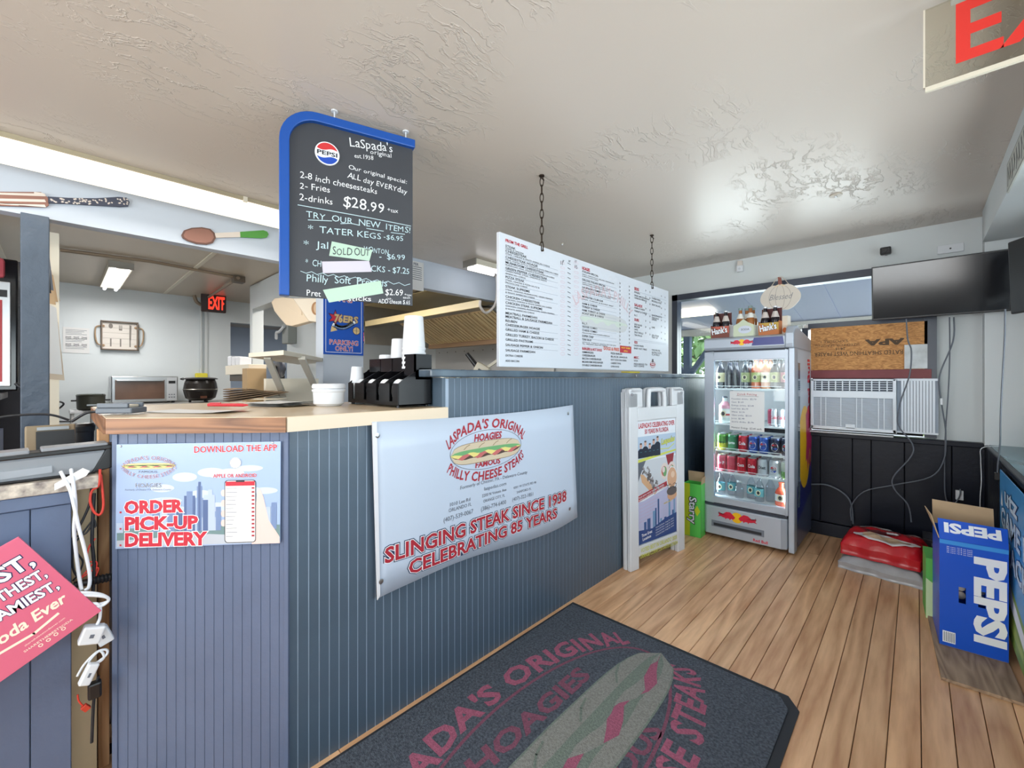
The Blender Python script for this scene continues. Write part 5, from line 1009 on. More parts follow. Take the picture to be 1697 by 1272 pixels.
m = MB(); m.T = PM_; m.prism([(-.012, .10), (.014, .10), (.008, .16), (-.014, .165)], 0, .013, mat('stem_brown', (140, 82, 70), .6)); m.build('stem', t_)
m = MB(); m.tube([(-.06, -.008, .10), (0, -.01, .17), (.06, -.008, .10)], .0025, mat('twine', (206, 194, 176), .9), 6); m.build('twine', t_); m = MB(); m.T = PM_; m.ell(-.02, .095, .02, .007, mat('bow', (226, 206, 176), .8), .014, 12, .4); m.ell(.02, .095, .02, .007, mat('bow', (226, 206, 176), .8), .014, 12, -.4); m.build('bow', t_)

# ------------------------------------------------------------------ exit panel near the camera
ep = Plane((.018, 1.65, 2.005), (1, 0, 0)); er = ep.root('hanging_exit_sign', 'clear hanging panel with big red letters at the top right corner', 'sign')
ac_ = glass('acrylic', (246, 244, 236), .3)
MB().box(0, .46, 0, .215, -.004, .004, ac_).build('acrylic_panel', er); m = MB(); m.box(-.004, 0, 0, .215, -.005, .005, mat('acrylic_edge', (216, 208, 190), .3)); m.box(0, .46, -.012, 0, -.005, .005, mat('acrylic_edge', (216, 208, 190), .3)); m.build('edge', er)
m = MB(); m.text('EXIT', .048, .040, .15, mat('exit_red', (222, 50, 40), .5), .0045, bold=.04, width=.40); m.build('letters', er)
MB().box(.05, .42, .215, .238, -.03, .03, white).build('ceiling_mount', er, bevel=.003)
# sign on the right header
hp = Plane((.297, 2.9, 2.0), (0, -1, 0)); hr_ = hp.root('header_sign', 'grey and white lettered plate on the wall at the far right edge', 'sign')
q = [hp.at(1672, 322), hp.at(1672, 272), hp.at(1740, 135), hp.at(1740, 232)]
zt = [v for _, v in q]; ua = q[0][0]; v0, v1 = q[0][1]+.006, q[1][1]+.0
MB().box(ua, ua+.46, v0, v1, 0, .006, mat('aged_plate', (196, 198, 190), .5, noise=.2, nscale=15)).build('plate', hr_, bevel=.001)
m = MB(); gg = mat('aged_plate_ink', (104, 106, 108), .6)
[m.stroke([(ua+.03+k*.055, v0+(v1-v0)*(.2+.1*(k % 2))), (ua+.045+k*.055, v0+(v1-v0)*(.55-.1*(k % 3))), (ua+.03+k*.055, v0+(v1-v0)*.8)], .018, gg, .0065) for k in range(8)]; m.rect(ua+.004, v0+.004, ua+.456, v0+.007, gg, .0065); m.rect(ua+.004, v1-.007, ua+.456, v1-.004, gg, .0065); m.rect(ua+.004, v0+.004, ua+.007, v1-.004, gg, .0065); m.build('print', hr_)

# ------------------------------------------------------------------ ledge along the right side
lt_ = thing('window_ledge', 'dark ledge with a worn teal top along the right wall below the window', 'ledge', (.31, 3.0, 0))
teal = mat('teal_top', (92, 132, 146), .25, noise=.15, nscale=4)
m = MB(); m.box(0, .245, -3.2, 1.03, .755, .785, black_w); m.build('top_board', lt_, bevel=.008); m = MB(); m.box(.02, .24, -3.19, 1.02, .785, .788, teal); m.build('teal_surface', lt_)
m = MB(); m.box(.02, .04, -3.2, 1.03, .02, .755, gapdark); m.build('backing', lt_)
m0 = MB().box(.004, .022, .002, .148, .02, .756, black_w).build('ledge_board', lt_, bevel=.002, seg=1); m0.location = (0, .88, 0)
for k in range(1, 20): o = m0.copy(); C.objects.link(o); o.location = (0, .88-k*.15, 0)
t_ = thing('snack_banner', 'blue snack advertising panel with white outlined letters hanging from the right ledge', 'sign'); up_ = Plane((.298, 3.13, .06), (0, -1, 0)); bpy.data.objects.remove(t_)
ur_ = up_.root('snack_banner', 'blue snack advertising panel with white outlined letters hanging from the right ledge', 'sign')
ub = mat('sky_blue_banner', (62, 142, 200), .4); ubd = mat('banner_blue_outline', (34, 84, 150), .4)
m = MB(); m.prism([(.0, .70), (.02, .10), (.10, .02), (1.3, .02), (1.3, .70)], 0, .004, ub); m.build('panel', ur_)
m = MB(); m.poly([(.06, .30), (.03, .10), (.10, .021), (1.3, .021), (1.3, .10)], mat('grass_green_print', (132, 160, 66), .5), .0045); m.poly([(.05, .33), (.3, .17), (1.3, .02), (1.3, .06), (.4, .22), (.055, .37)], wprint, .0050)
for k in range(3): m.stroke([(.10+.03*k, .24-.03*k), (.3, .13-.02*k), (1.3, .0235+.01*k)], .012, mat('leaf_light_print', (176, 196, 90), .5), .0053)
for tx, x0, y0, h_, wd__ in (('utz', .16, .575, .075, .34), ('GAME DAY', .06, .455, .085, .95), ('SNACKS', .085, .335, .085, .75)):
    for bd, mm__, zz in ((.12, ubd, 0), (.05, wprint, .0005), (.01, mat('pale_blue_letter', (196, 220, 240), .4), .001)): m.text(tx, x0, y0, h_, mm__, .0056+zz, bold=bd, width=wd__)
m.poly([(.055, .545), (.085, .62), (.11, .55), (.085, .54)], wprint, .0056); m.build('banner_print', ur_)
bag = thing('teal_bag', 'crumpled teal bag lying on the ledge at the right edge', 'bag', (.455, 2.86, .787))
m = MB(); N1, N2 = 16, 10; vs = []
for j in range(N2+1):
    for i in range(N1):
        a = i*2*math.pi/N1; ph = math.pi*j/N2; r = .13*math.sin(ph)**.7*(1+.10*math.sin(3*a+j)+.06*math.sin(7*a+2*j)); zz = .085*(1-math.cos(ph))*(1+.1*math.sin(2*a))
        vs.append((r*math.cos(a)*.8, r*math.sin(a)*1.2, max(0, zz)))
m.add(vs, [(j*N1+i, j*N1+(i+1) % N1, (j+1)*N1+(i+1) % N1, (j+1)*N1+i) for j in range(N2) for i in range(N1)], mat('teal_cloth', (38, 128, 156), .45), True); m.build('body', bag, subsurf=1)
MB().tube([(-.05, .05, .13), (-.03, .04, .20), (.02, .02, .21), (.05, 0, .14)], .008, mat('dark_teal', (30, 70, 96), .5), 8).build('handle', bag)
bt2 = thing('green_glass_bottle', 'squat clear green bottle with a cork on the ledge beside the teal bag', 'bottle', (.43, 3.18, .787)); MB().lathe([(.045, 0), (.055, .02), (.052, .08), (.03, .12), (.016, .14), (.016, .17)], (0, 0, 0), glass('green_glass', (170, 226, 186), 1.2), 20).build('glass_body', bt2); MB().cyl((0, 0, .165), (0, 0, .195), .014, mat('cork', (190, 140, 96), .8)).build('cork', bt2); MB().lathe([(.050, 0.004), (.050, .05), (.01, .051)], (0, 0, 0), mat('green_liquid', (120, 200, 130), .2), 20).build('contents', bt2)

# ------------------------------------------------------------------ floor things on the right
t_ = thing('scrap_plywood', 'weathered plywood offcut lying under the blue cola carton', 'board', (.072, 2.41, 0), R(3)); MB().box(0, .225, 0, .62, .0005, .013, wood('weathered_ply', (176, 150, 124), (120, 96, 76), 'y', 1.4, .7)).build('sheet', t_, bevel=.001)
pf = Plane((.075, 2.70, .014), (.2, .012, 0)); t_ = pf.root('cola_carton', 'tall blue cola carton with open cardboard top standing on the plywood by the right ledge', 'carton')
cbl = mat('carton_cola_blue', (14, 84, 202), .35); cw_ = .205; ch_ = .475; cd_ = .27
m = MB(); z_ = pf
m.box(0, cw_, 0, ch_, -cd_, -cd_+.003, cbl); m.box(0, .003, 0, ch_, -cd_, -.003, cbl); m.box(cw_-.003, cw_, 0, ch_, -cd_, -.003, cbl); m.box(0, cw_, 0, .003, -cd_, 0, tan)
# front with two hand holes
hx = ((.060, .082), (.118, .140)); hy = (.205, .275)
m.box(0, cw_, 0, hy[0], -.003, 0, cbl); m.box(0, cw_, hy[1], ch_, -.003, 0, cbl)
for a, c in ((0, hx[0][0]), (hx[0][1], hx[1][0]), (hx[1][1], cw_)): m.box(a, c, hy[0], hy[1], -.003, 0, cbl)
m.build('box', t_)
m = MB()
for a, c in hx:
    for zz in (.222, .258):
        m.cyl(((a+c)/2, zz-.0, -.06), ((a+c)/2, zz, -.05), .017, chrome, n=16)
m.build('cans_inside', t_)
m = MB(); fl_ = (0, .10); 
m.add([(0, ch_, 0), (cw_, ch_, 0), (cw_+.004, ch_+.072, -.045), (-.002, ch_+.078, -.045), (0, ch_, -.003), (cw_, ch_, -.003), (cw_+.004, ch_+.070, -.048), (-.002, ch_+.076, -.048)], [(0, 1, 2, 3), (7, 6, 5, 4), (0, 4, 5, 1), (1, 5, 6, 2), (2, 6, 7, 3), (3, 7, 4, 0)], cbl)
ff = m.build('front_flap', t_)
FM = Matrix.Translation((0, ch_, 0)) @ Matrix.Rotation(math.atan2(-.045, .075), 4, 'X'); m = MB(); m.T = FM; m.text('PEPSI', cw_*.93, .072, .040, wprint, .0012, bold=.09, width=cw_*.86, rot=math.pi); m.T = None; m.build('flap_print', ff)
m = MB(); m.add([(0, ch_, -cd_), (cw_, ch_, -cd_), (cw_, ch_+.10, -cd_-.02), (.0, ch_+.11, -cd_-.02), (0, ch_, -cd_-.003), (cw_, ch_, -cd_-.003), (cw_, ch_+.10, -cd_-.023), (.0, ch_+.11, -cd_-.023)], [(0, 1, 2, 3), (7, 6, 5, 4), (0, 4, 5, 1), (1, 5, 6, 2), (2, 6, 7, 3), (3, 7, 4, 0)], tan); m.build('rear_flap', t_)
m = MB(); m.add([(0, ch_, 0), (0, ch_, -cd_), (-.028, ch_+.08, -cd_+.02), (-.022, ch_+.09, -.04), (-.003, ch_, 0), (-.003, ch_, -cd_), (-.031, ch_+.08, -cd_+.02), (-.025, ch_+.09, -.04)], [(0, 1, 2, 3), (7, 6, 5, 4), (0, 4, 5, 1), (1, 5, 6, 2), (2, 6, 7, 3), (3, 7, 4, 0)], tan); m.build('side_flap', t_)
m = MB(); m.rect(0, ch_-.022, cw_, ch_-.004, mat('light_cola_blue', (60, 150, 226), .35), .0006)
m.text('PEPSI', cw_*.54, ch_-.05, .084, wprint, .001, rot=-math.pi/2, bold=.09, width=.375)
m.rect(.010, .018, .050, .068, wprint, .001); 
for k in range(6): m.rect(.014+k*.006, .022, .0165+k*.006, .064, gink, .0014)
for k in range(4): m.text('36 cans 12 fl oz each', .022, ch_-.035-k*.008, .005, wprint, .001, width=.08)
m.build('carton_print', t_)
t_ = thing('green_carton', 'narrow green soda carton squeezed behind the left side of the blue carton', 'carton', (.035, 2.99, .0), .05); m = MB(); m.box(0, .10, 0, .2, 0, .30, mat('green_carton', (90, 180, 80), .5)); m.build('box', t_); m = MB(); m.T = PM_; m.poly([(.0, .0), (.1, .0), (.1, .12), (0, .2)], mat('green_white_stripe', (196, 220, 170), .5), .0012); m.T = None; m.build('carton_print', t_)
def sack(name, lab, loc, w__, d__, h__, rz, m1, m2_, wob, seed):
    rn = random.Random(seed); t_ = thing(name, lab, 'bag', loc, rz); m = MB(); nx, ny = 22, 16; vs = []
    ph = [rn.random()*6 for _ in range(6)]
    def hgt(u, v): 
        e = min(1, (1-abs(u)**6))*min(1, (1-abs(v)**6)); 
        return h__*(.5+.5*max(0, e)**.35)*(1+wob*(math.sin(5*u+ph[0])*math.cos(4*v+ph[1])*.5+math.sin(11*u+7*v+ph[2])*.25+.2*math.sin(17*v-9*u+ph[3])))
    for j in range(ny+1):
        for i in range(nx+1):
            u, v = -1+2*i/nx, -1+2*j/ny; ex_ = 1+.03*math.sin(9*v+ph[4]); vs.append((u*w__/2*ex_, v*d__/2*(1+.03*math.sin(8*u+ph[5])), hgt(u, v)))
    fs = [(j*(nx+1)+i, j*(nx+1)+i+1, (j+1)*(nx+1)+i+1, (j+1)*(nx+1)+i) for j in range(ny) for i in range(nx)]
    k = len(vs); bd = [i for i in range(nx+1)]+[j*(nx+1)+nx for j in range(1, ny+1)]+[ny*(nx+1)+i for i in range(nx-1, -1, -1)]+[j*(nx+1) for j in range(ny-1, 0, -1)]
    vb = [(vs[b_][0]*.98, vs[b_][1]*.98, 0) for b_ in bd]; n = len(bd)
    al = vs+vb; m.add(al, fs, m1, True); m.add(al, [(bd[(i+1) % n], bd[i], k+i, k+(i+1) % n) for i in range(n)]+[tuple(range(k, k+n))], m2_, True)
    o = m.build('body', t_, subsurf=1); return t_, hgt
silp = mat('silver_film', (176, 176, 180), .28, .1, noise=.25, nscale=12, bump=.4, bscale=14); redp = mat('red_film', (196, 28, 40), .25, noise=.2, nscale=9, bump=.3, bscale=16); whp = mat('white_film', (220, 214, 216), .3, bump=.3, bscale=14)
s1, _ = sack('silver_sack', 'silver white plastic sack lying flat, lower of the two by the back wall', (-.145, 3.55, 0), .40, .35, .085, R(-6), silp, silp, .12, 5)
s2, hg = sack('red_sack', 'red plastic sack with torn clear wrap on top of the silver sack', (-.15, 3.575, .085), .385, .33, .128, R(-6), redp, redp, .14, 9)
def onsack(pts_, m1, nm, par, hg, w__, d__, off):
    m = MB(); c = (sum(p[0] for p in pts_)/len(pts_), sum(p[1] for p in pts_)/len(pts_)); n = len(pts_); rings = [1, .75, .5, .25]; vs = []
    for r_ in rings:
        for p in pts_: u, v = c[0]+(p[0]-c[0])*r_, c[1]+(p[1]-c[1])*r_; vs.append((u*w__/2, v*d__/2, hg(u, v)+off))
    vs.append((c[0]*w__/2, c[1]*d__/2, hg(*c)+off)); fs = [(k*n+i, k*n+(i+1) % n, (k+1)*n+(i+1) % n, (k+1)*n+i) for k in range(3) for i in range(n)]+[(3*n+i, 3*n+(i+1) % n, 4*n) for i in range(n)]
    m.add(vs, fs, m1, True); return m.build(nm, par)
wav2 = lambda cx, cy, a, b, n=26, w_=.1: [(cx+a*(1+w_*math.sin(3*t_+1)+w_*.5*math.sin(8*t_))*math.cos(t_), cy+b*(1+w_*math.sin(4*t_))*math.sin(t_)) for t_ in [i*2*math.pi/n for i in range(n)]]
onsack(wav2(.05, -.56, .80, .34), whp, 'torn_wrap', s2, hg, .385, .33, .006); onsack(wav2(.08, -.62, .58, .22), mat('sack_card', (190, 160, 132), .6), 'card_insert', s2, hg, .385, .33, .010)
onsack(wav2(0, .86, .84, .08), whp, 'top_edge_print', s2, hg, .385, .33, .005); onsack(wav2(-.1, .15, .42, .2, w_=.22), mat('meat_print_dark', (92, 32, 38), .4), 'picture_print', s2, hg, .385, .33, .006); onsack(wav2(.18, .1, .14, .18, w_=.25), whp, 'picture_print', s2, hg, .385, .33, .008)
t_ = thing('recorder_box', 'black vented recorder box in the corner behind the blue carton', 'recorder', (.03, 3.80, .0)); MB().box(0, .27, 0, .2, .12, .175, mat('recorder_black', (40, 43, 50), .4)).build('housing', t_, bevel=.003)
for k in range(12): MB().box(.02+k*.02, .03+k*.02, .03, .17, .1751, .1765, mat('vent_slot', (70, 74, 84), .5)).build('vent_slot', t_)
m = MB(); m.box(.01, .26, .01, .19, 0, .12, mat('recorder_base_dark', (26, 27, 31), .6)); m.build('base', t_); MB().box(.04, .10, -.002, .0, .135, .155, mat('port_grey', (120, 124, 130), .5)).build('port', t_)
t_ = thing('loose_wrapper', 'scrap of pale plastic film on the floor left of the sacks', 'litter', (-.385, 3.74, 0)); m = MB(); m.add([(0, 0, .001), (.09, -.02, .001), (.11, .05, .03), (.03, .06, .012), (.05, .02, .05)], [(0, 1, 4), (1, 2, 4), (2, 3, 4), (3, 0, 4), (0, 3, 2, 1)], whp, True); m.build('film', t_)
t_ = thing('cream_floor_trim', 'cream trim block at the floor in the bottom right corner', 'trim', (.305, 2.33, 0)); MB().box(0, .02, -.35, .09, 0.0, .12, offw).build('block', t_, bevel=.002)

# ------------------------------------------------------------------ cables on the back wall
def cable(lab, pts_, r, m, grp=None, plugs=()):
    t_ = thing('power_cable', lab, 'cable', tuple(pts_[0]), 0, grp); o = pts_[0]; MB().tube([Vector(p)-Vector(o) for p in pts_], r, m, 7, 5).build('cord', t_)
    for p, s_, mm__, nm in plugs: MB().box(-s_[0], s_[0], -s_[1], s_[1], -s_[2], s_[2], mm__).build(nm, t_, bevel=.002).location = Vector(p)-Vector(o)
    return t_
gc = mat('grey_cord', (96, 102, 112), .45); bc = mat('black_cord', (30, 32, 38), .45); wc = mat('white_cord', (222, 226, 232), .45)
Zc = 1/3.74
def Yp(pts_, y): return [tuple(ony(1320+a*Zc, 520+b*Zc, y)) for a, b in pts_]
cable('long grey cable hanging from the television across the strand board and air conditioner', Yp([(680, 30), (690, 160), (712, 230), (700, 380), (640, 560), (632, 690), (715, 800), (712, 880), (600, 1010), (610, 1090), (690, 1180), (712, 1290)], 3.90), .0042, gc)
cable('grey cable from the television joined by a white tape above the wainscot', Yp([(975, 20), (970, 170), (885, 390), (900, 560), (920, 680), (925, 760), (915, 900), (830, 1010), (600, 1060), (420, 1100), (340, 1190), (340, 1280)], 3.99), .0042, gc, plugs=[(ony(1560, 665, 3.987), (.006, .006, .022), white, 'tape')])
cable('thin grey cable hanging beside the taped cable down to the outlet', Yp([(948, 20), (950, 240), (940, 500), (925, 700), (918, 950), (925, 1140), (970, 1182), (1010, 1130), (1015, 1085)], 4.0), .0035, gc, plugs=[(ony(1590, 820, 4.03), (.018, .012, .03), wc, 'plug')])
cable('short thick grey cable looping behind the cooler to the floor', Yp([(90, 1055), (190, 1060), (290, 1110), (340, 1180), (350, 1300)], 4.01), .006, gc)
Yq = lambda pts_, y: [tuple(ony(1320+a*Zc, 520+b*Zc, y)) for a, b in pts_]
cable('dark cable with a black plug box hanging from the second television to the ledge', Yq([(1293, -30), (1290, 160), (1275, 420), (1265, 640), (1262, 800), (1250, 920), (1246, 985)], 3.30), .0036, gc, plugs=[(ony(1320+1246*Zc, 520+1005*Zc, 3.30), (.012, .012, .018), black, 'plug_box')])
cable('white thin cable with an inline switch running down the corner wainscot', Yp([(1262, 820), (1150, 830), (1142, 900), (1146, 1030), (1138, 1150), (1140, 1290)], 3.9), .0025, wc, plugs=[(ony(1320+1140*Zc, 520+1225*Zc, 3.9), (.010, .008, .022), white, 'inline_switch')])
# ------------------------------------------------------------------ fluorescent strip and wooden utensils on the beam
lens_m = mat('lens_glow', (255, 246, 228), .4, emit=.85); 
t_ = thing('fluorescent_fixture', 'long glowing wraparound fluorescent light on the ceiling along the beam', 'ceiling light', (-2.93, 1.07, ZC))
m = MB(); prof_ = [(.11, 0), (.12, -.02), (.105, -.055), (.06, -.078), (0, -.085), (-.06, -.078), (-.105, -.055), (-.12, -.02), (-.11, 0)]
n = len(prof_); vs = [(x, 0, z_) for x, z_ in prof_]+[(x, -2.44, z_) for x, z_ in prof_]; m.add(vs, [(i, i+1, n+i+1, n+i)[::-1] for i in range(n-1)], lens_m, True); m.add(vs, [tuple(range(n)), tuple(range(n, 2*n))[::-1]], lens_m); m.build('lens', t_)
m = MB(); m.box(.118, .130, -2.44, 0, -.022, -.001, mat('fixture_edge', (176, 164, 138), .5)); m.box(-.130, -.118, -2.44, 0, -.022, -.001, mat('fixture_edge', (176, 164, 138), .5)); m.build('housing', t_)
for yy in (-.35, -1.3): MB().box(.118, .136, yy, yy+.02, -.03, -.001, offw).build('clip', t_)
def tube_light(lab, loc, rz, L_, grp=None):
    t_ = thing('tube_light', lab, 'ceiling light', loc, rz, grp); MB().box(-.08, .08, -L_/2, L_/2, -.05, -.001, offw).build('housing', t_, bevel=.003)
    MB().box(-.085, .085, -L_/2-.01, -L_/2, -.06, 0, steel).build('end_cap', t_)
    for s_ in (-.045, .045): MB().cyl((s_, -L_/2+.02, -.065), (s_, L_/2-.02, -.065), .014, mat('tube_glow', (250, 250, 255), .4, emit=6), n=10).build('tube', t_)
    return t_
tube_light('twin tube ceiling light in the kitchen over the toaster oven', (-5.75, .37, ZC-.012), R(90), 1.25)
tube_light('small lit ceiling fixture beyond the long strip, left of the menu board', (-2.85, 2.65, ZC), 0, .35)
tube_light('long lit tube seen through the opening in the far side room', (-8.3, 2.6, ZC-.001), R(0), 2.4)
bmP = Plane((-3.158, 0, 0), (0, 1, 0)); zb = Zm(bmP, 0, 160, 3.5333)
us = bmP.root('spatula_decor', 'wooden spatula decoration painted as a striped flag on the beam at far left', 'decoration'); us2 = bmP.root('spoon_decor', 'wooden spoon decoration with brown bowl and green handle tip on the beam', 'decoration')
brn = mat('decor_brown', (150, 106, 92), .6); crm = mat('decor_cream', (226, 214, 204), .6); nvy = mat('decor_slate', (66, 70, 88), .6); grn = mat('decor_green', (78, 152, 62), .4)
def pr2(m, pts_, a, b, mt_, **k): m.prism([zb(*p) for p in pts_], a, b, mt_)
m = MB(); pr2(m, [(-60, 560), (240, 562), (265, 580), (285, 600), (285, 640), (270, 650), (-60, 640)], 0, .012, brn); m.build('head', us, bevel=.001)
m = MB()
for a, c in ((566, 578), (600, 616), (630, 626)): m.prism([zb(-60, a), zb(262, a+6), zb(270, a+22), zb(-60, c-2)], .0121, .0128, crm)
m.prism([zb(200, 562), zb(250, 568), zb(262, 584), zb(200, 580)], .0128, .0135, crm); m.build('stripes', us)
m = MB(); hpts = [(280, 588), (400, 596), (560, 598), (690, 590), (740, 594), (758, 620), (750, 645), (700, 648), (560, 640), (400, 630), (280, 626)]; pr2(m, hpts, 0, .012, nvy); m.build('handle', us, bevel=.001)
m = MB(); rs = random.Random(2)
for k in range(62):
    f = rs.random(); x_ = 290+455*f; h_ = 16+8*f; y_ = 611+9*math.sin(f*2.2)-f*3+rs.uniform(-h_, h_)*.78; c_ = zb(x_, y_); r = .0055; a0_ = rs.random()*3
    m.poly([(c_[0]+(r if i % 2 == 0 else r*.45)*math.cos(a0_+i*math.pi/5), c_[1]+(r if i % 2 == 0 else r*.45)*math.sin(a0_+i*math.pi/5)) for i in range(10)], crm, .0124+k*.00001)
m.build('stars', us)
m = MB(); sp_ = [(1060, 812), (1075, 785), (1120, 770), (1180, 766), (1230, 776), (1255, 800), (1262, 830), (1245, 858), (1210, 868), (1150, 864), (1095, 846), (1068, 830)]; pr2(m, sp_, 0, .010, mat('decor_brown_edge', (112, 80, 70), .6)); m.build('bowl_rim', us2, bevel=.001)
cx_, cy_ = 1160, 817; m = MB(); pr2(m, [(cx_+(x-cx_)*.88, cy_+(y-cy_)*.84) for x, y in sp_], .010, .013, brn); m.build('bowl', us2)
m = MB(); pr2(m, [(1255, 800), (1405, 793), (1408, 824), (1262, 828)], 0, .010, crm); m.build('shaft', us2, bevel=.001); m = MB(); pr2(m, [(1403, 793), (1540, 784), (1562, 792), (1570, 808), (1560, 826), (1530, 831), (1405, 825)], 0, .011, grn); m.build('handle_tip', us2, bevel=.001)
pn = Plane((-3.156, 1.62, 1.98), (0, 1, 0)); t_ = pn.root('beam_notice', 'small printed notice on the beam just right of the chalkboard', 'notice'); a = pn.at(676, 478); c = pn.at(702, 436); m = MB(); m.box(a[0], c[0], a[1], c[1], 0, .001, paper); m.build('sheet', t_); m = MB()
for k in range(7): m.rect(a[0]+.02, c[1]-.05-k*.018, c[0]-.02, c[1]-.044-k*.018, gink, .0014)
m.text('PER', (a[0]+c[0])/2, c[1]-.035, .022, gink, .0014, bold=.05, align='c'); m.build('print', t_)
m = MB(); t_ = thing('white_hose', 'curved white plastic hose hooked under the beam beside the menu board', 'hose', tuple(onx(812, 470, -3.12)));
pp = [onx(822, 440, -3.12), onx(824, 480, -3.12), onx(820, 505, -3.12), onx(806, 518, -3.12), onx(796, 508, -3.12), onx(796, 498, -3.12)]; MB().tube([p-pp[0]*0-Vector(t_.location) for p in pp], .013, mat('hose_white', (226, 218, 212), .4), 10).build('hose', t_)

# ------------------------------------------------------------------ dark pillar, clutter behind
t_ = thing('dark_pillar', 'dark slate textured post from floor to beam at far left', 'post', (-3.10, -.085, 0)); MB().box(-.10, 0, -.047, .047, 0, 1.995, mat('pillar_paint', (74, 86, 102), .5, bump=.9, bscale=16, noise=.12, nscale=8)).build('post', t_, bevel=.004)
t_ = thing('hanging_clipboards', 'stack of clipboards and papers hanging on the back of the dark pillar', 'clipboard', (-3.25, -.045, 1.2))
for k, (dx_, z0_, z1_, mm__) in enumerate(((0, .45, .72, black), (-.03, .47, .66, gink), (-.06, .40, .60, tan), (-.09, .42, .58, tan), (-.12, .43, .56, mat('aged_paper', (206, 190, 170), .7)), (-.02, .03, .40, paper), (-.05, .0, .33, mat('aged_paper', (206, 190, 170), .7)))):
    MB().add([(dx_, -.02, z1_), (dx_-.004, -.02, z1_), (dx_-.004, -.02, z0_), (dx_, -.02, z0_), (dx_+.0, .0+.006*k, z1_-.03), (dx_, .012+.008*k, z0_-.01), (dx_-.004, .012+.008*k, z0_-.01), (dx_-.004, .0+.006*k, z1_-.03)], [(0, 3, 5, 4), (1, 7, 6, 2), (0, 4, 7, 1), (3, 2, 6, 5), (4, 5, 6, 7), (0, 1, 2, 3)], mm__).build('sheet', t_)
t_ = thing('cream_door_jamb', 'cream door jamb strip right behind the dark pillar', 'jamb', (-3.35, -.05, 0)); MB().box(-.04, .0, 0, .045, 0, 1.98, offw).build('jamb', t_)
# vending dispenser and dark shelf unit at the far left
dv = thing('drink_dispenser', 'red and silver drink dispenser partly in view at the far left edge', 'dispenser', (-4.25, -.62, 1.12), R(0))
m = MB(); m.box(-.30, .0, -.35, .43, 0, .85, bgloss); m.build('body', dv, bevel=.01); MB().box(.0, .02, -.33, .40, .03, .70, chrome).build('door_frame', dv, bevel=.004); MB().box(.018, .026, -.30, .365, .06, .58, mat('dispenser_red', (190, 34, 40), .3)).build('red_panel', dv)
MB().box(.02, .03, -.10, .385, .60, .645, black).build('label_strip', dv); MB().box(-.05, .03, -.33, .375, .72, .85, mat('dispenser_top_pink', (216, 96, 110), .4)).build('lit_top', dv, bevel=.02); m = MB(); m.tube([(.02, .42, .05), (.03, .45, .02), (.03, .46, .08), (.02, .455, .4), (.0, .44, .55)], .01, bc, 8); m.build('hose', dv)
sf = thing('dark_cabinet', 'dark grey cabinet carrying the drink dispenser at the far left', 'cabinet', (-4.05, -.95, 0)); MB().box(-.5, 0, -.3, .68, 0, .86, navy).build('body', sf); MB().box(-.5, .03, -.3, .70, 1.07, 1.11, mat('cabinet_top_grey', (120, 124, 132), .4)).build('top', sf, bevel=.003); m = MB(); m.box(-.5, -.02, -.3, .66, .86, 1.07, mat('dark_maroon_recess', (60, 24, 26), .6)); m.build('recess', sf); MB().box(-.02, 0, .55, .68, .86, 1.07, tan).build('divider', sf)
pnl = thing('dark_back_panel', 'tall dark panel behind the drink dispenser at the far left', 'panel', (-4.75, -1.4, 0)); MB().box(-.03, 0, 0, 1.25, 0, 2.05, mat('back_panel_grey', (84, 84, 92), .6, noise=.15, nscale=9)).build('sheet', pnl)

# ------------------------------------------------------------------ left stand with granite top, terminal, cables
st_ = thing('granite_stand', 'slate blue boarded stand with a speckled granite top at the left edge', 'stand', (-1.67, .02, 0))
MB().box(-.45, -.012, -1.1, 0, 0, .89, grooved).build('carcass', st_)
yy = 0; k = 0
while yy > -1.05: wd__ = .075 if k == 0 else .14; MB().box(-.014, 0, yy-wd__+.002, yy, .0, .86, navy).build('stand_board', st_, bevel=.0015, seg=1); yy -= wd__; k += 1
MB().box(-.014, .006, -1.1, 0, .862, .895, navy).build('top_rail', st_, bevel=.002)
gm = mat('granite', (214, 204, 190), .25, c2=(120, 112, 110), nscale=38); MB().box(-.46, .012, -1.1, .055, .896, .93, gm).build('granite_top', st_, bevel=.003)
# card terminal base: silver with black trim
dvp = Plane((-1.66, -.46, .931), (-.06, 1, 0)); t_ = dvp.root('receipt_terminal', 'silver and black terminal base with rear ports and white cables on the granite stand', 'terminal')
sg = mat('terminal_grey', (134, 138, 144), .4)
m = MB(); L2 = .575
m.prism([(0, .0), (L2-.06, .0), (L2-.035, .014), (L2-.02, .066), (0, .058)], -.05, 0, sg); m.build('body', t_, bevel=.008)
m = MB(); m.prism([(0, -.0), (L2-.058, -.0), (L2-.062, .007), (0, .006)], -.052, .004, black); m.prism([(L2-.055, .002), (L2-.01, .012), (L2-.002, .080), (L2-.022, .072)], -.055, .004, black); m.prism([(0, .050), (L2-.01, .066), (L2-.004, .080), (0, .062)], -.056, .006, black); m.build('black_trim', t_, bevel=.003)
m = MB(); m.prism([(0, .058), (L2-.17, .072), (L2-.17, .083), (0, .070)], -.057, .007, sg); m.prism([(L2-.15, .074), (L2-.02, .078), (L2-.02, .086), (L2-.15, .084)], -.057, .007, sg); m.build('lid', t_, bevel=.003)
pp_ = MB(); pp_.prism([(L2-.36, .008), (L2-.13, .018), (L2-.13, .036), (L2-.36, .028)], 0, .006, mat('port_panel', (150, 156, 164), .4)); port = pp_.build('port_panel', t_); m = MB(); m.box(L2-.345, L2-.325, .012, .024, .0062, .009, black); m.build('socket', port); MB().box(L2-.25, L2-.23, .018, .028, .0062, .012, white).build('socket', port)
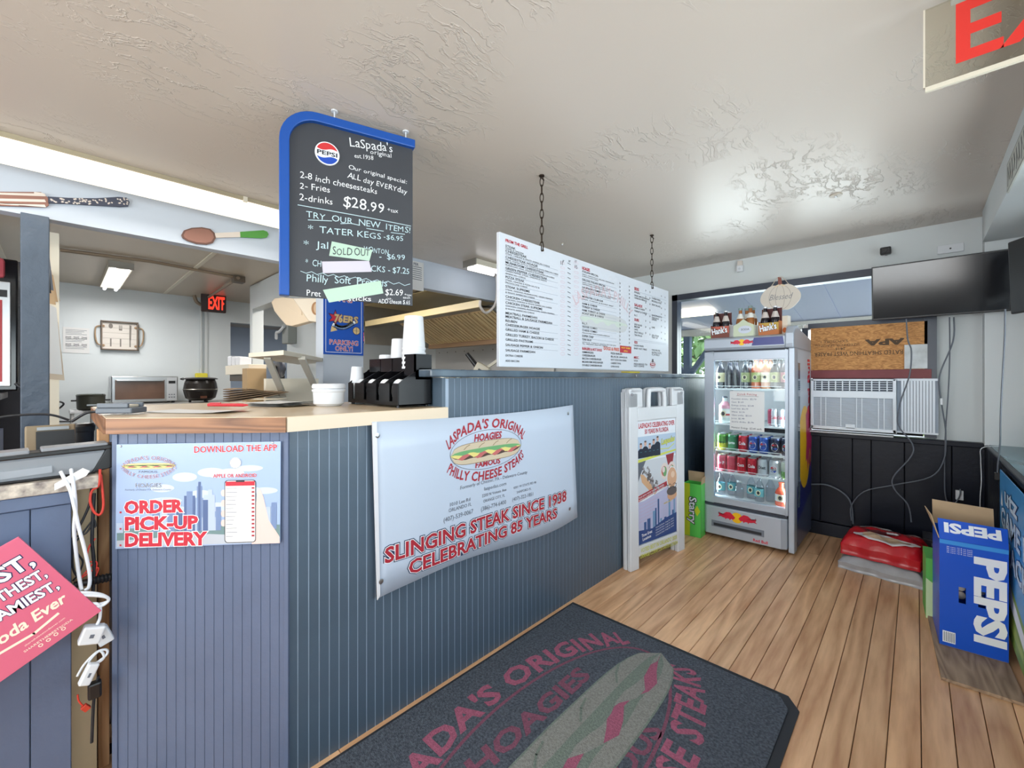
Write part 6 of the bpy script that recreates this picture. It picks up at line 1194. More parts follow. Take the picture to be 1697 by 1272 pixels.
def wcab(lab, P_, r, m_, name='power_cable', cat='cable', grp=None, extra=()):
    t_ = thing(name, lab, cat, tuple(P_[0]), 0, grp); o = Vector(P_[0]); MB().tube([Vector(p)-o for p in P_], r, m_, 8, 6).build('cord', t_)
    for q in extra: q(t_, o)
    return t_
zq = lambda px, py, x=-1.62: tuple(onx(px, py, x)); q9 = lambda a, b, x=-1.62: zq(90+a/4.546, 720+b/4.543, x)
wcab('left white cable plugged into the terminal and hanging down the gap', [q9(50, 280, -1.652), q9(75, 330, -1.632), q9(120, 420, -1.625), q9(150, 540), q9(185, 700), q9(225, 850), q9(265, 1040), q9(262, 1140), q9(230, 1170)], .0042, wc)
wcab('right white cable plugged into the terminal and hanging down the gap', [q9(128, 262, -1.652), q9(135, 310, -1.632), q9(150, 420, -1.622), q9(160, 560, -1.63), q9(150, 700, -1.64), q9(160, 850, -1.64), q9(185, 1050, -1.64), q9(205, 1170)], .0042, wc)
t_ = thing('cable_label', 'white paper label flag on the terminal cables', 'label', (0, 0, 0)); lp = [q9(0, 370, -1.63), q9(215, 250, -1.63), q9(268, 272, -1.63), q9(240, 310, -1.63), q9(0, 420, -1.63)]; t_.location = lp[0]; m = MB(); m.add([Vector(p)-Vector(lp[0]) for p in lp]+[Vector(p)-Vector(lp[0])+Vector((.001, 0, 0)) for p in lp], [(4, 3, 2, 1, 0), (5, 6, 7, 8, 9)]+[(i, (i+1) % 5, 5+(i+1) % 5, 5+i) for i in range(5)], paper); m.build('flag', t_)
coil = [q9(205, 1170), q9(100, 1175), q9(70, 1230), q9(150, 1262), q9(330, 1270), q9(405, 1225), q9(340, 1180), q9(200, 1165), q9(90, 1190), q9(110, 1250), q9(260, 1262), q9(395, 1240), q9(380, 1200), q9(200, 1185), q9(120, 1215), q9(220, 1250), q9(330, 1255), (zq(165, 1018)), zq(160, 1030)]
coil = [tuple(Vector(p)+Vector((.02+.004*math.sin(i*2.1), 0, 0))) for i, p in enumerate(coil)]
wcab('white cable coiled in loops over the corner of the pink sign', coil, .0038, wc)
def adapter(lab, px, py, x, s_, rot, nm='power_adapter'):
    p = zq(px, py, x); t_ = thing(nm, lab, 'adapter', p, 0); t_.rotation_euler = rot; MB().box(-s_[0], s_[0], -s_[1], s_[1], -s_[2], s_[2], white).build('housing', t_, bevel=.004); MB().box(s_[0], s_[0]+.001, -s_[1]*.2, s_[1]*.2, -s_[2]*.2, s_[2]*.2, gink).build('mark', t_); return t_
adapter('large white power adapter hanging below the cable coil', 152, 1050, -1.605, (.013, .022, .023), (R(-18), .1, 0)); adapter('slim white power adapter hanging below the large one', 147, 1116, -1.60, (.010, .012, .026), (R(-24), 0, .1)); adapter('second white adapter half behind the large one, against the cabinet corner', 171, 1052, -1.64, (.012, .016, .024), (R(20), 0, 0))
wcab('looped white cable above the slim adapter', [zq(128, 1120), zq(140, 1100), zq(160, 1080), zq(176, 1076), zq(176, 1085), zq(155, 1100), zq(148, 1095), zq(165, 1078), zq(172, 1090), zq(152, 1104)], .003, wc)
rc = mat('red_cord', (206, 60, 46), .5); yc = mat('yellow_cord', (226, 200, 60), .5)
wcab('red network cable looping beside the wood post', [q9(345, 260, -1.66), q9(335, 380, -1.66), q9(285, 420, -1.67), q9(270, 500, -1.67), q9(300, 580, -1.67), q9(345, 600, -1.67), q9(370, 520, -1.67), q9(350, 300, -1.67)], .003, rc)
for k, (pts_, r_, m_, lab) in enumerate((([(280, 400), (265, 520), (215, 640), (140, 780), (135, 900)], .003, bc, 'thin black cable slanting down in the gap, upper left'), ([(300, 440), (290, 640), (285, 800), (300, 1000), (290, 1200)], .004, bc, 'thick black cable hanging straight in the gap'), ([(300, 640), (240, 740), (150, 790), (140, 1000), (200, 1100)], .0025, bc, 'black cable looping left in the gap'), ([(310, 780), (260, 850), (250, 950), (320, 960), (300, 1060)], .002, rc, 'fine orange red wire curling in the middle of the gap'), ([(300, 960), (240, 1030), (200, 1080), (330, 1000), (290, 1110)], .002, rc, 'fine red wire tangled low in the gap'), ([(135, 820), (180, 900), (215, 960), (180, 1050), (140, 1100)], .0022, bc, 'black wire bowed around the white cables'), ([(270, 700), (310, 690), (300, 640), (275, 660), (200, 760), (135, 840)], .0022, bc, 'short black wire loop near the red cable'))):
    wcab(lab, [q9(a, b_, -1.69) for a, b_ in pts_], r_, m_)
t_ = thing('black_corrugated_tube', 'black corrugated tube sticking out of the cabinet corner gap', 'tube', q9(260, 1105, -1.69)); 
for k in range(8): MB().lathe([(.010, 0), (.013, .004), (.010, .008)], (0, k*.008, -.0005*k), black, 14, ax='y').build('tube_ring', t_).location = (0, .008, 0)
MB().cyl((0, -.03, 0), (0, .075, -.003), .0095, black, n=14).build('core', t_)
pl9 = [zq(163, 1120, -1.66), zq(158, 1145, -1.66), zq(155, 1165, -1.66), zq(152, 1230, -1.66)]
wcab('black plug and cord hanging at the bottom of the gap', pl9, .0035, bc, extra=[lambda t_, o: MB().box(-.012, .012, -.014, .014, -.022, .022, black).build('plug', t_, bevel=.005).__setattr__('location', Vector(zq(157, 1142, -1.655))-o)])
t_ = thing('red_plug', 'small red plug head hanging beside the black plug', 'plug', zq(142, 1172, -1.66)); t_.rotation_euler = (.6, 0, 0); MB().box(-.006, .006, -.007, .007, -.009, .009, mat('plug_red', (190, 60, 40), .4)).build('head', t_, bevel=.002); MB().tube([(0, 0, .01), (0, .004, .03), (0, .012, .045)], .002, rc, 6).build('cord', t_)
t_ = thing('raw_wood_post', 'raw reddish wood stud in the gap beside the angled cabinet', 'post', (-1.86, .045, 0)); MB().box(-.035, .035, .034, .060, 0, 1.04, wood('raw_stud', (206, 160, 116), (150, 100, 62), 'z', 1.2, .6)).build('stud', t_, bevel=.002)
t_ = thing('cream_backboard', 'pale unpainted backboard behind the hanging cables', 'board', (-1.80, .022, 0)); 
MB().box(0, .012, 0, .053, 0, .9, mat('raw_backboard', (222, 198, 160), .7, noise=.1)).build('sheet', t_)
# things behind the terminal
t_ = thing('display_back', 'tan backed display unit standing behind the receipt terminal', 'monitor', (-1.98, -.07, .93)); t_.rotation_euler = (0, R(-12), R(3)); m = MB(); m.box(-.03, 0, -.005, .105, 0.0, .125, mat('display_tan', (132, 116, 92), .5)); m.build('casing', t_, bevel=.004); MB().box(0, .004, .018, .103, .0, .105, black).build('dark_panel', t_); MB().box(0, .006, .02, .09, .108, .118, mat('silver_strip', (150, 154, 158), .3, .6)).build('silver_strip', t_)
t_ = thing('black_canister', 'black ribbed canister behind the terminal beside the worktop', 'canister', (-2.30, .052, .90)); MB().lathe([(.034, 0), (.036, .01), (.038, .10), (.040, .102), (.041, .120), (.036, .130), (.01, .132)], (0, 0, 0), black, 28).build('body', t_); MB().tube([(0, -.03, .145), (0, -.09, .17), (0, -.2, .165), (0, -.24, .13)], .004, bc, 8).build('cord', t_)
t_ = thing('black_pedestal', 'black narrow pedestal under the ribbed canister', 'box', (-2.30, .05, 0)); m = MB(); m.box(-.05, .05, -.045, .045, 0, .899, black); m.build('box', t_, bevel=.002)

# ------------------------------------------------------------------ on the lower worktop
WZ = 1.0885
p = onz(202, 686, WZ); t_ = thing('card_reader', 'grey card reader lying at the left corner of the lower worktop', 'card reader', (p.x, p.y, WZ), R(52))
m = MB(); m.box(-.05, .05, -.035, .035, .004, .022, mat('reader_grey', (84, 92, 102), .4)); m.build('base', t_, bevel=.004); MB().box(-.04, .03, -.028, .028, .022, .030, mat('reader_light', (206, 196, 178), .5)).build('tray', t_, bevel=.002); 
for s_ in (-.032, .032): MB().box(-.045, .04, s_-.004, s_+.004, .022, .036, mat('reader_grey', (84, 92, 102), .4)).build('rail', t_, bevel=.002)
MB().tube([(-.05, 0, .012), (-.08, .01, .008), (-.10, .0, .004), (-.13, -.01, -.02)], .004, bc, 8).build('cord', t_)
def sheet(lab, px, py, w__, d__, rz, h_=.003, m_=paper, lift=.0, nm='paper_sheet', cat='paper', n_=1):
    p = onz(px, py, WZ); t_ = thing(nm, lab, cat, (p.x, p.y, WZ+lift), rz)
    for k in range(n_):
        m = MB(); vs = []; a0 = random.uniform(-.08, .08) if k else 0
        for i in range(9):
            for j in range(2): u = -1+i/4; x_, y_ = u*w__/2, (-1+2*j)*d__/2; x_, y_ = x_*math.cos(a0)-y_*math.sin(a0), y_*math.cos(a0)+x_*math.sin(a0); vs.append((x_, y_, .001+k*h_+.006*abs(u)**3*(1 if i > 4 else .4)))
        vs += [(a, b_, c-.0008) for a, b_, c in vs]; m.add(vs, [(2*i, 2*i+2, 2*i+3, 2*i+1) for i in range(8)]+[(18+2*i+1, 18+2*i+3, 18+2*i+2, 18+2*i) for i in range(8)], m_, True); m.build('sheet', t_)
    return t_
sheet('flat white form under the red pen on the worktop', 330, 682, .30, .13, R(35)); sheet('pile of folded white papers beside the bowls on the worktop', 470, 672, .22, .16, R(25), .004, n_=4); sheet('curled cream sheet on top of the folded papers', 450, 668, .14, .11, R(60), m_=mat('cream_sheet', (236, 224, 200), .6), lift=.018)
p = onz(378, 676, WZ); t_ = thing('red_pen', 'red pen lying on the white form', 'pen', (p.x, p.y, WZ+.012), R(38)); MB().cyl((-.08, 0, 0), (.06, 0, 0), .006, mat('pen_body_red', (196, 24, 44), .3), n=12).build('barrel', t_); MB().cyl((.06, 0, 0), (.08, 0, 0), .006, mat('pen_body_red', (196, 24, 44), .3), .002, n=12).build('tip', t_); MB().box(-.075, -.03, -.002, .002, .006, .009, mat('pen_body_red', (196, 24, 44), .3)).build('clip', t_)
cupm = mat('foam_white', (220, 222, 227), .55)
def cup_stack(lab, x, y, z0, r0, r1, H_, n_, cat='cup', grp=None, nm='foam_cup_stack'):
    t_ = thing(nm, lab, 'cups', (x, y, z0), 0, grp); pr_ = [(r1, 0), (r1*1.02, .006)]; hb_ = H_*(.55 if n_ > 3 else .7)
    lip = (H_-hb_)/max(1, n_)
    prof = []
    zc = 0
    for k in range(n_): prof += [(r1*1.04, zc), (r1*1.05, zc+lip*.45), (r1*.985, zc+lip*.55), (r1*.985, zc+lip)]; zc += lip
    MB().lathe(prof, (0, 0, 0), cupm, 28, caps=False).build('stacked_rims', t_)
    MB().lathe([(r1*.985, zc), (r0, H_-.003), (r0*.95, H_), (r0*.2, H_-.004)], (0, 0, 0), cupm, 28).build('top_cup', t_); return t_
p = onz(545, 672, WZ); t_ = thing('foam_bowl_stack', 'short stack of wide white foam bowls on the worktop beside the cup organizer', 'bowls', (p.x, p.y, WZ)); pr_ = []
for k in range(2): MB().lathe([(.045, .0), (.058, .01), (.060, .055), (.064, .060), (.064, .067), (.058, .07)] if k == 0 else [(.058, .07), (.064, .073), (.064, .082), (.060, .090), (.02, .091)], (0, 0, 0), cupm, 30).build('bowl', t_)
cup_stack('narrow foam cup stack on the worktop left behind the organizer', *onz(592, 668, WZ).xy, WZ, .024, .034, .165, 4)
# black cup organizer
og = thing('cup_organizer', 'black stepped plastic cup and lid organizer on the worktop against the raised bar', 'organizer', (-1.822, .875, WZ+.008))
OW, OD = .405, .152; wl = .004
def yprism(mb, prof_, x0, x1, m): 
    n = len(prof_); vs = [(x0, y, z_) for y, z_ in prof_]+[(x1, y, z_) for y, z_ in prof_]; mb.add(vs, [tuple(range(n)), tuple(range(n, 2*n))[::-1]]+[(i, n+i, n+(i+1) % n, (i+1) % n) for i in range(n)], m)
blkp = mat('organizer_black', (20, 20, 23), .22, spec=.3)
for i in range(5):
    x_ = i*OW/4; m = MB(); yprism(m, [(0, 0), (0, .085), (.02, .10), (OD*.55, .135), (OD*.62, .145), (OD, .145), (OD, 0)], max(0, x_-wl/2), min(OW, x_+wl/2)+.0, blkp); m.build('side_wall' if i in (0, 4) else 'divider', og)
for i in range(4):
    x0 = i*OW/4; x1 = x0+OW/4; c_ = (x0+x1)/2; sw_ = .011; m = MB(); m.T = Matrix(((1, 0, 0, 0), (0, 0, -1, 0), (0, 1, 0, 0), (0, 0, 0, 1)))
    m.box(x0, c_-sw_, 0, .085, -.002, .002, blkp); m.box(c_+sw_, x1, 0, .085, -.002, .002, blkp); m.box(c_-sw_, c_+sw_, 0, .016, -.002, .002, blkp)
    m.T = None; m.build('front_plate', og)
MB().box(0, OW, 0, OD, 0, .004, blkp).box(0, OW, OD-.004, OD, 0, .14, blkp).build('base_and_back', og)
m = MB()
for q in ((.02, .01), (OW-.02, .01), (.02, OD-.01), (OW-.02, OD-.01)): m.cyl((q[0], q[1], -.008), (q[0], q[1], 0), .006, black, n=10)
m.build('foot', og)
upz = .145
for i in range(4):
    x0 = OW*.05+i*OW*.24; m = MB(); m.box(x0+.002, x0+OW*.24-.004, OD*.58, OD*.60, upz-.012, upz+.045, blkp); m.box(x0+.0, x0+.004, OD*.58, OD, upz-.012, upz+.045, blkp); m.build('upper_bin', og)
m = MB(); m.box(OW-.012, OW, OD*.5, OD, .10, upz+.055, blkp); m.box(OW*.8, OW, OD*.5, OD*.52, upz-.03, upz+.055, blkp); m.build('upper_end', og)
for i in range(4):
    t_ = thing('lid_stack', 'stack of white cup lids standing on edge in the front row of the organizer', 'lids', (-1.822+(i+.5)*OW/4-.002, .925, WZ+.065), 0, 'lid stacks in the organizer')
    m = MB(); m.lathe([(.040, -.03), (.043, -.025)]+[(.043 if k % 2 else .041, -.024+k*.004) for k in range(13)]+[(.02, .03)], (0, 0, 0), cupm, 26, ax='y'); m.build('lids', t_); t_.rotation_euler = (R(-6), 0, 0)
    t_['label'] = ['white lids in the leftmost front slot of the organizer', 'white lids in the second front slot of the organizer', 'white lids in the third front slot of the organizer', 'white lids in the rightmost front slot of the organizer'][i]; del t_['group']
cup_stack('tallest foam cup stack, at the right of the upper bins', -1.50, .998, 1.240, .038, .046, .215, 5); cup_stack('medium foam cup stack left of the tallest one', -1.62, 1.005, 1.235, .032, .038, .135, 3); cup_stack('short foam cup stack third from the right in the upper bins', -1.72, 1.005, 1.235, .034, .038, .070, 2)

# ------------------------------------------------------------------ small shelf, vent housing and bags by the pillar
sh = thing('bracket_shelf', 'cream wooden corner shelf on two diagonal brackets left of the blue parking sign', 'shelf', (-3.1, 1.2, 1.3))
P_ = [Vector(v) for v in (onz(412, 583, 1.345), onz(468, 585, 1.345), (-3.16, 1.30, 0), (-3.9, 1.30, 0))]; A__ = onx(468, 585, -2.9)
pa = [onz(412, 588, 1.325), onz(470, 590, 1.325), onz(542, 601, 1.325)]
pts_ = [(p.x+3.1, p.y-1.2) for p in pa]+[(-.72+.1, .75-.3)]
pts_ = [((-2.95, .60)[0]+3.1, -.42), (-2.74+3.1, -.32), (-3.157+3.1, .08), (-3.9+3.1, .08)]
# corners solved on the shelf height
s0 = onz(412, 592, 1.32); s1_ = onz(470, 588, 1.32); s2_ = onx(542, 600, -3.157)
pts_ = [(s0.x+3.1, s0.y-1.2), (s1_.x+3.1, s1_.y-1.2), (s2_.x+3.1, s2_.y-1.2), (-.75, .2)]
m = MB(); m.prism(pts_, .02, .045, offw); m.build('board', sh, bevel=.002)
def brk(a, b_): m = MB(); m.bar(Vector(a)-Vector((3.1*-1, 1.2, 1.3)), Vector(b_)-Vector((-3.1, 1.2, 1.3)), .035, .02, mat('bracket_cream', (216, 212, 200), .5)); m.build('bracket', sh)
mid = (s0*.7+s1_*.3); brk((mid.x-.05, mid.y+.06, 1.32), tuple(onx(470, 655, -3.10))); mid2 = (s1_*.75+s2_*.25); brk((mid2.x-.05, mid2.y+.04, 1.32), tuple(onx(524, 646, -3.10)))
mid3 = s1_*.6+s2_*.4
t_ = thing('beige_vent_housing', 'beige angular lamp housing with rounded left end left of the parking sign', 'housing', (-3.45, 1.25, 1.5))
vp = Plane((-3.45, 1.25, 0), (.75, .66, 0)); zz_ = Zm(vp, 340, 480, 5.782); base_ = Vector((-3.45, 1.25, 1.5))
outl = [(670, 130), (700, 92), (780, 84), (880, 95), (1130, 95), (1130, 320), (1030, 310), (860, 355), (810, 345), (760, 290), (700, 215)]
m = MB(); Mh = vp.M.copy(); Mh.translation = Vector((-3.45, 1.25, 0)); m.T = Matrix.Translation(-base_) @ Mh; bg_ = mat('housing_beige', (232, 210, 182), .5); m.prism([zz_(*p) for p in outl], -.02, .05, bg_); m.prism([zz_(*p) for p in ((880, 95), (1130, 95), (1130, 320), (1030, 310))], .05, .058, mat('housing_cream', (240, 226, 206), .5)); m.T = None; m.build('shell', t_, bevel=.004)
m = MB(); m.T = Matrix.Translation(-base_) @ Mh; c_ = zz_(1098, 190); m.ell(c_[0], c_[1], .035, .05, mat('rust_ring', (176, 130, 90), .7), .0586, 20); m.ell(c_[0]+.006, c_[1], .024, .04, mat('rust_inner', (214, 184, 150), .7), .0590, 20); m.T = None; m.build('round_hole', t_); m = MB(); m.box(.02, .08, .0, .19, .18, .24, bg_); m.build('wall_arm', t_)
t_ = thing('switch_box', 'grey metal switch box with white wire on the wall below the beige housing', 'switch', tuple(ony(487, 553, 1.445))); MB().box(-.09, .06, -.07, .004, -.09, .09, mat('box_grey', (130, 134, 130), .5)).build('box', t_, bevel=.004); MB().tube([(0, -.08, .06), (-.1, -.09, .02), (-.2, -.08, .02), (-.27, -.06, -.03)], .012, white, 8).build('wire', t_)
# paper bags and clutter under the shelf
bgp = mat('kraft_bag', (176, 148, 118), .8, noise=.15, nscale=8)
t_ = thing('kraft_bag_pile', 'pile of flat brown paper bags under the bracket shelf', 'bags', tuple(onx(425, 656, -3.0)))
for k in range(6):
    m = MB(); L_ = .34; o_k = Vector((0, .0, -.03+k*.014)); vs = []
    for i in range(9):
        u = i/8; 
        for s_ in (-.08, .08): vs.append((s_-.05*u, -.16+u*(L_-.03*k), o_k.z+.05*u-.02*u*u*k*.6+(.02*(.5-u)**2)))
    vs += [(a, b_, c-.004) for a, b_, c in vs]; m.add(vs, [(2*i, 2*i+2, 2*i+3, 2*i+1) for i in range(8)]+[(18+2*i+1, 18+2*i+3, 18+2*i+2, 18+2*i) for i in range(8)]+[(2*i, 18+2*i, 20+2*i, 2*i+2) for i in range(8)]+[(2*i+1, 2*i+3, 21+2*i, 19+2*i) for i in range(8)], bgp); m.build('bag', t_)
t_ = thing('kraft_bag_stand', 'cream crate supporting the brown paper bags', 'crate', (-3.12, .72, 0)); MB().box(-.12, .08, 0, .24, .0, 1.02, offw).build('crate', t_, bevel=.003)
t_ = thing('cardboard_box_behind', 'tan cardboard box seen under the shelf through the brackets', 'box', (-4.9, 1.30, 0)); MB().box(.0, .16, -.05, .12, .95, 1.30, mat('box_tan', (190, 160, 120), .8)).build('box', t_); MB().box(0, .35, -.05, .14, 0, .95, offw).build('stand', t_)
t_ = thing('foam_tray_stack', 'white foam containers on a cream board left of the bracket shelf', 'containers', tuple(ony(392, 606, 1.36)))
for k in range(3): MB().box(-.12+k*.16, .02+k*.16, -.06, .06, .0, .11-.01*k, cupm).build('container', t_, bevel=.012)
MB().box(-.12, .75, -.08, .08, -.10, .0, offw).build('support_board', t_, bevel=.003); MB().box(-.02, .7, -.06, .06, -.17, -.10, mat('dark_grey_rail', (90, 84, 78), .5)).build('rail', t_)
t_ = thing('desk_fan', 'small dark round fan beside the cardboard box under the shelf', 'fan', (ony(463, 628, 1.505).x, 1.505, 1.30)); MB().lathe([(.02, -.03), (.09, -.025), (.1, 0), (.09, .025), (.02, .03)], (0, 0, 0), mat('fan_cage', (70, 74, 84), .4, .4), 24, ax='y').build('cage', t_); MB().cyl((0, -.04, 0), (0, .05, 0), .03, black).build('hub', t_); MB().box(-.03, .03, -.0, .04, -.109, -.07, black).build('neck', t_)

# ------------------------------------------------------------------ kitchen rear wall
kt = thing('kitchen_counter', 'white topped kitchen counter along the rear wall under the oven', 'counter', (-6.1, .2, 0)); MB().box(-.53, .1, .08, 1.35, .90, .925, mat('counter_grey_top', (170, 166, 160), .4)).build('top', kt, bevel=.003); MB().box(-.5, .06, .1, 1.33, 0, .90, offw).build('base', kt)
t_ = thing('white_side_table', 'small white table carrying the slow cooker left of the oven', 'table', (-6.2, .08, 0)); MB().box(-.2, .12, -.02, .18, .85, .88, white).build('table_top', t_, bevel=.004)
for q in ((-.17, 0), (.09, 0), (-.17, .15), (.09, .15)): MB().cyl((q[0], q[1], 0), (q[0], q[1], .85), .015, white, n=10).build('leg', t_)
t_ = thing('brass_pipe', 'short brass pipe with black wires beside the white table', 'pipe', (-6.0, -.04, 0)); MB().cyl((0, 0, .0), (0, 0, .86), .022, mat('brass', (196, 176, 120), .4, .5)).build('pipe', t_); MB().tube([(0, -.1, .92), (0, .0, .98), (0, .06, .95), (0, -.04, .86), (0, -.16, .84), (0, -.1, .80), (0, .12, .78)], .008, bc, 7).build('wire', t_)
ov = thing('toaster_oven', 'wide stainless toaster oven with browned glass door on the kitchen counter', 'oven', (-6.15, .365, .925)); st = chrome
MB().box(-.36, 0, 0, .56, .02, .30, st).build('housing', ov, bevel=.008); MB().box(0, .01, .03, .44, .05, .26, mat('oven_glass', (112, 86, 72), .2, noise=.3, nscale=5)).build('glass_door', ov, bevel=.003); MB().box(.01, .035, .04, .43, .245, .262, st).build('door_handle', ov, bevel=.004); MB().box(0, .008, .46, .55, .03, .285, mat('oven_panel', (196, 200, 204), .3)).build('control_panel', ov)
m = MB(); m.box(.008, .011, .475, .535, .22, .25, black); 
for a in range(3):
    for b_ in range(2): m.box(.008, .011, .475+a*.022, .488+a*.022, .06+b_*.03, .07+b_*.03, gink)
m.build('display', ov)
for q in ((-.33, .04), (-.03, .04), (-.33, .52), (-.03, .52)): MB().cyl((q[0], q[1], 0), (q[0], q[1], .02), .015, black, n=10).build('foot', ov)
kl = thing('soup_kettle', 'black electric soup kettle with lid on the kitchen counter right of the oven', 'kettle', (-6.1, 1.13, .925)); MB().lathe([(.10, .02), (.145, .05), (.165, .13), (.166, .15), (.155, .22), (.14, .265)], (0, 0, 0), mat('kettle_black', (46, 42, 40), .25), 32).build('body', kl); MB().lathe([(.165, .265), (.168, .275), (.14, .285), (.05, .29), (.01, .29)], (0, 0, 0), mat('kettle_lid', (54, 52, 52), .35), 32).build('lid', kl); MB().lathe([(.167, .145), (.171, .150), (.167, .155)], (0, 0, 0), steel, 32, caps=False).build('band', kl); MB().box(.15, .168, -.03, .03, .05, .075, mat('dial_brown', (120, 72, 52), .4)).build('dial', kl)
for a in range(3): MB().cyl((.1*math.cos(a*2.1+.4), .1*math.sin(a*2.1+.4), 0), (.1*math.cos(a*2.1+.4), .1*math.sin(a*2.1+.4), .035), .013, black, n=10).build('foot', kl)
MB().tube([(0, -.16, .26), (0, -.19, .27), (0, -.16, .28)], .006, black, 6).build('side_handle', kl)
cp = thing('slow_cooker', 'dark slow cooker with side handles on the small white table', 'cooker', (-6.15, .215, .88)); MB().lathe([(.09, 0), (.105, .015), (.108, .14), (.112, .15), (.10, .157)], (0, 0, 0), mat('cooker_olive', (60, 60, 52), .35), 28).build('body', cp); MB().lathe([(.11, .15), (.105, .162), (.03, .17)], (0, 0, 0), glass('lid_glass', (190, 196, 190), 1), 28).build('lid', cp)
for s_ in (-1, 1): MB().box(-.02, .02, s_*.105, s_*.145, .09, .105, black).build('side_handle', cp, bevel=.003)
m = MB(); m.box(.106, .110, -.035, .035, .045, .06, chrome); m.build('badge', cp)
kw = Plane((-6.647, 0, 0), (0, 1, 0)); zk = Zm(kw, 0, 480, 3.5354)
t_ = kw.root('posted_sheet', 'white printed instruction sheet on the kitchen wall left of the tray', 'notice'); m = MB(); a, c = zk(368, 368), zk(524, 226); m.box(a[0], c[0], a[1], c[1], 0, .002, paper); m.build('sheet', t_); m = MB()
for k in range(14): 
    if k in (4, 5, 9, 10): 
        for u in (.2, .5, .8): m.stroke([(a[0]+(c[0]-a[0])*u-.02, c[1]-.04-k*.0155), (a[0]+(c[0]-a[0])*u, c[1]-.045-k*.0155), (a[0]+(c[0]-a[0])*u+.02, c[1]-.04-k*.0155)], .006, ink, .0026)
    else: m.rect(a[0]+.02, c[1]-.03-k*.0155, c[0]-.02-(k % 3)*.02, c[1]-.026-k*.0155, gink, .0026)
m.build('print', t_)
t_ = kw.root('utensil_tray', 'hanging whitewashed tray with rope handles and printed cutlery on the kitchen wall', 'tray'); a, c = zk(590, 350), zk(808, 195); w1_ = mat('tray_frame', (126, 112, 100), .7)
m = MB(); m.box(a[0], c[0], a[1], a[1]+.012, 0, .05, w1_); m.box(a[0], c[0], c[1]-.012, c[1], 0, .05, w1_); m.box(a[0], a[0]+.012, a[1], c[1], 0, .05, w1_); m.box(c[0]-.012, c[0], a[1], c[1], 0, .05, w1_); m.build('frame', t_, bevel=.002)
nn = 5; hh = (c[1]-a[1]-.024)/nn
for k in range(nn): MB().box(a[0]+.01, c[0]-.01, a[1]+.012+k*hh+.001, a[1]+.012+(k+1)*hh-.001, .002, .008, mat('tray_whitewash', (224, 218, 210), .7)).build('slat', t_)
m = MB(); gp = mat('tray_print', (130, 124, 118), .7); W_ = c[0]-a[0]
for k, u in enumerate((.26, .52, .78)):
    x_ = a[0]+W_*u; m.rect(x_-.006, a[1]+.04, x_+.006, a[1]+.13, gp, .0085)
    if k == 0: m.ell(x_, c[1]-.055, .018, .028, gp, .0085, 16)
    elif k == 1: 
        for s_ in (-.012, -.004, .004, .012): m.rect(x_+s_-.002, c[1]-.09, x_+s_+.002, c[1]-.04, gp, .0085)
        m.rect(x_-.014, c[1]-.10, x_+.014, c[1]-.085, gp, .0085)
    else: m.prism([(x_-.007, a[1]+.12), (x_+.008, a[1]+.12), (x_+.012, c[1]-.04), (x_-.006, c[1]-.03)], .0085, .0088, gp)
m.build('cutlery_print', t_)
rope = mat('rope', (170, 144, 116), .9)
for xx, s_ in ((a[0], -1), (c[0], 1)): m = MB(); m.tube([(xx, c[1]-.06, .025), (xx+s_*.04, c[1]-.08, .03), (xx+s_*.045, (a[1]+c[1])/2-.01, .03), (xx+s_*.03, a[1]+.07, .03), (xx, a[1]+.05, .025)], .007, rope, 8); m.lathe([(.002, 0), (.014, .004), (.012, .01), (.002, .012)], (xx-s_*.02, c[1]-.06, .01), rope, 12); m.lathe([(.002, 0), (.014, .004), (.012, .01), (.002, .012)], (xx-s_*.02, a[1]+.05, .01), rope, 12); m.build('rope_handle', t_)
ex = Plane((-6.3, 1.33, 0), (.12, 1, 0)); t_ = ex.root('exit_sign', 'dark exit sign with glowing red letters under the kitchen ceiling', 'sign'); a = ex.at(333, 514); c = ex.at(375, 490); m = MB(); m.box(a[0], c[0], a[1]-.01, c[1]+.01, -.04, .0, mat('exit_black', (54, 30, 28), .4)); m.build('housing', t_, bevel=.012); m = MB(); m.text('EXIT', a[0]+.07, a[1]+.03, (c[1]-a[1])*.72, mat('exit_glow', (255, 60, 40), .4, emit=1.2), .002, bold=.06, width=(c[0]-a[0])*.66); m.stroke([(c[0]-.04, (a[1]+c[1])/2+.02), (c[0]-.025, (a[1]+c[1])/2), (c[0]-.04, (a[1]+c[1])/2-.02)], .008, mat('exit_glow', (255, 60, 40), .4, emit=1.2), .002); m.build('letters', t_)
MB().cyl((a[0]+.12, c[1]+.0, -.02), (a[0]+.12, ZC-.015, -.02), .012, steel, n=10).build('hanger', t_)
t_ = thing('exit_sign_far', 'small second exit sign far behind the cup stacks', 'sign', tuple(onx(611, 558, -6.60))); MB().box(-.03, 0, -.14, .13, -.11, .10, mat('exit_black', (54, 30, 28), .4)).build('housing', t_, bevel=.01); m = MB(); m.T = Matrix(((0, 0, 1, 0.001), (1, 0, 0, 0), (0, 1, 0, 0), (0, 0, 0, 1))); m.text('EXIT', -.11, -.07, .13, mat('exit_glow_dim', (230, 60, 44), .4, emit=.6), .001, bold=.06, width=.2); m.T = None; m.build('letters', t_)
pm = mat('conduit', (150, 132, 112), .5, .2)
t_ = thing('ceiling_conduit', 'painted conduit pipe running along the kitchen ceiling with a joint box', 'pipe', tuple(onz(100, 414, 2.215))); o = Vector(t_.location); P2 = [onz(100, 414, 2.215), onz(250, 433, 2.215), onz(395, 460, 2.215)]; MB().tube([p-o for p in P2], .014, pm, 8, 1).build('pipe', t_)
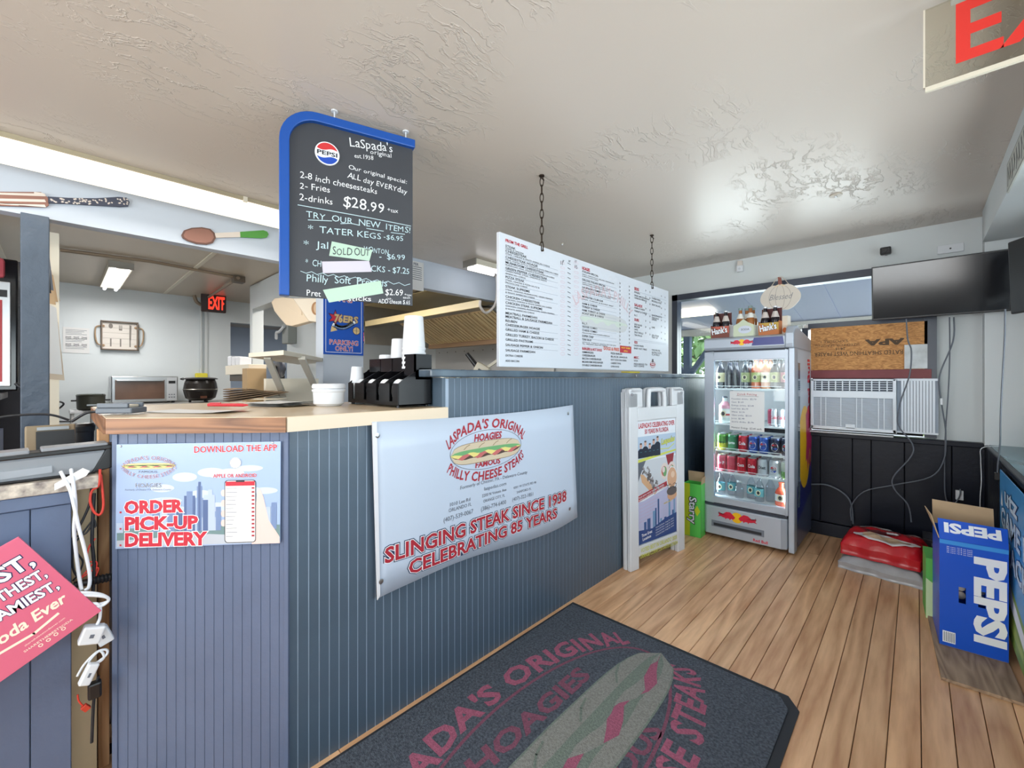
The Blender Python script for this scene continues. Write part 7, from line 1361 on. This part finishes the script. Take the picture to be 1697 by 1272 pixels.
P3 = [onz(395, 460, 2.2), onz(370, 476, 2.2), onz(346, 492, 2.2)]; MB().tube([p-o for p in P3], .016, pm, 8, 1).build('pipe', t_); MB().box(-.05, .05, -.05, .05, -.05, .01, mat('joint_box', (96, 84, 72), .5)).build('joint_box', t_, bevel=.004).location = P2[2]-o
MB().tube([Vector(p)-o for p in (onx(322, 489, -6.4), onx(326, 500, -6.4), onx(336, 505, -6.4), onx(344, 500, -6.4), onx(350, 490, -6.4))], .02, pm, 8).build('bent_pipe', t_)
t_ = thing('wall_conduit', 'thin white vertical conduit on the kitchen wall ending at an outlet box', 'pipe', (-6.64, 1.235, 1.22)); MB().cyl((.01, 0, 0), (.01, 0, .95), .012, wallw, n=10).build('pipe', t_); MB().box(0, .05, -.06, .10, -.16, 0, white).build('outlet_box', t_, bevel=.006); MB().cyl((.05, .03, -.09), (.07, .03, -.09), .035, chrome).build('round_socket', t_); MB().box(.01, .07, -.07, .06, -.02, .05, mat('yellow_cloth', (226, 214, 70), .7)).build('yellow_cloth', t_, bevel=.015)

# ------------------------------------------------------------------ hood and cook line seen over the bar
hm = mat('hood_cream', (226, 206, 158), .4); hd = thing('range_hood', 'cream and stainless range hood with slanted grease filters over the cook line', 'range hood', (-5.58, 2.9, 1.92))
MB().box(0, 2.38, 0, .03, 0, .075, hm).build('front_fascia', hd, bevel=.003); MB().box(0, .03, 0, 1.15, -.24, .3, steel).build('end_plate', hd) ; MB().box(0, 2.38, .0, 1.15, .29, .3, hm).build('canopy_top', hd)
m = MB(); m.add([(0, .03, .02), (2.38, .03, .02), (2.38, .20, .03), (0, .20, .03), (0, .03, .0), (2.38, .03, .0), (2.38, .20, .01), (0, .20, .01)], [(0, 3, 2, 1), (4, 5, 6, 7)], steel); m.build('gutter', hd)
ang = math.atan2(-.26, .5); fw_ = .34; bar_m = mat('filter_brass', (244, 214, 162), .45, .1, noise=.15, nscale=6); fdk = mat('filter_dark', (56, 40, 28), .7)
x0_ = .58
for k in range(5):
    f_ = MB(); f_.T = Matrix.Translation((x0_+k*(fw_+.012), .20, .01)) @ Matrix.Rotation(ang, 4, 'X'); f_.box(0, fw_, 0, .56, .012, .02, fdk); f_.box(0, fw_, 0, .02, 0, .02, bar_m); f_.box(0, fw_, .54, .56, 0, .02, bar_m); f_.box(0, .012, 0, .56, 0, .02, bar_m); f_.box(fw_-.012, fw_, 0, .56, 0, .02, bar_m); fo = f_.build('grease_filter', hd)
    for j in range(5):
        s_ = MB(); s_.T = Matrix.Translation((x0_+k*(fw_+.012), .20, .01)) @ Matrix.Rotation(ang, 4, 'X'); s_.box(.018+j*.063, .062+j*.063, .02, .54, -.004, .008, bar_m); s_.build('filter_slat', fo)
MB().box(.55, 2.38, .69, .78, -.30, -.24, mat('hood_rail', (140, 112, 84), .4, .4)).build('drip_rail', hd)
sp9 = thing('steel_backsplash', 'stainless wall sheet behind the cook line under the hood', 'panel', (-5.5, 4.06, .9)); MB().box(0, 2.35, 0, .02, 0, .78, mat('backsplash_steel', (196, 196, 196), .4, .5)).build('sheet', sp9)
for k in range(12): MB().cyl((.1+k*.2, -.004, .70), (.1+k*.2, 0, .70), .008, mat('rivet_dark', (100, 96, 92), .5), n=8).build('rivet', sp9)
tb = thing('prep_table', 'stainless prep table behind the raised bar holding the slicer', 'table', (-3.05, 2.02, 0)); MB().box(-.05, .9, 0, 1.9, .98, 1.02, steel).build('table_top', tb, bevel=.003)
for q in ((0, .05), (.85, .05), (0, 1.85), (.85, 1.85)): MB().cyl((q[0], q[1], 0), (q[0], q[1], .98), .02, steel, n=12).build('leg', tb)
t_ = thing('steel_pot', 'round stainless pot with a hinged lid behind the cup organizer', 'pot', (*ony(741, 600, 2.18).xy, 1.02)); MB().lathe([(.10, 0), (.11, .02), (.112, .18), (.12, .185), (.12, .20), (.06, .215), (.01, .218)], (0, 0, 0), mat('pot_steel', (214, 206, 190), .25, .85), 30).build('pot', t_); MB().bar((-.09, 0, .225), (.05, 0, .225), .02, .02, black).build('lid_handle', t_)
t_ = thing('food_slicer', 'cream slicer with a slanted black handle behind the bar beside the menu board', 'slicer', (*ony(797, 600, 2.2).xy, 1.02), R(35)); sc_ = mat('slicer_cream', (214, 206, 186), .4)
MB().box(-.08, .08, -.08, .08, 0, .19, sc_).build('base', t_, bevel=.01); m = MB(); m.T = Matrix.Translation((0, 0, .23)) @ Matrix.Rotation(R(30), 4, 'Y'); m.box(-.055, .055, -.04, .04, -.06, .06, sc_); m.build('head', t_, bevel=.01); m = MB(); m.T = Matrix.Translation((0, 0, .23)) @ Matrix.Rotation(R(30), 4, 'Y'); m.box(-.02, .02, -.045, -.04, -.02, .02, black); m.build('switch', t_); MB().cyl((-.03, 0, .27), (-.11, 0, .37), .020, black, .016).build('handle', t_); MB().bar((.03, 0, .25), (.22, 0, .38), .035, .02, sc_).build('slide_arm', t_)
t_ = thing('bread_roll_bag', 'clear plastic bag of tan bread rolls behind the upper bins', 'bag', (*ony(645, 585, 1.80).xy, 1.10)); rl = mat('bread_roll', (206, 160, 120), .7)
for k in range(7): MB().lathe([(.002, 0), (.04, .01), (.055, .03), (.045, .055), (.002, .065)], ((k % 3)*.075-.09, (k//3)*.05, .02+(k // 3)*.06+.05*(k % 2)), rl, 16).build('bread_roll', t_)
m = MB(); m.lathe([(.10, 0), (.16, .08), (.15, .18), (.06, .25), (.02, .27)], (0, .04, 0), glass('bag_film', (236, 232, 230), 2.0), 20); m.build('plastic_bag', t_)
t_ = thing('bread_stand', 'steel rack post holding the bread bag behind the organizer', 'stand', (*ony(645, 585, 1.80).xy, 0)); MB().box(-.15, .15, -.1, .17, .0, 1.095, steel).build('stand', t_)
t_ = thing('folded_towels_label', 'small yellow card on the bar top under the menu board', 'card', (*onx(1045, 616, -1.45).xy, 1.237)); MB().box(-.03, .03, -.08, .08, 0, .012, mat('yellow_card', (226, 206, 60), .5)).build('card', t_, bevel=.002)
# far side room
fr2 = thing('side_room_counter', 'grey metal cart in the side room seen through the opening', 'cart', (-7.9, 2.0, 0)); MB().box(-.3, .3, 0, .9, .86, .90, steel).build('top', fr2)
for q in ((-.27, .03), (.27, .03), (-.27, .87), (.27, .87)): MB().cyl((q[0], q[1], 0), (q[0], q[1], .86), .02, steel, n=10).build('leg', fr2)
t_ = thing('white_storage_bin', 'white bin on the cart in the side room', 'bin', (-7.9, 2.25, .9)); MB().box(-.2, .2, 0, .35, 0, .22, white).build('bin', t_, bevel=.01)
MB().box(-.22, .22, -.02, .37, .22, .235, mat('bin_lid', (120, 140, 170), .5)).build('lid', t_, bevel=.004)
